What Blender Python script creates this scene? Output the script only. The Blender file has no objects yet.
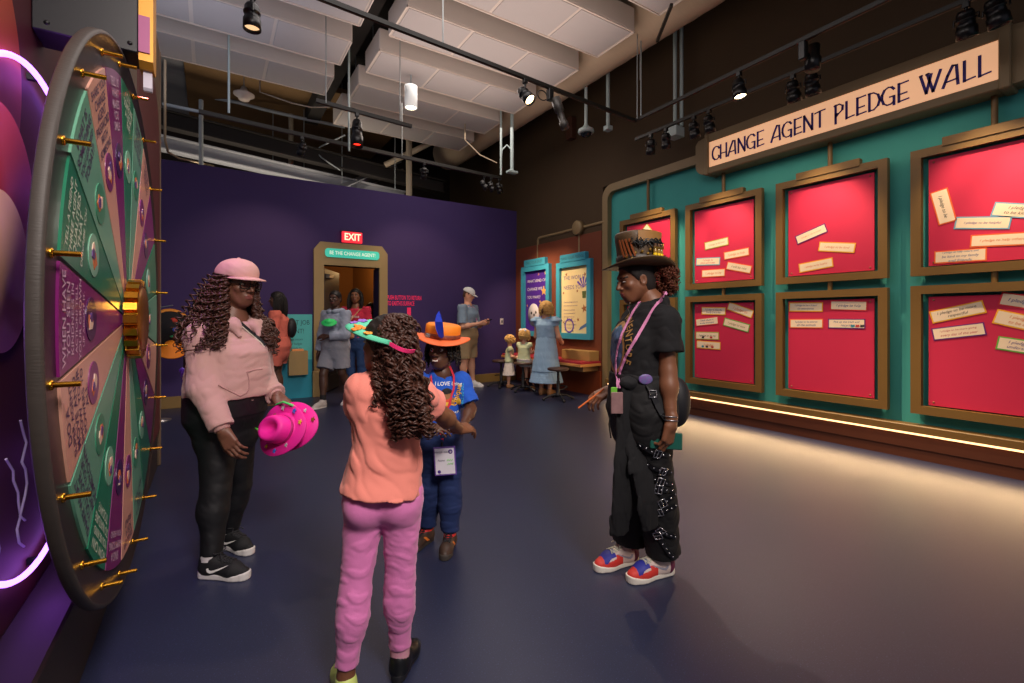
import bpy, math, random
import numpy as np
import openvdb as vdb
from mathutils import Vector, Matrix
from mathutils.bvhtree import BVHTree

SC = bpy.context.scene
COL = SC.collection
PI = math.pi

# ---------------------------------------------------------------- camera
# the camera stands at x = y = 0, eye height CAM_H, turned YAW to the right of the pledge wall
CAM_H, FPX, CX, CY = 1.28, 470.0, 512.0, 319.0
YAW = math.atan2(301, 470)
SN, CS = math.sin(YAW), math.cos(YAW)
cam_data = bpy.data.cameras.new('camera')
cam = bpy.data.objects.new('camera', cam_data)
COL.objects.link(cam)
cam.location = (0, 0, CAM_H)
cam.rotation_euler = (PI / 2, 0, -YAW)
cam_data.sensor_width = 36
cam_data.lens = FPX / 1024 * 36
cam_data.shift_y = -(683 / 2 - CY) / 1024
cam_data.clip_start = 0.05
SC.camera = cam

# ---------------------------------------------------------------- world, exposure
world = bpy.data.worlds.new('hall_ambient')
SC.world = world
world.use_nodes = True
bg = world.node_tree.nodes['Background']
bg.inputs[0].default_value = (0.80, 0.78, 0.95, 1)
bg.inputs[1].default_value = 0.20
SC.view_settings.view_transform = 'Standard'
SC.view_settings.look = 'None'
SC.view_settings.gamma = 1
SC.view_settings.use_curve_mapping = False
SC.view_settings.exposure = 0.12
SC.cycles.max_bounces = 6
SC.cycles.sample_clamp_indirect = 4.0


def lamp(name, kind, loc, color, power, target=None, size=0.1, spot=60, blend=0.6, size_y=None, parent=None):
    d = bpy.data.lights.new(name, kind)
    d.color = color
    d.energy = power
    if kind == 'SPOT':
        d.spot_size = math.radians(spot)
        d.spot_blend = blend
        d.shadow_soft_size = size
    elif kind == 'AREA':
        d.size = size
        if size_y:
            d.shape = 'RECTANGLE'
            d.size_y = size_y
    else:
        d.shadow_soft_size = size
    o = bpy.data.objects.new(name, d)
    COL.objects.link(o)
    o.location = loc
    if target is not None:
        o.rotation_euler = (Vector(target) - Vector(loc)).to_track_quat('-Z', 'Y').to_euler()
    if parent is not None:
        o.parent = parent
        o.location = Vector(loc) - parent.location
    return o


WARM = (1.0, 0.72, 0.45)
SOFT = (1.0, 0.86, 0.74)
lamp('soffit_fill', 'AREA', (1.0, 8.9, 3.3), (1.0, 0.84, 0.66), 26, (1.0, 9.3, 6), 3.6, size_y=.5)  # added fill hidden behind the back wall, lifts the dark soffit zone
# unseen spot added behind the camera to brighten the people in front
lamp('people_fill', 'SPOT', (.5, -1.6, 3.9), (1.0, 0.88, 0.80), 720, (.85, 2.5, .9), .5, 62, 1.0)
# added area lights without a fixture, brightening the baffles from below
lamp('baffle_fill', 'AREA', (2.6, 4.6, 3.9), (1.0, 0.80, 0.70), 36, (2.6, 4.6, 6), 2.6, size_y=3.6)
lamp('baffle_fill', 'AREA', (-.2, 4.6, 3.6), (0.80, 0.82, 1.0), 20, (-.2, 4.6, 6), 1.6, size_y=3.4)
lamp('hall_fill', 'AREA', (1.6, 3.0, 4.45), (1.0, 0.9, 0.86), 45, (1.6, 3.0, 0), 2.4, size_y=3.0)  # this and the next ones: soft ambient fill added without any fixture
lamp('hall_fill', 'AREA', (3.2, 6.4, 4.45), (1.0, 0.86, 0.78), 34, (3.2, 6.4, 0), 2.0, size_y=2.0)
lamp('hall_fill', 'AREA', (0.6, 0.2, 4.3), (1.0, 0.88, 0.84), 36, (1.2, 2.2, 0.8), 2.0, size_y=1.6)


# ---------------------------------------------------------------- helpers: measuring
def ray(px, py):
    u, v = (px - CX) / FPX, (CY - py) / FPX
    return (SN + u * CS, CS - u * SN, v)


def P(px, py, d):
    """point seen at photo position px, py at distance d along the view"""
    r = ray(px, py)
    return Vector((r[0] * d, r[1] * d, CAM_H + r[2] * d))


def onX(px, py, X):
    r = ray(px, py)
    t = X / r[0]
    return Vector((X, r[1] * t, CAM_H + r[2] * t))


def onY(px, py, Y):
    r = ray(px, py)
    t = Y / r[1]
    return Vector((r[0] * t, Y, CAM_H + r[2] * t))


def onZ(px, py, Z=0.0):
    r = ray(px, py)
    t = (Z - CAM_H) / r[2]
    return Vector((r[0] * t, r[1] * t, Z))


def V(*a):
    return Vector(a)


# ---------------------------------------------------------------- helpers: materials
def lin(c):
    if isinstance(c, str):
        c = tuple(int(c[i:i + 2], 16) / 255 for i in (0, 2, 4))
    return tuple(((x + 0.055) / 1.055) ** 2.4 if x > 0.04045 else x / 12.92 for x in c[:3])


MATS = {}


def mat(name, color, rough=0.6, metal=0.0, var=0.08, vscale=6.0, bump=0.0, bscale=60.0, emit=0.0, spec=0.5, sheen=0.0, alpha=1.0, stretch=None, trans=0.0, color2=None):
    if name in MATS:
        return MATS[name]
    m = bpy.data.materials.new(name)
    m.use_nodes = True
    nt = m.node_tree
    b = nt.nodes['Principled BSDF']
    c = lin(color) + (1,)
    b.inputs['Roughness'].default_value = rough
    b.inputs['Metallic'].default_value = metal
    b.inputs['Specular IOR Level'].default_value = spec
    b.inputs['Sheen Weight'].default_value = sheen
    b.inputs['Alpha'].default_value = alpha
    b.inputs['Transmission Weight'].default_value = trans
    tc = nt.nodes.new('ShaderNodeTexCoord')
    mp = nt.nodes.new('ShaderNodeMapping')
    nt.links.new(tc.outputs['Object'], mp.inputs['Vector'])
    if stretch:
        mp.inputs['Scale'].default_value = stretch
    nz = nt.nodes.new('ShaderNodeTexNoise')
    nz.inputs['Scale'].default_value = vscale
    nz.inputs['Detail'].default_value = 4
    nt.links.new(mp.outputs[0], nz.inputs['Vector'])
    mx = nt.nodes.new('ShaderNodeMix')
    mx.data_type = 'RGBA'
    lo = tuple(x * (1 - var) for x in c[:3]) + (1,)
    hi = tuple(min(1, x * (1 + var)) for x in c[:3]) + (1,)
    if color2:
        hi = lin(color2) + (1,)
        lo = c
    mx.inputs[6].default_value = lo
    mx.inputs[7].default_value = hi
    nt.links.new(nz.outputs['Fac'], mx.inputs[0])
    nt.links.new(mx.outputs[2], b.inputs['Base Color'])
    if emit:
        nt.links.new(mx.outputs[2], b.inputs['Emission Color'])
        b.inputs['Emission Strength'].default_value = emit
    if bump:
        n2 = nt.nodes.new('ShaderNodeTexNoise')
        n2.inputs['Scale'].default_value = bscale
        n2.inputs['Detail'].default_value = 3
        nt.links.new(mp.outputs[0], n2.inputs['Vector'])
        bp = nt.nodes.new('ShaderNodeBump')
        bp.inputs['Strength'].default_value = bump
        bp.inputs['Distance'].default_value = 0.01
        nt.links.new(n2.outputs['Fac'], bp.inputs['Height'])
        nt.links.new(bp.outputs[0], b.inputs['Normal'])
    MATS[name] = m
    return m


# ---------------------------------------------------------------- helpers: meshes and objects
def frame_axes(d):
    d = Vector(d).normalized()
    h = Vector((0, 0, 1)) if abs(d.z) < 0.95 else Vector((1, 0, 0))
    a = d.cross(h).normalized()
    return a, d.cross(a).normalized(), d


class MB:
    """collects shapes in room coordinates and links them as ONE mesh object"""

    def __init__(self):
        self.v, self.f, self.mi = [], [], []
        self.smooth = set()

    def raw(self, vs, fs, smooth=False, mi=0):
        o = len(self.v)
        self.v += [tuple(p) for p in vs]
        for f in fs:
            if smooth:
                self.smooth.add(len(self.f))
            self.f.append(tuple(i + o for i in f))
            self.mi.append(mi)
        return self

    def box(self, lo, hi, bev=0.0, mi=0):
        lo, hi = Vector(lo), Vector(hi)
        return self.obox((lo + hi) / 2, (hi - lo), bev=bev, mi=mi)

    def obox(self, c, size, ax=None, ay=None, az=None, bev=0.0, mi=0):
        ax, ay, az = ax or V(1, 0, 0), ay or V(0, 1, 0), az or V(0, 0, 1)
        c = Vector(c)
        x, y, z = (s / 2 for s in size)
        if bev <= 0:
            vs = [c + ax * (sx * x) + ay * (sy * y) + az * (sz * z) for sx in (-1, 1) for sy in (-1, 1) for sz in (-1, 1)]
            fs = [(0, 1, 3, 2), (4, 6, 7, 5), (0, 4, 5, 1), (2, 3, 7, 6), (0, 2, 6, 4), (1, 5, 7, 3)]
            return self.raw(vs, fs, mi=mi)
        b = min(bev, x * .9, y * .9, z * .9)
        vs, idx = [], {}
        for sx in (-1, 1):
            for sy in (-1, 1):
                for sz in (-1, 1):
                    for k, (dx, dy, dz) in enumerate(((0, b, b), (b, 0, b), (b, b, 0))):
                        idx[sx, sy, sz, k] = len(vs)
                        vs.append(c + ax * (sx * (x - dx)) + ay * (sy * (y - dy)) + az * (sz * (z - dz)))
        I = lambda *k: idx[k]
        fs = []
        for s in (-1, 1):
            fs.append([I(s, -1, -1, 0), I(s, 1, -1, 0), I(s, 1, 1, 0), I(s, -1, 1, 0)][::s])
            fs.append([I(-1, s, -1, 1), I(-1, s, 1, 1), I(1, s, 1, 1), I(1, s, -1, 1)][::s])
            fs.append([I(-1, -1, s, 2), I(1, -1, s, 2), I(1, 1, s, 2), I(-1, 1, s, 2)][::s])
        for s in (-1, 1):
            for t in (-1, 1):
                fs.append((I(-1, s, t, 1), I(1, s, t, 1), I(1, s, t, 2), I(-1, s, t, 2)))
                fs.append((I(s, -1, t, 0), I(s, 1, t, 0), I(s, 1, t, 2), I(s, -1, t, 2)))
                fs.append((I(s, t, -1, 0), I(s, t, 1, 0), I(s, t, 1, 1), I(s, t, -1, 1)))
                for r in (-1, 1):
                    fs.append((I(s, t, r, 0), I(s, t, r, 1), I(s, t, r, 2)))
        return self.raw(vs, fs, mi=mi)

    def cyl(self, p0, p1, r0, r1=None, n=16, caps=True, mi=0):
        r1 = r0 if r1 is None else r1
        p0, p1 = Vector(p0), Vector(p1)
        a, b, d = frame_axes(p1 - p0)
        vs = []
        for p, r in ((p0, r0), (p1, r1)):
            vs += [p + (a * math.cos(2 * PI * i / n) + b * math.sin(2 * PI * i / n)) * r for i in range(n)]
        self.raw(vs, [(i, (i + 1) % n, n + (i + 1) % n, n + i) for i in range(n)], smooth=True, mi=mi)
        if caps:
            self.raw(vs[:n], [tuple(range(n))[::-1]], mi=mi)
            self.raw(vs[n:], [tuple(range(n))], mi=mi)
        return self

    def lathe(self, c, prof, axis=(0, 0, 1), n=24, mi=0, sx=1.0, sy=1.0, a=None):
        """prof: (radius, height) pairs along axis"""
        c = Vector(c)
        e1, e2, d = frame_axes(axis)
        if a is not None:
            e1 = Vector(a).normalized()
            e2 = d.cross(e1).normalized()
        vs = []
        for r, h in prof:
            vs += [c + d * h + (e1 * (math.cos(2 * PI * i / n) * sx) + e2 * (math.sin(2 * PI * i / n) * sy)) * r for i in range(n)]
        fs = []
        for k in range(len(prof) - 1):
            fs += [(k * n + i, k * n + (i + 1) % n, (k + 1) * n + (i + 1) % n, (k + 1) * n + i) for i in range(n)]
        return self.raw(vs, fs, smooth=True, mi=mi)

    def tube(self, pts, r, n=8, closed=False, caps=True, mi=0):
        pts = [Vector(p) for p in pts]
        m = len(pts)
        rs = r if isinstance(r, (list, tuple)) else [r] * m
        vs, prev = [], None
        for i, p in enumerate(pts):
            t = (pts[(i + 1) % m] - pts[i - 1]) if closed else (pts[min(i + 1, m - 1)] - pts[max(i - 1, 0)])
            t = t.normalized() if t.length > 1e-9 else V(0, 0, 1)
            if prev is None:
                prev = frame_axes(t)[0]
            a = (prev - t * prev.dot(t))
            a = a.normalized() if a.length > 1e-6 else frame_axes(t)[0]
            prev = a
            b = t.cross(a)
            vs += [p + (a * math.cos(2 * PI * k / n) + b * math.sin(2 * PI * k / n)) * rs[i] for k in range(n)]
        fs = []
        for i in range(m if closed else m - 1):
            j = (i + 1) % m
            fs += [(i * n + k, i * n + (k + 1) % n, j * n + (k + 1) % n, j * n + k) for k in range(n)]
        self.raw(vs, fs, smooth=True, mi=mi)
        if caps and not closed:
            self.raw(vs[:n], [tuple(range(n))[::-1]], mi=mi)
            self.raw(vs[-n:], [tuple(range(n))], mi=mi)
        return self

    def strap(self, pts, nrm, w, t, mi=0):
        """flat band along pts, nrm = outward normal per point (or one)"""
        pts = [Vector(p) for p in pts]
        m = len(pts)
        vs = []
        for i, p in enumerate(pts):
            tg = (pts[min(i + 1, m - 1)] - pts[max(i - 1, 0)]).normalized()
            nn = Vector(nrm[i] if isinstance(nrm, list) else nrm)
            nn = (nn - tg * nn.dot(tg)).normalized()
            s = tg.cross(nn)
            vs += [p + s * w / 2, p + s * w / 2 + nn * t, p - s * w / 2 + nn * t, p - s * w / 2]
        fs = [(0, 1, 2, 3), tuple(4 * (m - 1) + k for k in (3, 2, 1, 0))]
        for i in range(m - 1):
            fs += [(4 * i + k, 4 * i + 4 + k, 4 * i + 4 + (k + 1) % 4, 4 * i + (k + 1) % 4) for k in range(4)]
        return self.raw(vs, fs, mi=mi)

    def prism(self, poly, o, u, v, depth, mi=0):
        """polygon (2-D, counter-clockwise) in the plane o,u,v pushed along u x v by depth"""
        o, u, v = Vector(o), Vector(u), Vector(v)
        n = u.cross(v).normalized()
        k = len(poly)
        vs = [o + u * a + v * b for a, b in poly] + [o + u * a + v * b + n * depth for a, b in poly]
        fs = [tuple(range(k))[::-1], tuple(range(k, 2 * k))] + [(i, (i + 1) % k, k + (i + 1) % k, k + i) for i in range(k)]
        return self.raw(vs, fs, mi=mi)

    def ell(self, c, r, n=16, m=10, ax=None, ay=None, az=None, mi=0):
        ax, ay, az = ax or V(1, 0, 0), ay or V(0, 1, 0), az or V(0, 0, 1)
        c = Vector(c)
        vs = [c - az * r[2]]
        for j in range(1, m):
            t = -PI / 2 + PI * j / m
            for i in range(n):
                f = 2 * PI * i / n
                vs.append(c + ax * (r[0] * math.cos(t) * math.cos(f)) + ay * (r[1] * math.cos(t) * math.sin(f)) + az * (r[2] * math.sin(t)))
        vs.append(c + az * r[2])
        fs = [(0, 1 + (i + 1) % n, 1 + i) for i in range(n)]
        for j in range(m - 2):
            fs += [(1 + j * n + i, 1 + j * n + (i + 1) % n, 1 + (j + 1) * n + (i + 1) % n, 1 + (j + 1) * n + i) for i in range(n)]
        e = len(vs) - 1
        fs += [(1 + (m - 2) * n + i, 1 + (m - 2) * n + (i + 1) % n, e) for i in range(n)]
        return self.raw(vs, fs, smooth=True, mi=mi)

    def build(self, name, m, parent=None):
        return link_mesh(name, np.array(self.v, dtype=np.float32).reshape(-1, 3), self.f, m, parent, smooth=self.smooth, mi=self.mi)


def link_mesh(name, verts, faces, m, parent=None, smooth=True, mi=None):
    verts = np.asarray(verts, dtype=np.float32)
    root = parent
    while root is not None and root.parent is not None:
        root = root.parent
    if root is not None:
        off = np.array(root.location, dtype=np.float32)
    elif len(verts):
        lo, hi = verts.min(0), verts.max(0)
        off = np.array(((lo[0] + hi[0]) / 2, (lo[1] + hi[1]) / 2, lo[2]), dtype=np.float32)
    else:
        off = np.zeros(3, dtype=np.float32)
    me = bpy.data.meshes.new(name)
    me.from_pydata((verts - off).tolist(), [], faces if isinstance(faces, list) else faces.tolist())
    ms = m if isinstance(m, (list, tuple)) else [m]
    for x in ms:
        me.materials.append(x)
    if smooth is True:
        me.polygons.foreach_set('use_smooth', [True] * len(me.polygons))
    elif smooth:
        me.polygons.foreach_set('use_smooth', [i in smooth for i in range(len(me.polygons))])
    if mi is not None and len(ms) > 1:
        me.polygons.foreach_set('material_index', list(mi))
    me.update()
    o = bpy.data.objects.new(name, me)
    COL.objects.link(o)
    if parent is not None:
        o.parent = parent
    else:
        o.location = Vector([float(x) for x in off])
    return o


def thing(name, label, cat, loc, group=None):
    o = bpy.data.objects.new(name, None)
    o.empty_display_size = 0.1
    COL.objects.link(o)
    o.location = loc
    return tag(o, label, cat, group)


def tag(o, label, cat, group=None):
    o['label'] = label
    o['category'] = cat
    if group:
        o['group'] = group
    return o


def struct(o):
    o['kind'] = 'structure'
    return o


def rbox2d(w, h, r, n=6):
    """rounded rectangle outline centred on 0"""
    out = []
    for cx, cy, a in ((w / 2 - r, h / 2 - r, 0), (-w / 2 + r, h / 2 - r, 90), (-w / 2 + r, -h / 2 + r, 180), (w / 2 - r, -h / 2 + r, 270)):
        for i in range(n + 1):
            t = math.radians(a + 90 * i / n)
            out.append((cx + r * math.cos(t), cy + r * math.sin(t)))
    return out


# ---------------------------------------------------------------- helpers: lettering
def text_mesh(s, size, align='CENTER', bold=0.0, spacing=1.0, line=1.0, shear=0.0):
    cu = bpy.data.curves.new('lettering', 'FONT')
    cu.body = s
    cu.size = size
    cu.align_x = align
    cu.align_y = 'CENTER'
    cu.space_character = spacing
    cu.space_line = line
    cu.offset = bold * size
    cu.shear = shear
    cu.resolution_u = 3
    ob = bpy.data.objects.new('lettering', cu)
    COL.objects.link(ob)
    dg = bpy.context.evaluated_depsgraph_get()
    me = bpy.data.meshes.new_from_object(ob.evaluated_get(dg))
    vs = [(v.co.x, v.co.y) for v in me.vertices]
    fs = [tuple(p.vertices) for p in me.polygons]
    bpy.data.objects.remove(ob)
    bpy.data.curves.remove(cu)
    bpy.data.meshes.remove(me)
    return vs, fs


def put_text(mb, s, size, o, u, v, lift=0.0015, sx=1.0, mi=0, thick=0.0, **kw):
    """lettering laid in the plane through o spanned by u (reading direction) and v (up)"""
    vs, fs = text_mesh(s, size, **kw)
    o, u, v = Vector(o), Vector(u).normalized(), Vector(v).normalized()
    n = u.cross(v)
    mb.raw([o + u * (a * sx) + v * b + n * lift for a, b in vs], fs, mi=mi)
    return mb


# glyphs of the pledge wall sign, drawn as strokes in a box one unit high
GLYPHS = {
    'C': (0.62, [[(.60, .80), (.52, .93), (.36, 1), (.18, .92), (.06, .70), (.04, .45), (.10, .20), (.25, .04), (.42, .02), (.56, .12), (.60, .24), (.52, .30)]]),
    'H': (0.66, [[(.10, 0), (.10, 1)], [(.56, 0), (.56, 1)], [(.10, .36), (.56, .36)]]),
    'A': (0.74, [[(.04, 0), (.22, .55), (.42, 1), (.56, .96)], [(.62, 0), (.56, .96)], [(.10, .24), (.60, .28)]]),
    'N': (0.70, [[(.10, 0), (.10, 1)], [(.10, 1), (.58, 0)], [(.58, 0), (.58, 1)]]),
    'G': (0.70, [[(.60, .82), (.50, .95), (.34, 1), (.16, .90), (.05, .66), (.04, .42), (.12, .16), (.28, .03), (.46, .04), (.58, .14)], [(.40, .44), (.60, .44), (.60, -.04)]]),
    'E': (0.60, [[(.12, 0), (.12, 1)], [(.12, .97), (.54, 1.0)], [(.12, .40), (.48, .42)], [(.12, .02), (.56, .06)]]),
    'T': (0.64, [[(.32, 0), (.32, .97)], [(.02, .92), (.32, .98), (.62, 1.0)]]),
    'P': (0.60, [[(.14, -.10), (.14, 1)], [(.05, .96), (.34, 1), (.52, .86), (.50, .62), (.34, .48), (.14, .44)], [(.26, .44), (.14, .30)]]),
    'L': (0.56, [[(.12, 0), (.12, 1)], [(.12, .02), (.52, .08)]]),
    'D': (0.68, [[(.12, 0), (.12, 1)], [(.06, .98), (.32, .98), (.54, .80), (.62, .50), (.54, .20), (.34, .02), (.10, .02)]]),
    'W': (0.92, [[(.04, 1), (.28, 0)], [(.28, 0), (.48, .94)], [(.32, 1), (.56, 0)], [(.56, 0), (.86, 1)], [(.0, .97), (.12, 1)], [(.26, .97), (.40, 1)]]),
    ' ': (0.42, []),
}


def sign_letters(mb, s, h, o, u, v, depth, wid):
    tot = sum(GLYPHS[c][0] for c in s)
    k = wid / (tot * h)
    x = -wid / 2
    n = Vector(u).cross(Vector(v)).normalized()
    for c in s:
        w, strokes = GLYPHS[c]
        for st in strokes:
            for (x0, y0), (x1, y1) in zip(st, st[1:]):
                vert = abs(y1 - y0) > abs(x1 - x0)
                t = h * (0.125 if vert else 0.075)
                a = Vector(o) + u * (x + x0 * h * k) + v * ((y0 - .5) * h)
                b = Vector(o) + u * (x + x1 * h * k) + v * ((y1 - .5) * h)
                d = (b - a).normalized()
                mb.obox((a + b) / 2 + n * depth / 2, ((b - a).length + t * .6, t, depth), d, n.cross(d), n)
        x += w * h * k
    return mb


# ---------------------------------------------------------------- helpers: solid sculpting (distance fields)
def smin(a, b, k):
    if k <= 0:
        return np.minimum(a, b)
    h = np.maximum(k - np.abs(a - b), 0) / k
    return np.minimum(a, b) - h * h * k * 0.25


def smax(a, b, k):
    return -smin(-a, -b, k)


def npv(p):
    return np.array((p[0], p[1], p[2]), dtype=np.float32)


def sd_cone(p, a, b, ra, rb):
    a, b = npv(a), npv(b)
    ab = b - a
    l2 = max(float(ab @ ab), 1e-10)
    t = np.clip(((p - a) @ ab) / l2, 0, 1)
    q = p - a - t[..., None] * ab
    return np.sqrt((q * q).sum(-1)) - (ra + (rb - ra) * t)


def sd_ell(p, c, r, R=None):
    q = p - npv(c)
    if R is not None:
        q = q @ R
    r = np.array(r, dtype=np.float32)
    k0 = np.sqrt(((q / r) ** 2).sum(-1))
    k1 = np.sqrt(((q / (r * r)) ** 2).sum(-1)) + 1e-9
    return k0 * (k0 - 1) / k1


def sd_box(p, c, half, rnd, R=None):
    q = p - npv(c)
    if R is not None:
        q = q @ R
    q = np.abs(q) - (np.array(half, dtype=np.float32) - rnd)
    return np.sqrt((np.maximum(q, 0) ** 2).sum(-1)) + np.minimum(q.max(-1), 0) - rnd


def basis(x, y, z):
    """columns are the local axes; p @ basis gives local coordinates"""
    return np.array([list(x), list(y), list(z)], dtype=np.float32).T


class Field:
    def __init__(self, lo, hi, vox):
        self.lo = npv(lo)
        self.vox = vox
        self.n = np.maximum(np.ceil((npv(hi) - self.lo) / vox).astype(int) + 1, 2)
        self.d = np.full(self.n, 0.2, dtype=np.float32)

    def like(self):
        f = Field.__new__(Field)
        f.lo, f.vox, f.n = self.lo, self.vox, self.n
        f.d = np.full(self.n, 0.2, dtype=np.float32)
        return f

    def pts(self, s):
        ax = [self.lo[i] + self.vox * np.arange(s[i].start, s[i].stop, dtype=np.float32) for i in range(3)]
        return np.stack(np.meshgrid(*ax, indexing='ij'), -1)

    def window(self, lo, hi):
        a = np.clip(np.floor((npv(lo) - self.lo) / self.vox).astype(int), 0, self.n - 1)
        b = np.clip(np.ceil((npv(hi) - self.lo) / self.vox).astype(int) + 1, 1, self.n)
        return tuple(slice(int(x), int(max(y, x + 1))) for x, y in zip(a, b))

    def full(self):
        return tuple(slice(0, int(k)) for k in self.n)

    def _put(self, lo, hi, fn, k, sub=False):
        s = self.window(lo, hi)
        d = fn(self.pts(s)).astype(np.float32)
        self.d[s] = smax(self.d[s], -d, k) if sub else smin(self.d[s], d, k)
        return self

    def cone(self, a, b, ra, rb=None, k=0.02, sub=False):
        rb = ra if rb is None else rb
        a, b = npv(a), npv(b)
        m = max(ra, rb) + 0.03 + k
        return self._put(np.minimum(a, b) - m, np.maximum(a, b) + m, lambda p: sd_cone(p, a, b, ra, rb), k, sub)

    def ell(self, c, r, R=None, k=0.02, sub=False):
        m = max(r) + 0.03 + k
        return self._put(npv(c) - m, npv(c) + m, lambda p: sd_ell(p, c, r, R), k, sub)

    def box(self, c, half, rnd, R=None, k=0.01, sub=False):
        m = float(np.linalg.norm(half)) + 0.03 + k
        return self._put(npv(c) - m, npv(c) + m, lambda p: sd_box(p, c, half, rnd, R), k, sub)

    def fn(self, lo, hi, f, k=0.02, sub=False):
        return self._put(lo, hi, f, k, sub)

    def loft(self, secs, k=0.02, grow=0.0, fold=None):
        """secs: (centre, half width, half depth, right axis) from bottom to top; elliptic sections blended along the spine"""
        C = np.array([npv(s[0]) for s in secs])
        A = np.array([s[1] + grow for s in secs], dtype=np.float32)
        B = np.array([s[2] + grow for s in secs], dtype=np.float32)
        Rt = np.array([npv(Vector(s[3]).normalized()) for s in secs])
        ex = np.array([s[4] if len(s) > 4 else 2.3 for s in secs], dtype=np.float32)
        m = float(max(A.max(), B.max())) + 0.05
        lo, hi = C.min(0) - m, C.max(0) + m
        L = np.concatenate([[0], np.cumsum(np.linalg.norm(np.diff(C, axis=0), axis=1))])

        def f(p):
            best = np.full(p.shape[:-1], 1e9, dtype=np.float32)
            tt = np.zeros(p.shape[:-1], dtype=np.float32)
            for i in range(len(C) - 1):
                ab = C[i + 1] - C[i]
                t = ((p - C[i]) @ ab) / float(ab @ ab)
                t = np.clip(t, 0, 1)
                q = p - C[i] - t[..., None] * ab
                dd = (q * q).sum(-1)
                w = dd < best
                best = np.where(w, dd, best)
                tt = np.where(w, i + t, tt)
            i0 = np.clip(tt.astype(int), 0, len(C) - 2)
            fr = tt - i0
            fr = fr * fr * (3 - 2 * fr) * 0.6 + fr * 0.4

            def ip(X):
                if X.ndim == 1:
                    return X[i0] * (1 - fr) + X[i0 + 1] * fr
                return X[i0] * (1 - fr)[..., None] + X[i0 + 1] * fr[..., None]
            a, b, e = ip(A), ip(B), ip(ex)
            rt = ip(Rt)
            tl = tt - np.clip(tt.astype(int), 0, len(C) - 2)
            c = C[i0] * (1 - tl)[..., None] + C[i0 + 1] * tl[..., None]
            ax = C[np.clip(i0 + 1, 0, len(C) - 1)] - C[i0]
            ax = ax / (np.linalg.norm(ax, axis=-1, keepdims=True) + 1e-9)
            q = p - c
            z = (q * ax).sum(-1)
            x = (q * rt).sum(-1)
            yv = q - ax * z[..., None] - rt * x[..., None]
            y = np.sqrt((yv * yv).sum(-1))
            mn = np.minimum(a, b)
            rr = (np.abs(x / a) ** e + np.abs(y / b) ** e + np.abs(z / mn) ** 2) ** (1 / e)
            d = (rr - 1) * mn
            if fold is not None:
                d = d + fold(p)
            return d
        return self._put(lo, hi, f, k)

    def cut(self, point, normal, k=0.0):
        """keep the side the normal points away from"""
        n = npv(Vector(normal).normalized())
        near = self.d < .06
        idx = np.argwhere(near)
        if len(idx):
            d = (self.lo + idx.astype(np.float32) * self.vox - npv(point)) @ n
            self.d[near] = smax(self.d[near], d, k)
        return self

    def bumpy(self, amp, f):
        """soft folds"""
        amp = amp * .62
        near = np.abs(self.d) < 0.04
        idx = np.argwhere(near)
        p = self.lo + idx.astype(np.float32) * self.vox
        self.d[near] += (amp * f(p)).astype(np.float32)
        return self

    def merge(self, other, k=0.01):
        self.d = smin(self.d, other.d, k)
        return self

    def mesh(self):
        d = self.d.copy()
        d[0], d[-1], d[:, 0], d[:, -1], d[:, :, 0], d[:, :, -1] = (np.maximum(x, 0.001) for x in (d[0], d[-1], d[:, 0], d[:, -1], d[:, :, 0], d[:, :, -1]))
        g = vdb.FloatGrid(0.2)
        g.copyFromArray(np.clip(d, -3 * self.vox, 3 * self.vox) / self.vox)
        pts, tris, quads = g.convertToPolygons(0.0, 0.0)
        return np.asarray(pts, dtype=np.float32) * self.vox + self.lo, np.asarray(quads) if len(quads) else np.zeros((0, 4), int)


def folds(seed, freq=30.0, axis=None, stretch=0.35):
    """smooth pseudo-random fold pattern, values about -1..1; folds run along axis when given"""
    freq = freq * 2.6
    rg = np.random.RandomState(seed)
    D = rg.normal(size=(5, 3))
    if axis is not None:
        a = npv(axis) / np.linalg.norm(npv(axis))
        D = D - (1 - stretch) * (D @ a)[:, None] * a
    D = D / np.linalg.norm(D, axis=1, keepdims=True) * freq * rg.uniform(.6, 1.4, (5, 1))
    ph = rg.uniform(0, 6.28, 5)
    W = rg.normal(size=(2, 3)) * freq * .16

    def f(p):
        w = np.sin(p @ W[0]) * 1.2 + np.sin(p @ W[1] + 1) * 1.2
        s = 0
        for i in range(5):
            s = s + np.sin(p @ D[i] + ph[i] + w)
        s = s / 3.2
        return .6 * s + .8 * (.55 - np.abs(np.sin(s * 2.2)))
    return f


class Solid:
    """several sculpted blocks that end up in one mesh object"""

    def __init__(self):
        self.v, self.f, self.n = [], [], 0

    def add(self, field):
        v, f = field.mesh()
        self.v.append(v)
        self.f.append(f + self.n)
        self.n += len(v)
        return self

    def arrays(self):
        return np.concatenate(self.v), np.concatenate(self.f)

    def build(self, name, m, parent=None, matfn=None):
        v, f = self.arrays()
        mi = None
        if matfn is not None:
            mi = matfn(v[f].mean(1)).astype(int).tolist()
        return link_mesh(name, v, f, m, parent, True, mi)


def bvh_of(obj):
    me = obj.data
    off = Vector((0, 0, 0))
    r = obj
    while r.parent is not None:
        r = r.parent
    off = r.location
    return BVHTree.FromPolygons([v.co + off for v in me.vertices], [tuple(p.vertices) for p in me.polygons])


def wrap(mb, vs, fs, o, u, v, d, trees, lift=0.002, mi=0):
    """lay a flat 2-D mesh from the plane o,u,v onto the surfaces met along direction d"""
    o, u, v, d = Vector(o), Vector(u).normalized(), Vector(v).normalized(), Vector(d).normalized()
    out, ok = [], []
    for a, b in vs:
        p = o + u * a + v * b
        best = None
        for t in trees:
            h = t.ray_cast(p - d * 0.4, d, 1.2)
            if h[0] is not None and (best is None or h[3] < best[3]):
                best = h
        ok.append(best is not None)
        out.append(best[0] - d * lift if best else p)
    mb.raw(out, [f for f in fs if all(ok[i] for i in f)], smooth=True, mi=mi)
    return mb


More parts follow.
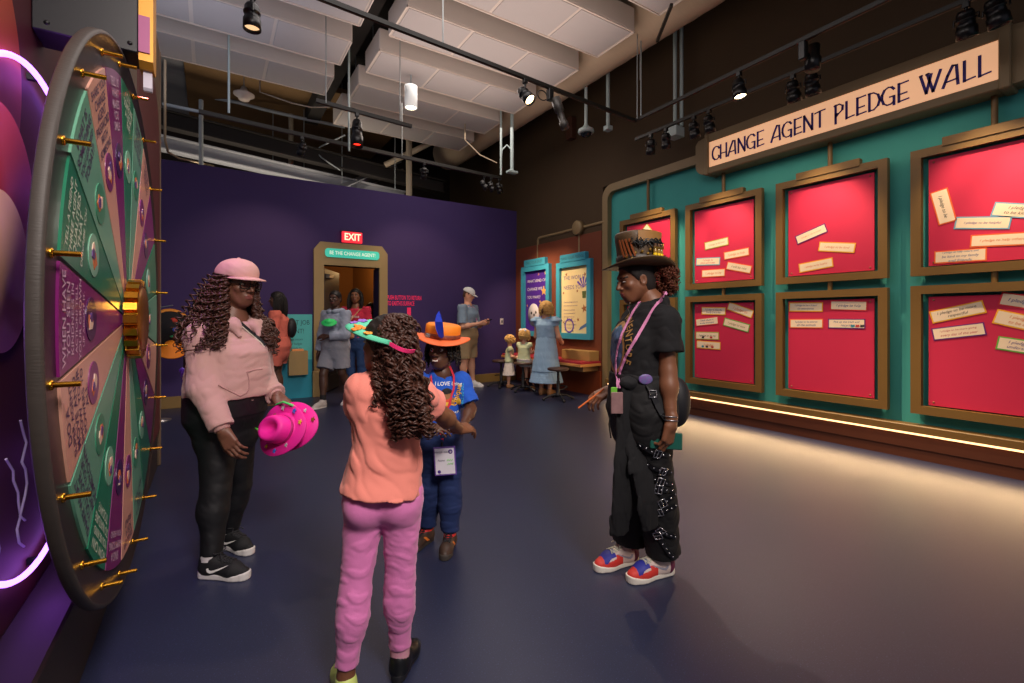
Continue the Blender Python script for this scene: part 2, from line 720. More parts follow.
def grid2d(poly_in, w, h, n, m):
    """small quad grid w x h keeping only cells whose centre passes poly_in"""
    vs = [(-w / 2 + w * i / n, -h / 2 + h * j / m) for j in range(m + 1) for i in range(n + 1)]
    fs = []
    for j in range(m):
        for i in range(n):
            c = (-w / 2 + w * (i + .5) / n, -h / 2 + h * (j + .5) / m)
            if poly_in is None or poly_in(*c):
                k = j * (n + 1) + i
                fs.append((k, k + 1, k + n + 2, k + n + 1))
    return vs, fs


# ================================================================ the hall: floor, walls, ceiling
FLOOR = mat('floor_vinyl', '262b45', rough=0.40, var=0.12, vscale=1.4, bump=0.08, bscale=350, spec=0.6)
nt = FLOOR.node_tree                                           # pale and dark flecks in the flooring
_vor = nt.nodes.new('ShaderNodeTexNoise')
_vor.inputs['Scale'].default_value = 160
_rmp = nt.nodes.new('ShaderNodeValToRGB')
_rmp.color_ramp.elements[0].position = 0.62
_rmp.color_ramp.elements[1].position = 0.75
_mx = nt.nodes.new('ShaderNodeMix')
_mx.data_type = 'RGBA'
_b = nt.nodes['Principled BSDF']
_src = _b.inputs['Base Color'].links[0].from_socket
_tc = nt.nodes.new('ShaderNodeTexCoord')
nt.links.new(_tc.outputs['Object'], _vor.inputs['Vector'])
nt.links.new(_vor.outputs['Fac'], _rmp.inputs['Fac'])
nt.links.new(_rmp.outputs['Color'], _mx.inputs[0])
nt.links.new(_src, _mx.inputs[6])
_mx.inputs[7].default_value = lin('46507a') + (1,)
nt.links.new(_mx.outputs[2], _b.inputs['Base Color'])

BROWN = mat('dark_brown_paint', '45341f', rough=0.85, var=0.06, bump=0.05, bscale=200)
RUST = mat('rust_panel', '6e341c', rough=0.7, var=0.08, bump=0.05, bscale=150)
PURPLE = mat('purple_paint', '3b2a63', rough=0.8, var=0.05, bump=0.04, bscale=220)
TEAL = mat('teal_paint', '3a9c98', rough=0.75, var=0.05, bump=0.04, bscale=200)
TAUPE = mat('taupe_paint', '8a7552', rough=0.55, var=0.06)
GOLDP = mat('bronze_frame_paint', '76592c', rough=0.45, var=0.08, vscale=9, spec=0.5)
MAROON = mat('maroon_paint', '4c1219', rough=0.6, var=0.06)
BLACKM = mat('black_metal', '101113', rough=0.45, var=0.1)
VOID = mat('dark_ceiling_paint', '17130f', rough=0.95, var=0.1)
PIPE = mat('grey_pipe', '9aa3a6', rough=0.45, var=0.08)
CREAMD = mat('duct_fabric', 'b09c84', rough=0.8, var=0.06, stretch=(1, 14, 1))
WOODK = mat('kick_board', '261a16', rough=0.55, var=0.12, vscale=12)

struct(MB().box((-4, -3, -0.1), (7, 14, 0)).build('floor', FLOOR))
struct(MB().box((-4, -3, 5.7), (7, 14, 5.8)).build('ceiling', VOID))

# back wall with the doorway opening
DX0, DX1, DZ, WB = 1.575, 2.50, 2.18, 8.30
m = MB()
m.box((-4, WB, 0), (DX0, WB + .12, 3.55))
m.box((DX1, WB, 0), (5.5, WB + .12, 3.55))
m.box((DX0, WB, DZ), (DX1, WB + .12, 3.55))
struct(m.build('wall_back', PURPLE))
m = MB()
m.box((-4, WB - .02, 0), (1.42, WB, .17), bev=.004)
m.box((2.65, WB - .02, 0), (5.4, WB, .17), bev=.004)
struct(m.build('baseboard_back', mat('tan_baseboard', '8a6e3c', rough=.5)))

# right wall: dark brown upper wall, rust lower panel, teal recess with its rounded taupe border
struct(MB().box((5.56, -3, 0), (5.7, 14, 5.7)).box((5.43, 5.70, 0), (5.56, 14, 5.7)).box((5.43, -3, 3.45), (5.56, 5.70, 5.7)).build('wall_right', BROWN))
struct(MB().box((5.41, 5.72, 0), (5.43, WB, 2.74), bev=.004).build('wall_panel_right', RUST))
struct(MB().box((5.50, -2.5, .28), (5.55, 5.66, 3.4)).build('wall_teal_right', TEAL))
m = MB()                                                       # border, outer and inner rounded outline
Y0, Y1, Zt, bw = -2.5, 5.70, 3.45, .12
outer = [(Y1, .0)] + [(Y1 - .2 + .2 * math.cos(t * PI / 16), Zt - .2 + .2 * math.sin(t * PI / 16)) for t in range(9)] + [(Y0, Zt)]
inner = [(Y1 - bw, .0)] + [(Y1 - bw - .13 + .13 * math.cos(t * PI / 16), Zt - bw - .13 + .13 * math.sin(t * PI / 16)) for t in range(9)] + [(Y0, Zt - bw)]
k = len(outer)
vs = [(x, y, z) for x in (5.41, 5.56) for ring in (outer, inner) for y, z in ring]
fs = []
for i in range(k - 1):
    fs += [(i, i + 1, k + i + 1, k + i), (2 * k + i, 3 * k + i, 3 * k + i + 1, 2 * k + i + 1), (i, 2 * k + i, 2 * k + i + 1, i + 1), (k + i, k + i + 1, 3 * k + i + 1, 3 * k + i)]
m.raw(vs, fs)
struct(m.build('trim_1', TAUPE))

# bench-like plinth under the pledge wall with the light strip below its lip
bench = thing('wall_plinth', 'long low rust-brown ledge with a glowing light strip running under the pledge wall', 'ledge', (5.4, 1.6, 0))
bench['kind'] = 'structure'
m = MB()
m.box((5.375, -2.5, .245), (5.56, 5.60, .315), bev=.006)
m.build('ledge_top', GOLDP, bench)
m = MB()
m.box((5.40, -2.5, .10), (5.56, 5.60, .245))
m.box((5.415, -2.5, 0), (5.56, 5.60, .095))
m.build('kick_panel', mat('kick_brown', '5a2c16', rough=.55, var=.1), bench)
LED = mat('warm_light_strip', 'ffc98a', emit=2.6, var=0)
MB().box((5.380, -2.4, .228), (5.398, 5.55, .241)).build('light_strip', LED, bench)
lamp('strip_glow', 'AREA', (5.36, 1.6, .20), (1.0, .64, .32), 34, (4.2, 1.6, 0), 7.9, size_y=.05, parent=bench)

# left: the wheel's wall, plinth and the end panel
struct(MB().box((-.70, -3, 0), (-.53, 3.75, 4.2)).build('wall_left', MAROON))
m = MB()
m.box((-.53, -3, 0), (-.39, 5.08, .30))
m.box((-.53, -3, .30), (-.385, 5.085, .335), bev=.008)
struct(m.build('baseboard_left', WOODK))
m = MB()
m.box((-.60, 3.6, .33), (-.375, 5.10, 3.62))
m.box((-.62, 5.10, 0), (-.37, 5.16, 3.62), bev=.01)
struct(m.build('wall_end_left', mat('end_panel_taupe', '6f5d4a', rough=.6)))
m = MB()
pl = [(3.6, .335), (5.02, .335)] + [(4.52 + .5 * math.cos(t * PI / 20), 2.62 + .5 * math.sin(t * PI / 20)) for t in range(11)] + [(3.6, 3.12)]
m.prism(pl, (-.375, 0, 0), V(0, 1, 0), V(0, 0, 1), .006)
struct(m.build('wall_inset_left', mat('maroon_inset', '5a1f1a', rough=.55)))

# bulkhead, beams and pipes seen over the back wall
m = MB()
m.box((-4, 11.6, 0), (6, 11.8, 5.7))
struct(m.build('wall_far', mat('far_wall_paint', '241d1a', rough=.95)))
sof = MB().box((-.35, 8.5, 5.2), (3.3, 11.55, 5.3))
struct(MB().box((-3.5, 8.5, 5.25), (-.36, 11.55, 5.35)).build('ceiling_soffit', mat('grey_soffit', '77787c', rough=.85)))
struct(sof.build('ceiling_soffit', mat('brown_soffit', '6b5130', rough=.8)))
def beam(name, a, b, w, h, mt, label):
    a, b = Vector(a), Vector(b)
    d = (b - a).normalized()
    s = V(0, 0, 1).cross(d).normalized()
    n = d.cross(s)
    mb = MB()
    for q in (-1, 1):
        mb.obox((a + b) / 2 + n * (q * (h / 2 - .01)), ((b - a).length, w, .02), d, s, n)
    mb.obox((a + b) / 2, ((b - a).length, .02, h - .04), d, s, n)
    o = mb.build(name, mt)
    return tag(o, label, 'beam')
STEELD = mat('dark_steel', '1b1715', rough=.7)
STEELG = mat('pale_grey_steel', '8f9299', rough=.7)
beam('steel_beam', (-1.6, 8.95, 4.42), (4.2, 9.3, 4.1), .2, .26, STEELD, 'long dark steel beam above the back wall under the ceiling baffles')
beam('steel_beam', (-1.6, 9.2, 4.12), (3.4, 9.5, 3.82), .22, .22, STEELG, 'pale grey steel beam crossing behind the purple wall')
beam('steel_beam', (1.9, 9.0, 3.55), (3.55, 10.4, 4.75), .3, .18, STEELG, 'sloping pale steel beam rising behind the purple wall')
for i, (z, y) in enumerate(((3.66, 9.4), (3.76, 9.6), (3.9, 9.8))):
    o = MB().cyl((-2.5, y, z), (3.4, y, z), .06, n=10).build('horizontal_pipe', PIPE)
    tag(o, ['lowest of the three grey pipes running level behind the purple wall top', 'middle one of the three level grey pipes behind the purple wall', 'upper one of the three level grey pipes behind the purple wall'][i], 'pipe', 'pipes behind the back wall')
# white trunking that bends across the right end of the opening
pp = [P(385, 165, 9.2), P(420, 148, 9.2), P(452, 132, 9.2), P(470, 128, 9.2), P(486, 130, 9.2)]
tag(MB().tube(pp, .055, n=10).build('bent_duct', mat('trunking', 'a89b86', rough=.6)), 'bent beige duct crossing above the right end of the purple wall', 'duct')


# ================================================================ ceiling: acoustic baffles, duct, tracks and lamps
BAFF = mat('baffle_fabric', 'c3bab2', rough=.9, var=.03, bump=.1, bscale=300)
BMESH = mat('baffle_mesh', 'a9a4a3', rough=.85, var=.03, bump=.15, bscale=500)
BEDGE = mat('baffle_edge_trim', 'cfc3b8', rough=.5)
CABLE = mat('steel_cable', '98a0a0', rough=.4, metal=.5)
rows = [1.86, 2.84, 3.82, 4.80, 5.775, 6.76, 7.76]
cols = [(-3.44, -.94, 'left'), (-1.0 + .0, 1.43, 'middle'), (1.75, 4.14, 'right')]
ordw = ['nearest', 'second', 'third', 'fourth', 'fifth', 'sixth', 'farthest']
first = None
for ci, (x0, x1, cn) in enumerate(cols[1:]):
    for ri, y0 in enumerate(rows):
        if cn == 'middle' and ri == 6:
            continue
        y1 = y0 + .63
        lab = f"{ordw[ri] if not (cn == 'middle' and ri == 5) else 'farthest'} pale acoustic ceiling baffle of the {'left' if cn == 'middle' else 'right'}-hand row"
        t = thing('ceiling_baffle', lab, 'ceiling baffle', ((x0 + x1) / 2, (y0 + y1) / 2, 4.6), 'white acoustic baffles under the ceiling')
        MB().box((x0, y0, 4.612), (x1, y1, 4.89), bev=.012).build('housing', BAFF, t)
        mm = MB()
        for k in range(3):
            a = x0 + .02 + k * (x1 - x0 - .04) / 3
            b = x0 + .02 + (k + 1) * (x1 - x0 - .04) / 3
            mm.box((a + .02, y0 + .03, 4.603), (b - .02, y1 - .03, 4.613))
        mm.build('mesh_panel', BMESH, t)
        e = MB()
        for ya in (y0, y1 - .012):
            e.box((x0, ya, 4.6), (x1, ya + .012, 4.614))
        for xa in (x0, x1 - .012):
            e.box((xa, y0, 4.6), (xa + .012, y1, 4.614))
        e.build('edge_trim', BEDGE, t)
        c = MB()
        for xa in (x0 + .3, x1 - .3):
            c.cyl((xa, (y0 + y1) / 2, 4.88), (xa, (y0 + y1) / 2, 5.7), .006, n=6)
        c.build('hanger', CABLE, t)

m = MB()
n = 40
prof = []
for i in range(n):
    y = -1 + i * .27
    prof += [(.33, y), (.335, y + .13), (.33, y + .26)]
m.lathe((4.5, 0, 5.0), prof, axis=(0, 1, 0), n=28)
tag(m.build('air_duct', CREAMD), 'large round beige air duct running along the top of the right wall', 'duct')
tag(MB().box((1.48, -1, 4.95), (1.70, 9.5, 5.2)).build('cable_tray', VOID), 'dark cable tray in the gap between the two baffle rows', 'cable tray')


def ceil_z(x, y):
    """height of what hangs overhead at x, y"""
    for x0, x1, cn in cols[1:]:
        for r in rows:
            if x0 - .01 <= x <= x1 + .01 and r - .01 <= y <= r + .64 and not (cn == 'middle' and r == rows[6]):
                return 4.606
    if abs(x - 4.5) < .32:
        return 5.0 - math.sqrt(.33 ** 2 - (x - 4.5) ** 2) + .004
    return 5.7


def rod(name, px, py0, py1, d, r, mt, label, cat='rod', group=None, z0=None):
    b = P(px, py1, d)
    if z0 is not None:
        b.z = z0
    a = V(b.x, b.y, ceil_z(b.x, b.y) if z0 is None else P(px, py0, d).z)
    return tag(MB().cyl(a, b, r, n=8).build(name, mt), label, cat, group)


# tracks (black rails with a copper-coloured conductor slot)
SLOT = mat('track_slot', '4a3428', rough=.45, metal=.3)
RAIL = mat('track_rail', '15140f', rough=.5)
def track(pts, label, w=.035, cables=()):
    root = thing('light_track', label, 'light track', Vector(pts[0]))
    mb, s = MB(), MB()
    for a, b in zip(pts, pts[1:]):
        a, b = Vector(a), Vector(b)
        d = (b - a).normalized()
        sd = V(0, 0, 1).cross(d).normalized()
        mb.obox((a + b) / 2, ((b - a).length + w, w, w * 1.05), d, sd, V(0, 0, 1))
        s.obox((a + b) / 2 - V(0, 0, w * .55), ((b - a).length, w * .35, .006), d, sd, V(0, 0, 1))
    mb.build('rail', RAIL, root)
    s.build('conductor_strip', SLOT, root)
    for p in cables:
        p = Vector(p)
        MB().cyl(p, (p.x, p.y, 5.7), .006, n=6).build('suspension_cable', CABLE, root)
    return root

TZ = 3.7
T1 = track([(.10, 3.72, TZ), (4.36, 4.02, TZ), (4.26, -.6, TZ)], 'long black light track with a right-angle corner hung below the baffles', cables=[P(443, 46, 4.15), (4.33, 3.96, TZ)])
T2 = track([(4.82, 4.42, TZ), (4.84, -.6, TZ)], 'straight black light track nearest the pledge wall sign')
T3 = track([P(201, 112, 5.5), P(320, 139, 6.25), P(500, 178, 8.0)], 'long thin black light track hung in front of the back wall', w=.045, cables=[P(228, 113, 5.6), P(402, 156, 6.9)])
T4 = track([P(318, 101, 5.25), P(410, 126, 5.85)], 'short black light track above the red spotlight', w=.04, cables=[P(326, 103, 5.28), P(400, 123.5, 5.77)])
tag(MB().obox(P(664, 24, 5.0), (.03, .62, .03), V(CS, -SN, 0), V(SN * .0 + .6, .8, 0).normalized(), V(0, 0, 1)).build('short_rail', RAIL), 'short dark slotted rail hung beside the duct near the right wall', 'rail')
rod('suspension_rod', 641, 10, 118, 5.74, .008, CABLE, 'thin rod holding the corner of the long black light track')

def on_rail(pts, px):
    """point of a rail seen in photo column px"""
    for a, b in zip(pts, pts[1:]):
        a, b = Vector(a), Vector(b)
        k = (px - CX) / FPX                                    # lateral / depth
        g = lambda p: (p.x * CS - p.y * SN) - k * (p.x * SN + p.y * CS)
        ga, gb = g(a), g(b)
        if (a.x * SN + a.y * CS) > .3 and ga * gb <= 0 and ga != gb:
            return a + (b - a) * (ga / (ga - gb))
    return None


R1 = [(.10, 3.72, TZ), (4.36, 4.02, TZ), (4.26, -.6, TZ)]
R1B = R1[1:]
R2 = [(4.82, 4.42, TZ), (4.84, -.6, TZ)]
R3 = [P(201, 112, 5.5), P(320, 139, 6.25), P(500, 178, 8.0)]
R4 = [P(318, 101, 5.25), P(410, 126, 5.85)]
SPOTB = mat('spot_black', '0d0e10', rough=.35)
def spot(px, rail, aim, lit=None, label='', r=.05, L=.17, drop=.09, kind=None, power=0, angle=50, z_top=None):
    """a track head: adapter, yoke, barrel and lens, aimed at a point"""
    top = (Vector(rail) if isinstance(rail, Vector) else on_rail(rail, px)) - V(0, 0, .06)
    root = thing('track_spotlight', label, 'spotlight', top, 'black track spotlights')
    aim = (Vector(aim) - (top - V(0, 0, drop))).normalized()
    c = top - V(0, 0, drop + .02)
    mb = MB().box(top - V(.022, .022, .0), top + V(.022, .022, .045), bev=.004)
    mb.cyl(top, top - V(0, 0, drop * .6), .012, n=8)
    mb.build('adapter', SPOTB, root)
    a, b, _ = frame_axes(aim)
    y = MB().tube([c + a * (r + .012) - V(0, 0, 0), c + a * (r + .012) + V(0, 0, drop * .5), top - V(0, 0, drop * .55), c - a * (r + .012) + V(0, 0, drop * .5), c - a * (r + .012)], .007, n=6)
    y.build('yoke', SPOTB, root)
    bar = MB().lathe(c - aim * L * .45, [(0, 0), (r * .7, .0), (r * .9, L * .12), (r * .9, L * .3), (r * 1.04, L * .31), (r * 1.04, L * .36), (r * .9, L * .37), (r * .95, L * .6), (r * 1.08, L * .62), (r * 1.1, L), (r * .98, L), (r * .92, L * .86)], axis=aim, n=18)
    bar.build('barrel', SPOTB, root)
    lens = MB().lathe(c - aim * L * .45, [(0, L * .9), (r * .6, L * .89), (r * .93, L * .86)], axis=aim, n=18)
    if lit:
        lm = mat('lens_' + lit, {'warm': 'ffdca8', 'red': 'ff2a1a', 'dim': 'ffcf9a'}[lit], emit={'warm': 14, 'red': 3.5, 'dim': 1.0}[lit], var=0)
    else:
        lm = mat('lens_dark', '3a4a50', rough=.1)
    lens.build('lens', lm, root)
    if power:
        lamp('lamp', 'SPOT', c + aim * L * .62, WARM if lit != 'red' else (1, .15, .1), power, c + aim * 3, .03, angle, .7, parent=root)
    return root


WX = 5.45
spot(525, R1, (3.7, .9, 0), 'warm', 'lit track spotlight hung on the middle of the cornered track', r=.055, L=.19, power=400, angle=64)
spot(739, R1B, (4.1, 2.0, 0), 'warm', 'lit track spotlight above the left part of the pledge sign', r=.058, L=.19, power=340, angle=74)
spot(651, R2, (WX, 4.9, 1.7), None, 'left one of the two small spotlights at the far end of the wall-side track', r=.055, L=.19, power=120, angle=58)
spot(666, R2, (WX, 4.3, 1.2), None, 'second spotlight from the far end of the wall-side track', r=.055, L=.19, power=80, angle=52)
spot(694, R2, (WX, 3.55, 1.6), 'dim', 'fourth-from-right small spotlight left of the pledge sign, lens glowing', r=.055, L=.19, power=120, angle=58)
spot(709, R2, (WX, 3.2, 1.0), None, 'black spotlight just above the left end of the pledge sign', r=.055, L=.19, power=60, angle=55)
spot(793, R2, (WX, 2.4, 1.6), None, 'left one of the paired spotlights above the word pledge', r=.06, L=.2, power=120, angle=58)
spot(812, R2, (WX, 2.2, 1.0), None, 'right one of the paired spotlights above the word pledge', r=.06, L=.2, power=60, angle=55)
spot(966, R2, (WX, 1.15, 1.6), 'dim', 'spotlight left of the pair hung at the top right corner', r=.06, L=.2, power=120, angle=58)
spot(996, R2, (WX, .6, 1.2), 'dim', 'rightmost spotlight hung at the top right corner', r=.06, L=.2, power=120, angle=58)
spot(357, R4, P(357, 300, 5.2), 'red', 'tall black spotlight with a red glowing lens in front of the back wall', r=.062, L=.32, drop=.16, power=25, angle=40)
spot(252, P(252, -10, 3.1), P(256, 420, 3.0), 'dim', 'black spotlight cut by the top edge above the pink-hooded woman', r=.05, L=.17, power=40, angle=60)
spot(302, R3, (.6, 8.3, 1.6), None, 'small dark spotlight hung from the thin back track', r=.045, power=45, angle=80)
spot(424, R3, (3.2, 8.3, 1.7), None, 'small dark spotlight toward the right end of the thin back track', r=.045, power=45, angle=80)
for i, px in enumerate((484, 491, 499)):
    spot(px, R3, (5.35, 6.1 + i * .7, 1.3), 'dim' if i else None, ['left one of three tiny spotlights by the right wall corner', 'middle one of three tiny spotlights by the right wall corner', 'right one of three tiny spotlights by the right wall corner'][i], r=.045, power=170 if i else 0, angle=60)

# framing projector with its cable loop
top = on_rail(R1, 550) - V(0, 0, .048)
g = thing('gobo_projector', 'black framing projector tilted down with a loop of cable on the cornered track', 'projector', top)
aim = (P(566, 140, top.x * SN + top.y * CS - .05) - top).normalized()
MB().box(top - V(.03, .03, .09), top + V(.03, .03, .03), bev=.006).build('adapter_box', SPOTB, g)
MB().lathe(top - V(-.05, .03, .07), [(0, 0), (.05, 0), (.05, .14), (.035, .15), (.035, .26), (.045, .27), (.045, .34), (.0, .34)], axis=aim, n=16).build('barrel', mat('projector_grey', '3b3834', rough=.4), g)
c0 = top - V(.04, 0, .06)
MB().tube([c0 + V(-.06 + .06 * math.cos(t), 0, .05 * math.sin(t)) for t in np.linspace(0, 5.6, 14)], .006, n=6).build('cable_loop', BLACKM, g)
t2 = on_rail(R1B, 803) - V(0, 0, .078)
g = thing('track_projector', 'upright black projector head hung between the two tracks above the pledge sign', 'projector', t2)
MB().box(t2 - V(.03, .03, .10), t2 + V(.03, .03, .06), bev=.008).build('power_box', SPOTB, g)
MB().lathe(t2 + V(.12, -.02, -.16), [(0, 0), (.06, 0), (.065, .1), (.05, .12), (.05, .22), (0, .22)], axis=(.1, 0, 1), n=16).build('barrel', SPOTB, g)
MB().cyl(t2 + V(.02, 0, -.03), t2 + V(.12, 0, -.03), .016, n=8).build('yoke', SPOTB, g)

# white cylinder downlight on its stem
tp, bt = P(411, 86, 6.4), P(411, 108, 6.4)
d = thing('cylinder_downlight', 'white cylinder downlight hanging beneath the right-hand baffles, its lens lit', 'downlight', bt)
bt2 = V(tp.x, tp.y, bt.z)
MB().lathe(bt2, [(.072, .0), (.085, 0), (.085, tp.z - bt.z), (0, tp.z - bt.z)], n=22).build('can', mat('can_white', 'c9d3d6', rough=.4), d)
MB().lathe(bt2, [(0, .02), (.074, .012)], n=22).build('lens', mat('lens_warm', 'ffdca8', emit=14, var=0), d)
MB().cyl((tp.x, tp.y, tp.z), (tp.x, tp.y, 4.62), .012, n=8).build('stem', PIPE, d)
lamp('lamp', 'SPOT', bt2 - V(0, 0, .02), SOFT, 90, (bt2.x, bt2.y, 0), .06, 95, .8, parent=d)

# drop conduits, speakers and sensors
CON = mat('conduit_pale', 'a9bab8', rough=.45)
def drop(px, py0, py1, d, r, label, box=None, name='drop_conduit'):
    b = P(px, py1, d)
    a = V(b.x, b.y, ceil_z(b.x, b.y))
    o = thing(name, label, 'conduit', b, 'pale conduits dropping from the ceiling')
    MB().cyl(b, a, r, n=10).build('tube', CON, o)
    if box:
        MB().box(b - V(box[0] / 2, box[1] / 2, box[2]), b + V(box[0] / 2, box[1] / 2, 0), bev=.006).build('box', CON, o)
    return o
drop(608, 45, 126, 6.9, .028, 'pale drop conduit with a small square box right of the dome camera', (.1, .1, .07))
o = drop(675, 0, 128, 6.2, .024, 'left tube of the twin pale conduits before the brown wall', (.17, .17, .13))
o = drop(681.5, 5, 126, 6.2, .024, 'right tube of the twin pale conduits before the brown wall')
o = drop(512, 125, 171, 7.8, .03, 'pale drop conduit with a small cap near the far corner', (.18, .1, .04))
o = drop(501, 122, 175, 7.8, .018, 'thin pale conduit looped beside the far corner conduit')
MB().tube([P(501, 160, 7.8), P(502, 150, 7.8), P(507, 145, 7.8), P(511, 149, 7.8), P(512, 157, 7.8)], .014, n=6).build('cable_loop', CON, o)
b = P(586, 131, 7.0)
o = thing('dome_camera', 'white dome camera hanging on a pale pole before the brown wall', 'camera', b)
a = V(b.x, b.y, ceil_z(b.x, b.y))
MB().cyl(b + V(0, 0, .05), (b.x, b.y, a.z), .024, n=10).build('pole', CON, o)
MB().lathe(b - V(0, 0, .03), [(.02, .17), (.03, .12), (.06, .08), (.115, .05), (.12, .02), (.115, 0), (0, 0)], n=22).build('housing', CON, o)
MB().lathe(b - V(0, 0, .1), [(0, 0), (.05, .015), (.08, .045), (.085, .07)], n=20).build('dome', mat('smoked_dome', '141c22', rough=.08), o)
tag(MB().box(onX(571, 127, 5.37) - V(.06, .08, .22), onX(571, 127, 5.37) + V(.062, .08, .16), bev=.01).build('junction_box', mat('brown_box', '4c2c1c', rough=.6)), 'small brown junction box high on the wall beside the dome camera', 'junction box')
rod('suspension_rod', 349, 85, 151, 6.3, .014, CON, 'pale thin rod dropping in front of the baffles to the back track')
rod('suspension_rod', 229, 30, 113, 5.6, .012, CON, 'pale thin rod at the left holding the back track')
rod('suspension_rod', 201, 100, 160, 7.2, .03, PIPE, 'grey upright stub pipe at the left end of the back track', z0=0)
rod('suspension_rod', 291, 104, 176, 9.0, .045, mat('tan_post', '9c917c', rough=.6), 'tan upright post standing behind the purple wall near its middle', z0=0)
rod('suspension_rod', 409, 140, 194, 9.0, .06, mat('tan_post', '9c917c', rough=.6), 'wide tan upright post behind the purple wall near the sloping beam', z0=0)
for i, (px, a, b) in enumerate(((273, 115, 174), (342, 128, 185), (304, 110, 180), (395, 150, 190))):
    rod('hanging_wire', px, a, b, 8.8, .008, CABLE, ['thin vertical wire left of the tan post', 'thin vertical wire under the short black track', 'thin vertical wire holding the small dark spotlight', 'thin vertical wire right of the red spotlight'][i], 'wire')
rod('hanging_wire', 640, 20, 80, 6.2, .006, CABLE, 'thin wire in front of the duct near the right wall', 'wire')
# sprinkler pipe and speaker above the left of the back wall
pp = [P(163, 88, 8.4), P(240, 103, 8.4), P(262, 109, 8.4), P(300, 118, 8.6), P(345, 127, 8.9)]
tag(MB().tube(pp, .03, n=8).build('sprinkler_pipe', PIPE), 'slim grey sprinkler pipe running across behind the left of the back track', 'pipe')
tag(MB().cyl(P(163, 104, 5.45), P(201, 112, 5.5), .02, n=8).build('feed_conduit', PIPE), 'grey feed conduit joining the left end of the back track', 'conduit')
b = P(244, 96, 7.0)
o = thing('ceiling_speaker', 'small white bell-shaped pendant hung on wires left of the back track', 'pendant', b)
MB().lathe(b - V(0, 0, .06), [(0, 0), (.07, 0), (.08, .03), (.14, .07), (.14, .09), (.06, .13), (.03, .2), (0, .2)], n=18).build('bell', mat('bell_white', 'c2b5ab', rough=.5), o)
MB().cyl(b + V(0, 0, .12), V(b.x, b.y, ceil_z(b.x, b.y)), .008, n=6).build('cord', CABLE, o)
tag(MB().tube([V(P(260, 92, 7.2).x, P(260, 92, 7.2).y, 5.7), P(260, 92, 7.2), P(275, 97, 7.2), P(292, 103, 7.3), P(310, 107, 7.4), P(330, 107, 7.5)], .012, n=6).build('drooping_cable', mat('cable_grey', '8d8379', rough=.6)), 'grey cable drooping to the right of the white bell pendant', 'cable')
tag(MB().tube([P(165, 60, 5.2), P(165, 100, 5.2), P(165, 140, 5.2), P(168, 152, 5.5), P(178, 158, 6.2), P(205, 164, 8.1), P(214, 166, 8.2)], .014, n=6).build('wall_conduit', mat('cable_beige', 'a08e74', rough=.6)), 'thin beige conduit curving from the wheel wall onto the purple wall top', 'conduit')
tag(MB().tube([P(345, 135, 8.6), P(320, 147, 8.6), P(316, 152, 8.6), P(322, 158, 8.6), P(340, 170, 8.6)], .014, n=6).build('bent_conduit', PIPE), 'thin grey conduit bent back on itself behind the red spotlight', 'conduit')
tag(MB().tube([V(P(465, 140, 8.0).x, P(465, 140, 8.0).y, 5.7), P(465, 140, 8.0), P(480, 155, 8.0), P(497, 163, 7.9)], .01, n=6).build('drooping_cable', mat('cable_beige', 'a08e74', rough=.6)), 'beige cable drooping from the right baffle row to the far corner', 'cable')


# ================================================================ the pledge wall: sign, frames, paper slips
U, UP, OUT = V(0, -1, 0), V(0, 0, 1), V(-1, 0, 0)             # reading direction, up, out of the right wall
sg = thing('wall_sign', 'long glowing cream sign reading change agent pledge wall in a bronze box', 'sign', (5.45, 2.36, 3.12))
ya, yb, za, zb = 1.063, 3.659, 3.195, 3.512
MB().box((5.305, ya, za), (5.5, yb, zb)).build('light_panel', mat('sign_panel', 'f0b68a', rough=.5, var=.02, emit=.62), sg)
m = MB()
m.box((5.285, ya - .02, zb), (5.55, yb + .02, zb + .10), bev=.008)
m.box((5.285, ya - .02, za - .08), (5.55, yb + .02, za), bev=.008)
m.box((5.27, yb, za - .09), (5.55, yb + .05, zb + .11), bev=.008)
m.box((5.27, ya - .07, za - .09), (5.55, ya, zb + .11), bev=.008)
m.build('box_frame', TAUPE, sg)
for s, y in ((1, yb + .05), (-1, ya - .07)):
    pr = [(0, za - .06)] + [(.03 + .13 * math.sin(t * PI / 12), za + .07 - .13 * math.cos(t * PI / 12)) for t in range(7)] + [(.16, zb + .02), (.12, zb + .07), (0, zb + .09)]
    mm = MB()
    poly = [(a, b) for a, b in pr]
    mm.prism(poly if s > 0 else poly[::-1], (5.50, y, 0), V(0, s, 0), UP, -.18 if s > 0 else .18)
    mm.build('end_cap', TAUPE, sg)
m = MB()
sign_letters(m, 'CHANGE AGENT PLEDGE WALL', .168, V(5.305, (ya + yb) / 2, (za + zb) / 2 - .005), U, UP, .006, yb - ya - .08)
m.build('lettering', mat('indigo_letters', '35148a', rough=.5), sg)
lamp('sign_glow', 'AREA', (5.22, 2.36, 3.05), WARM, 2.5, (5.4, 2.36, 2), 2.2, size_y=.06, parent=sg)

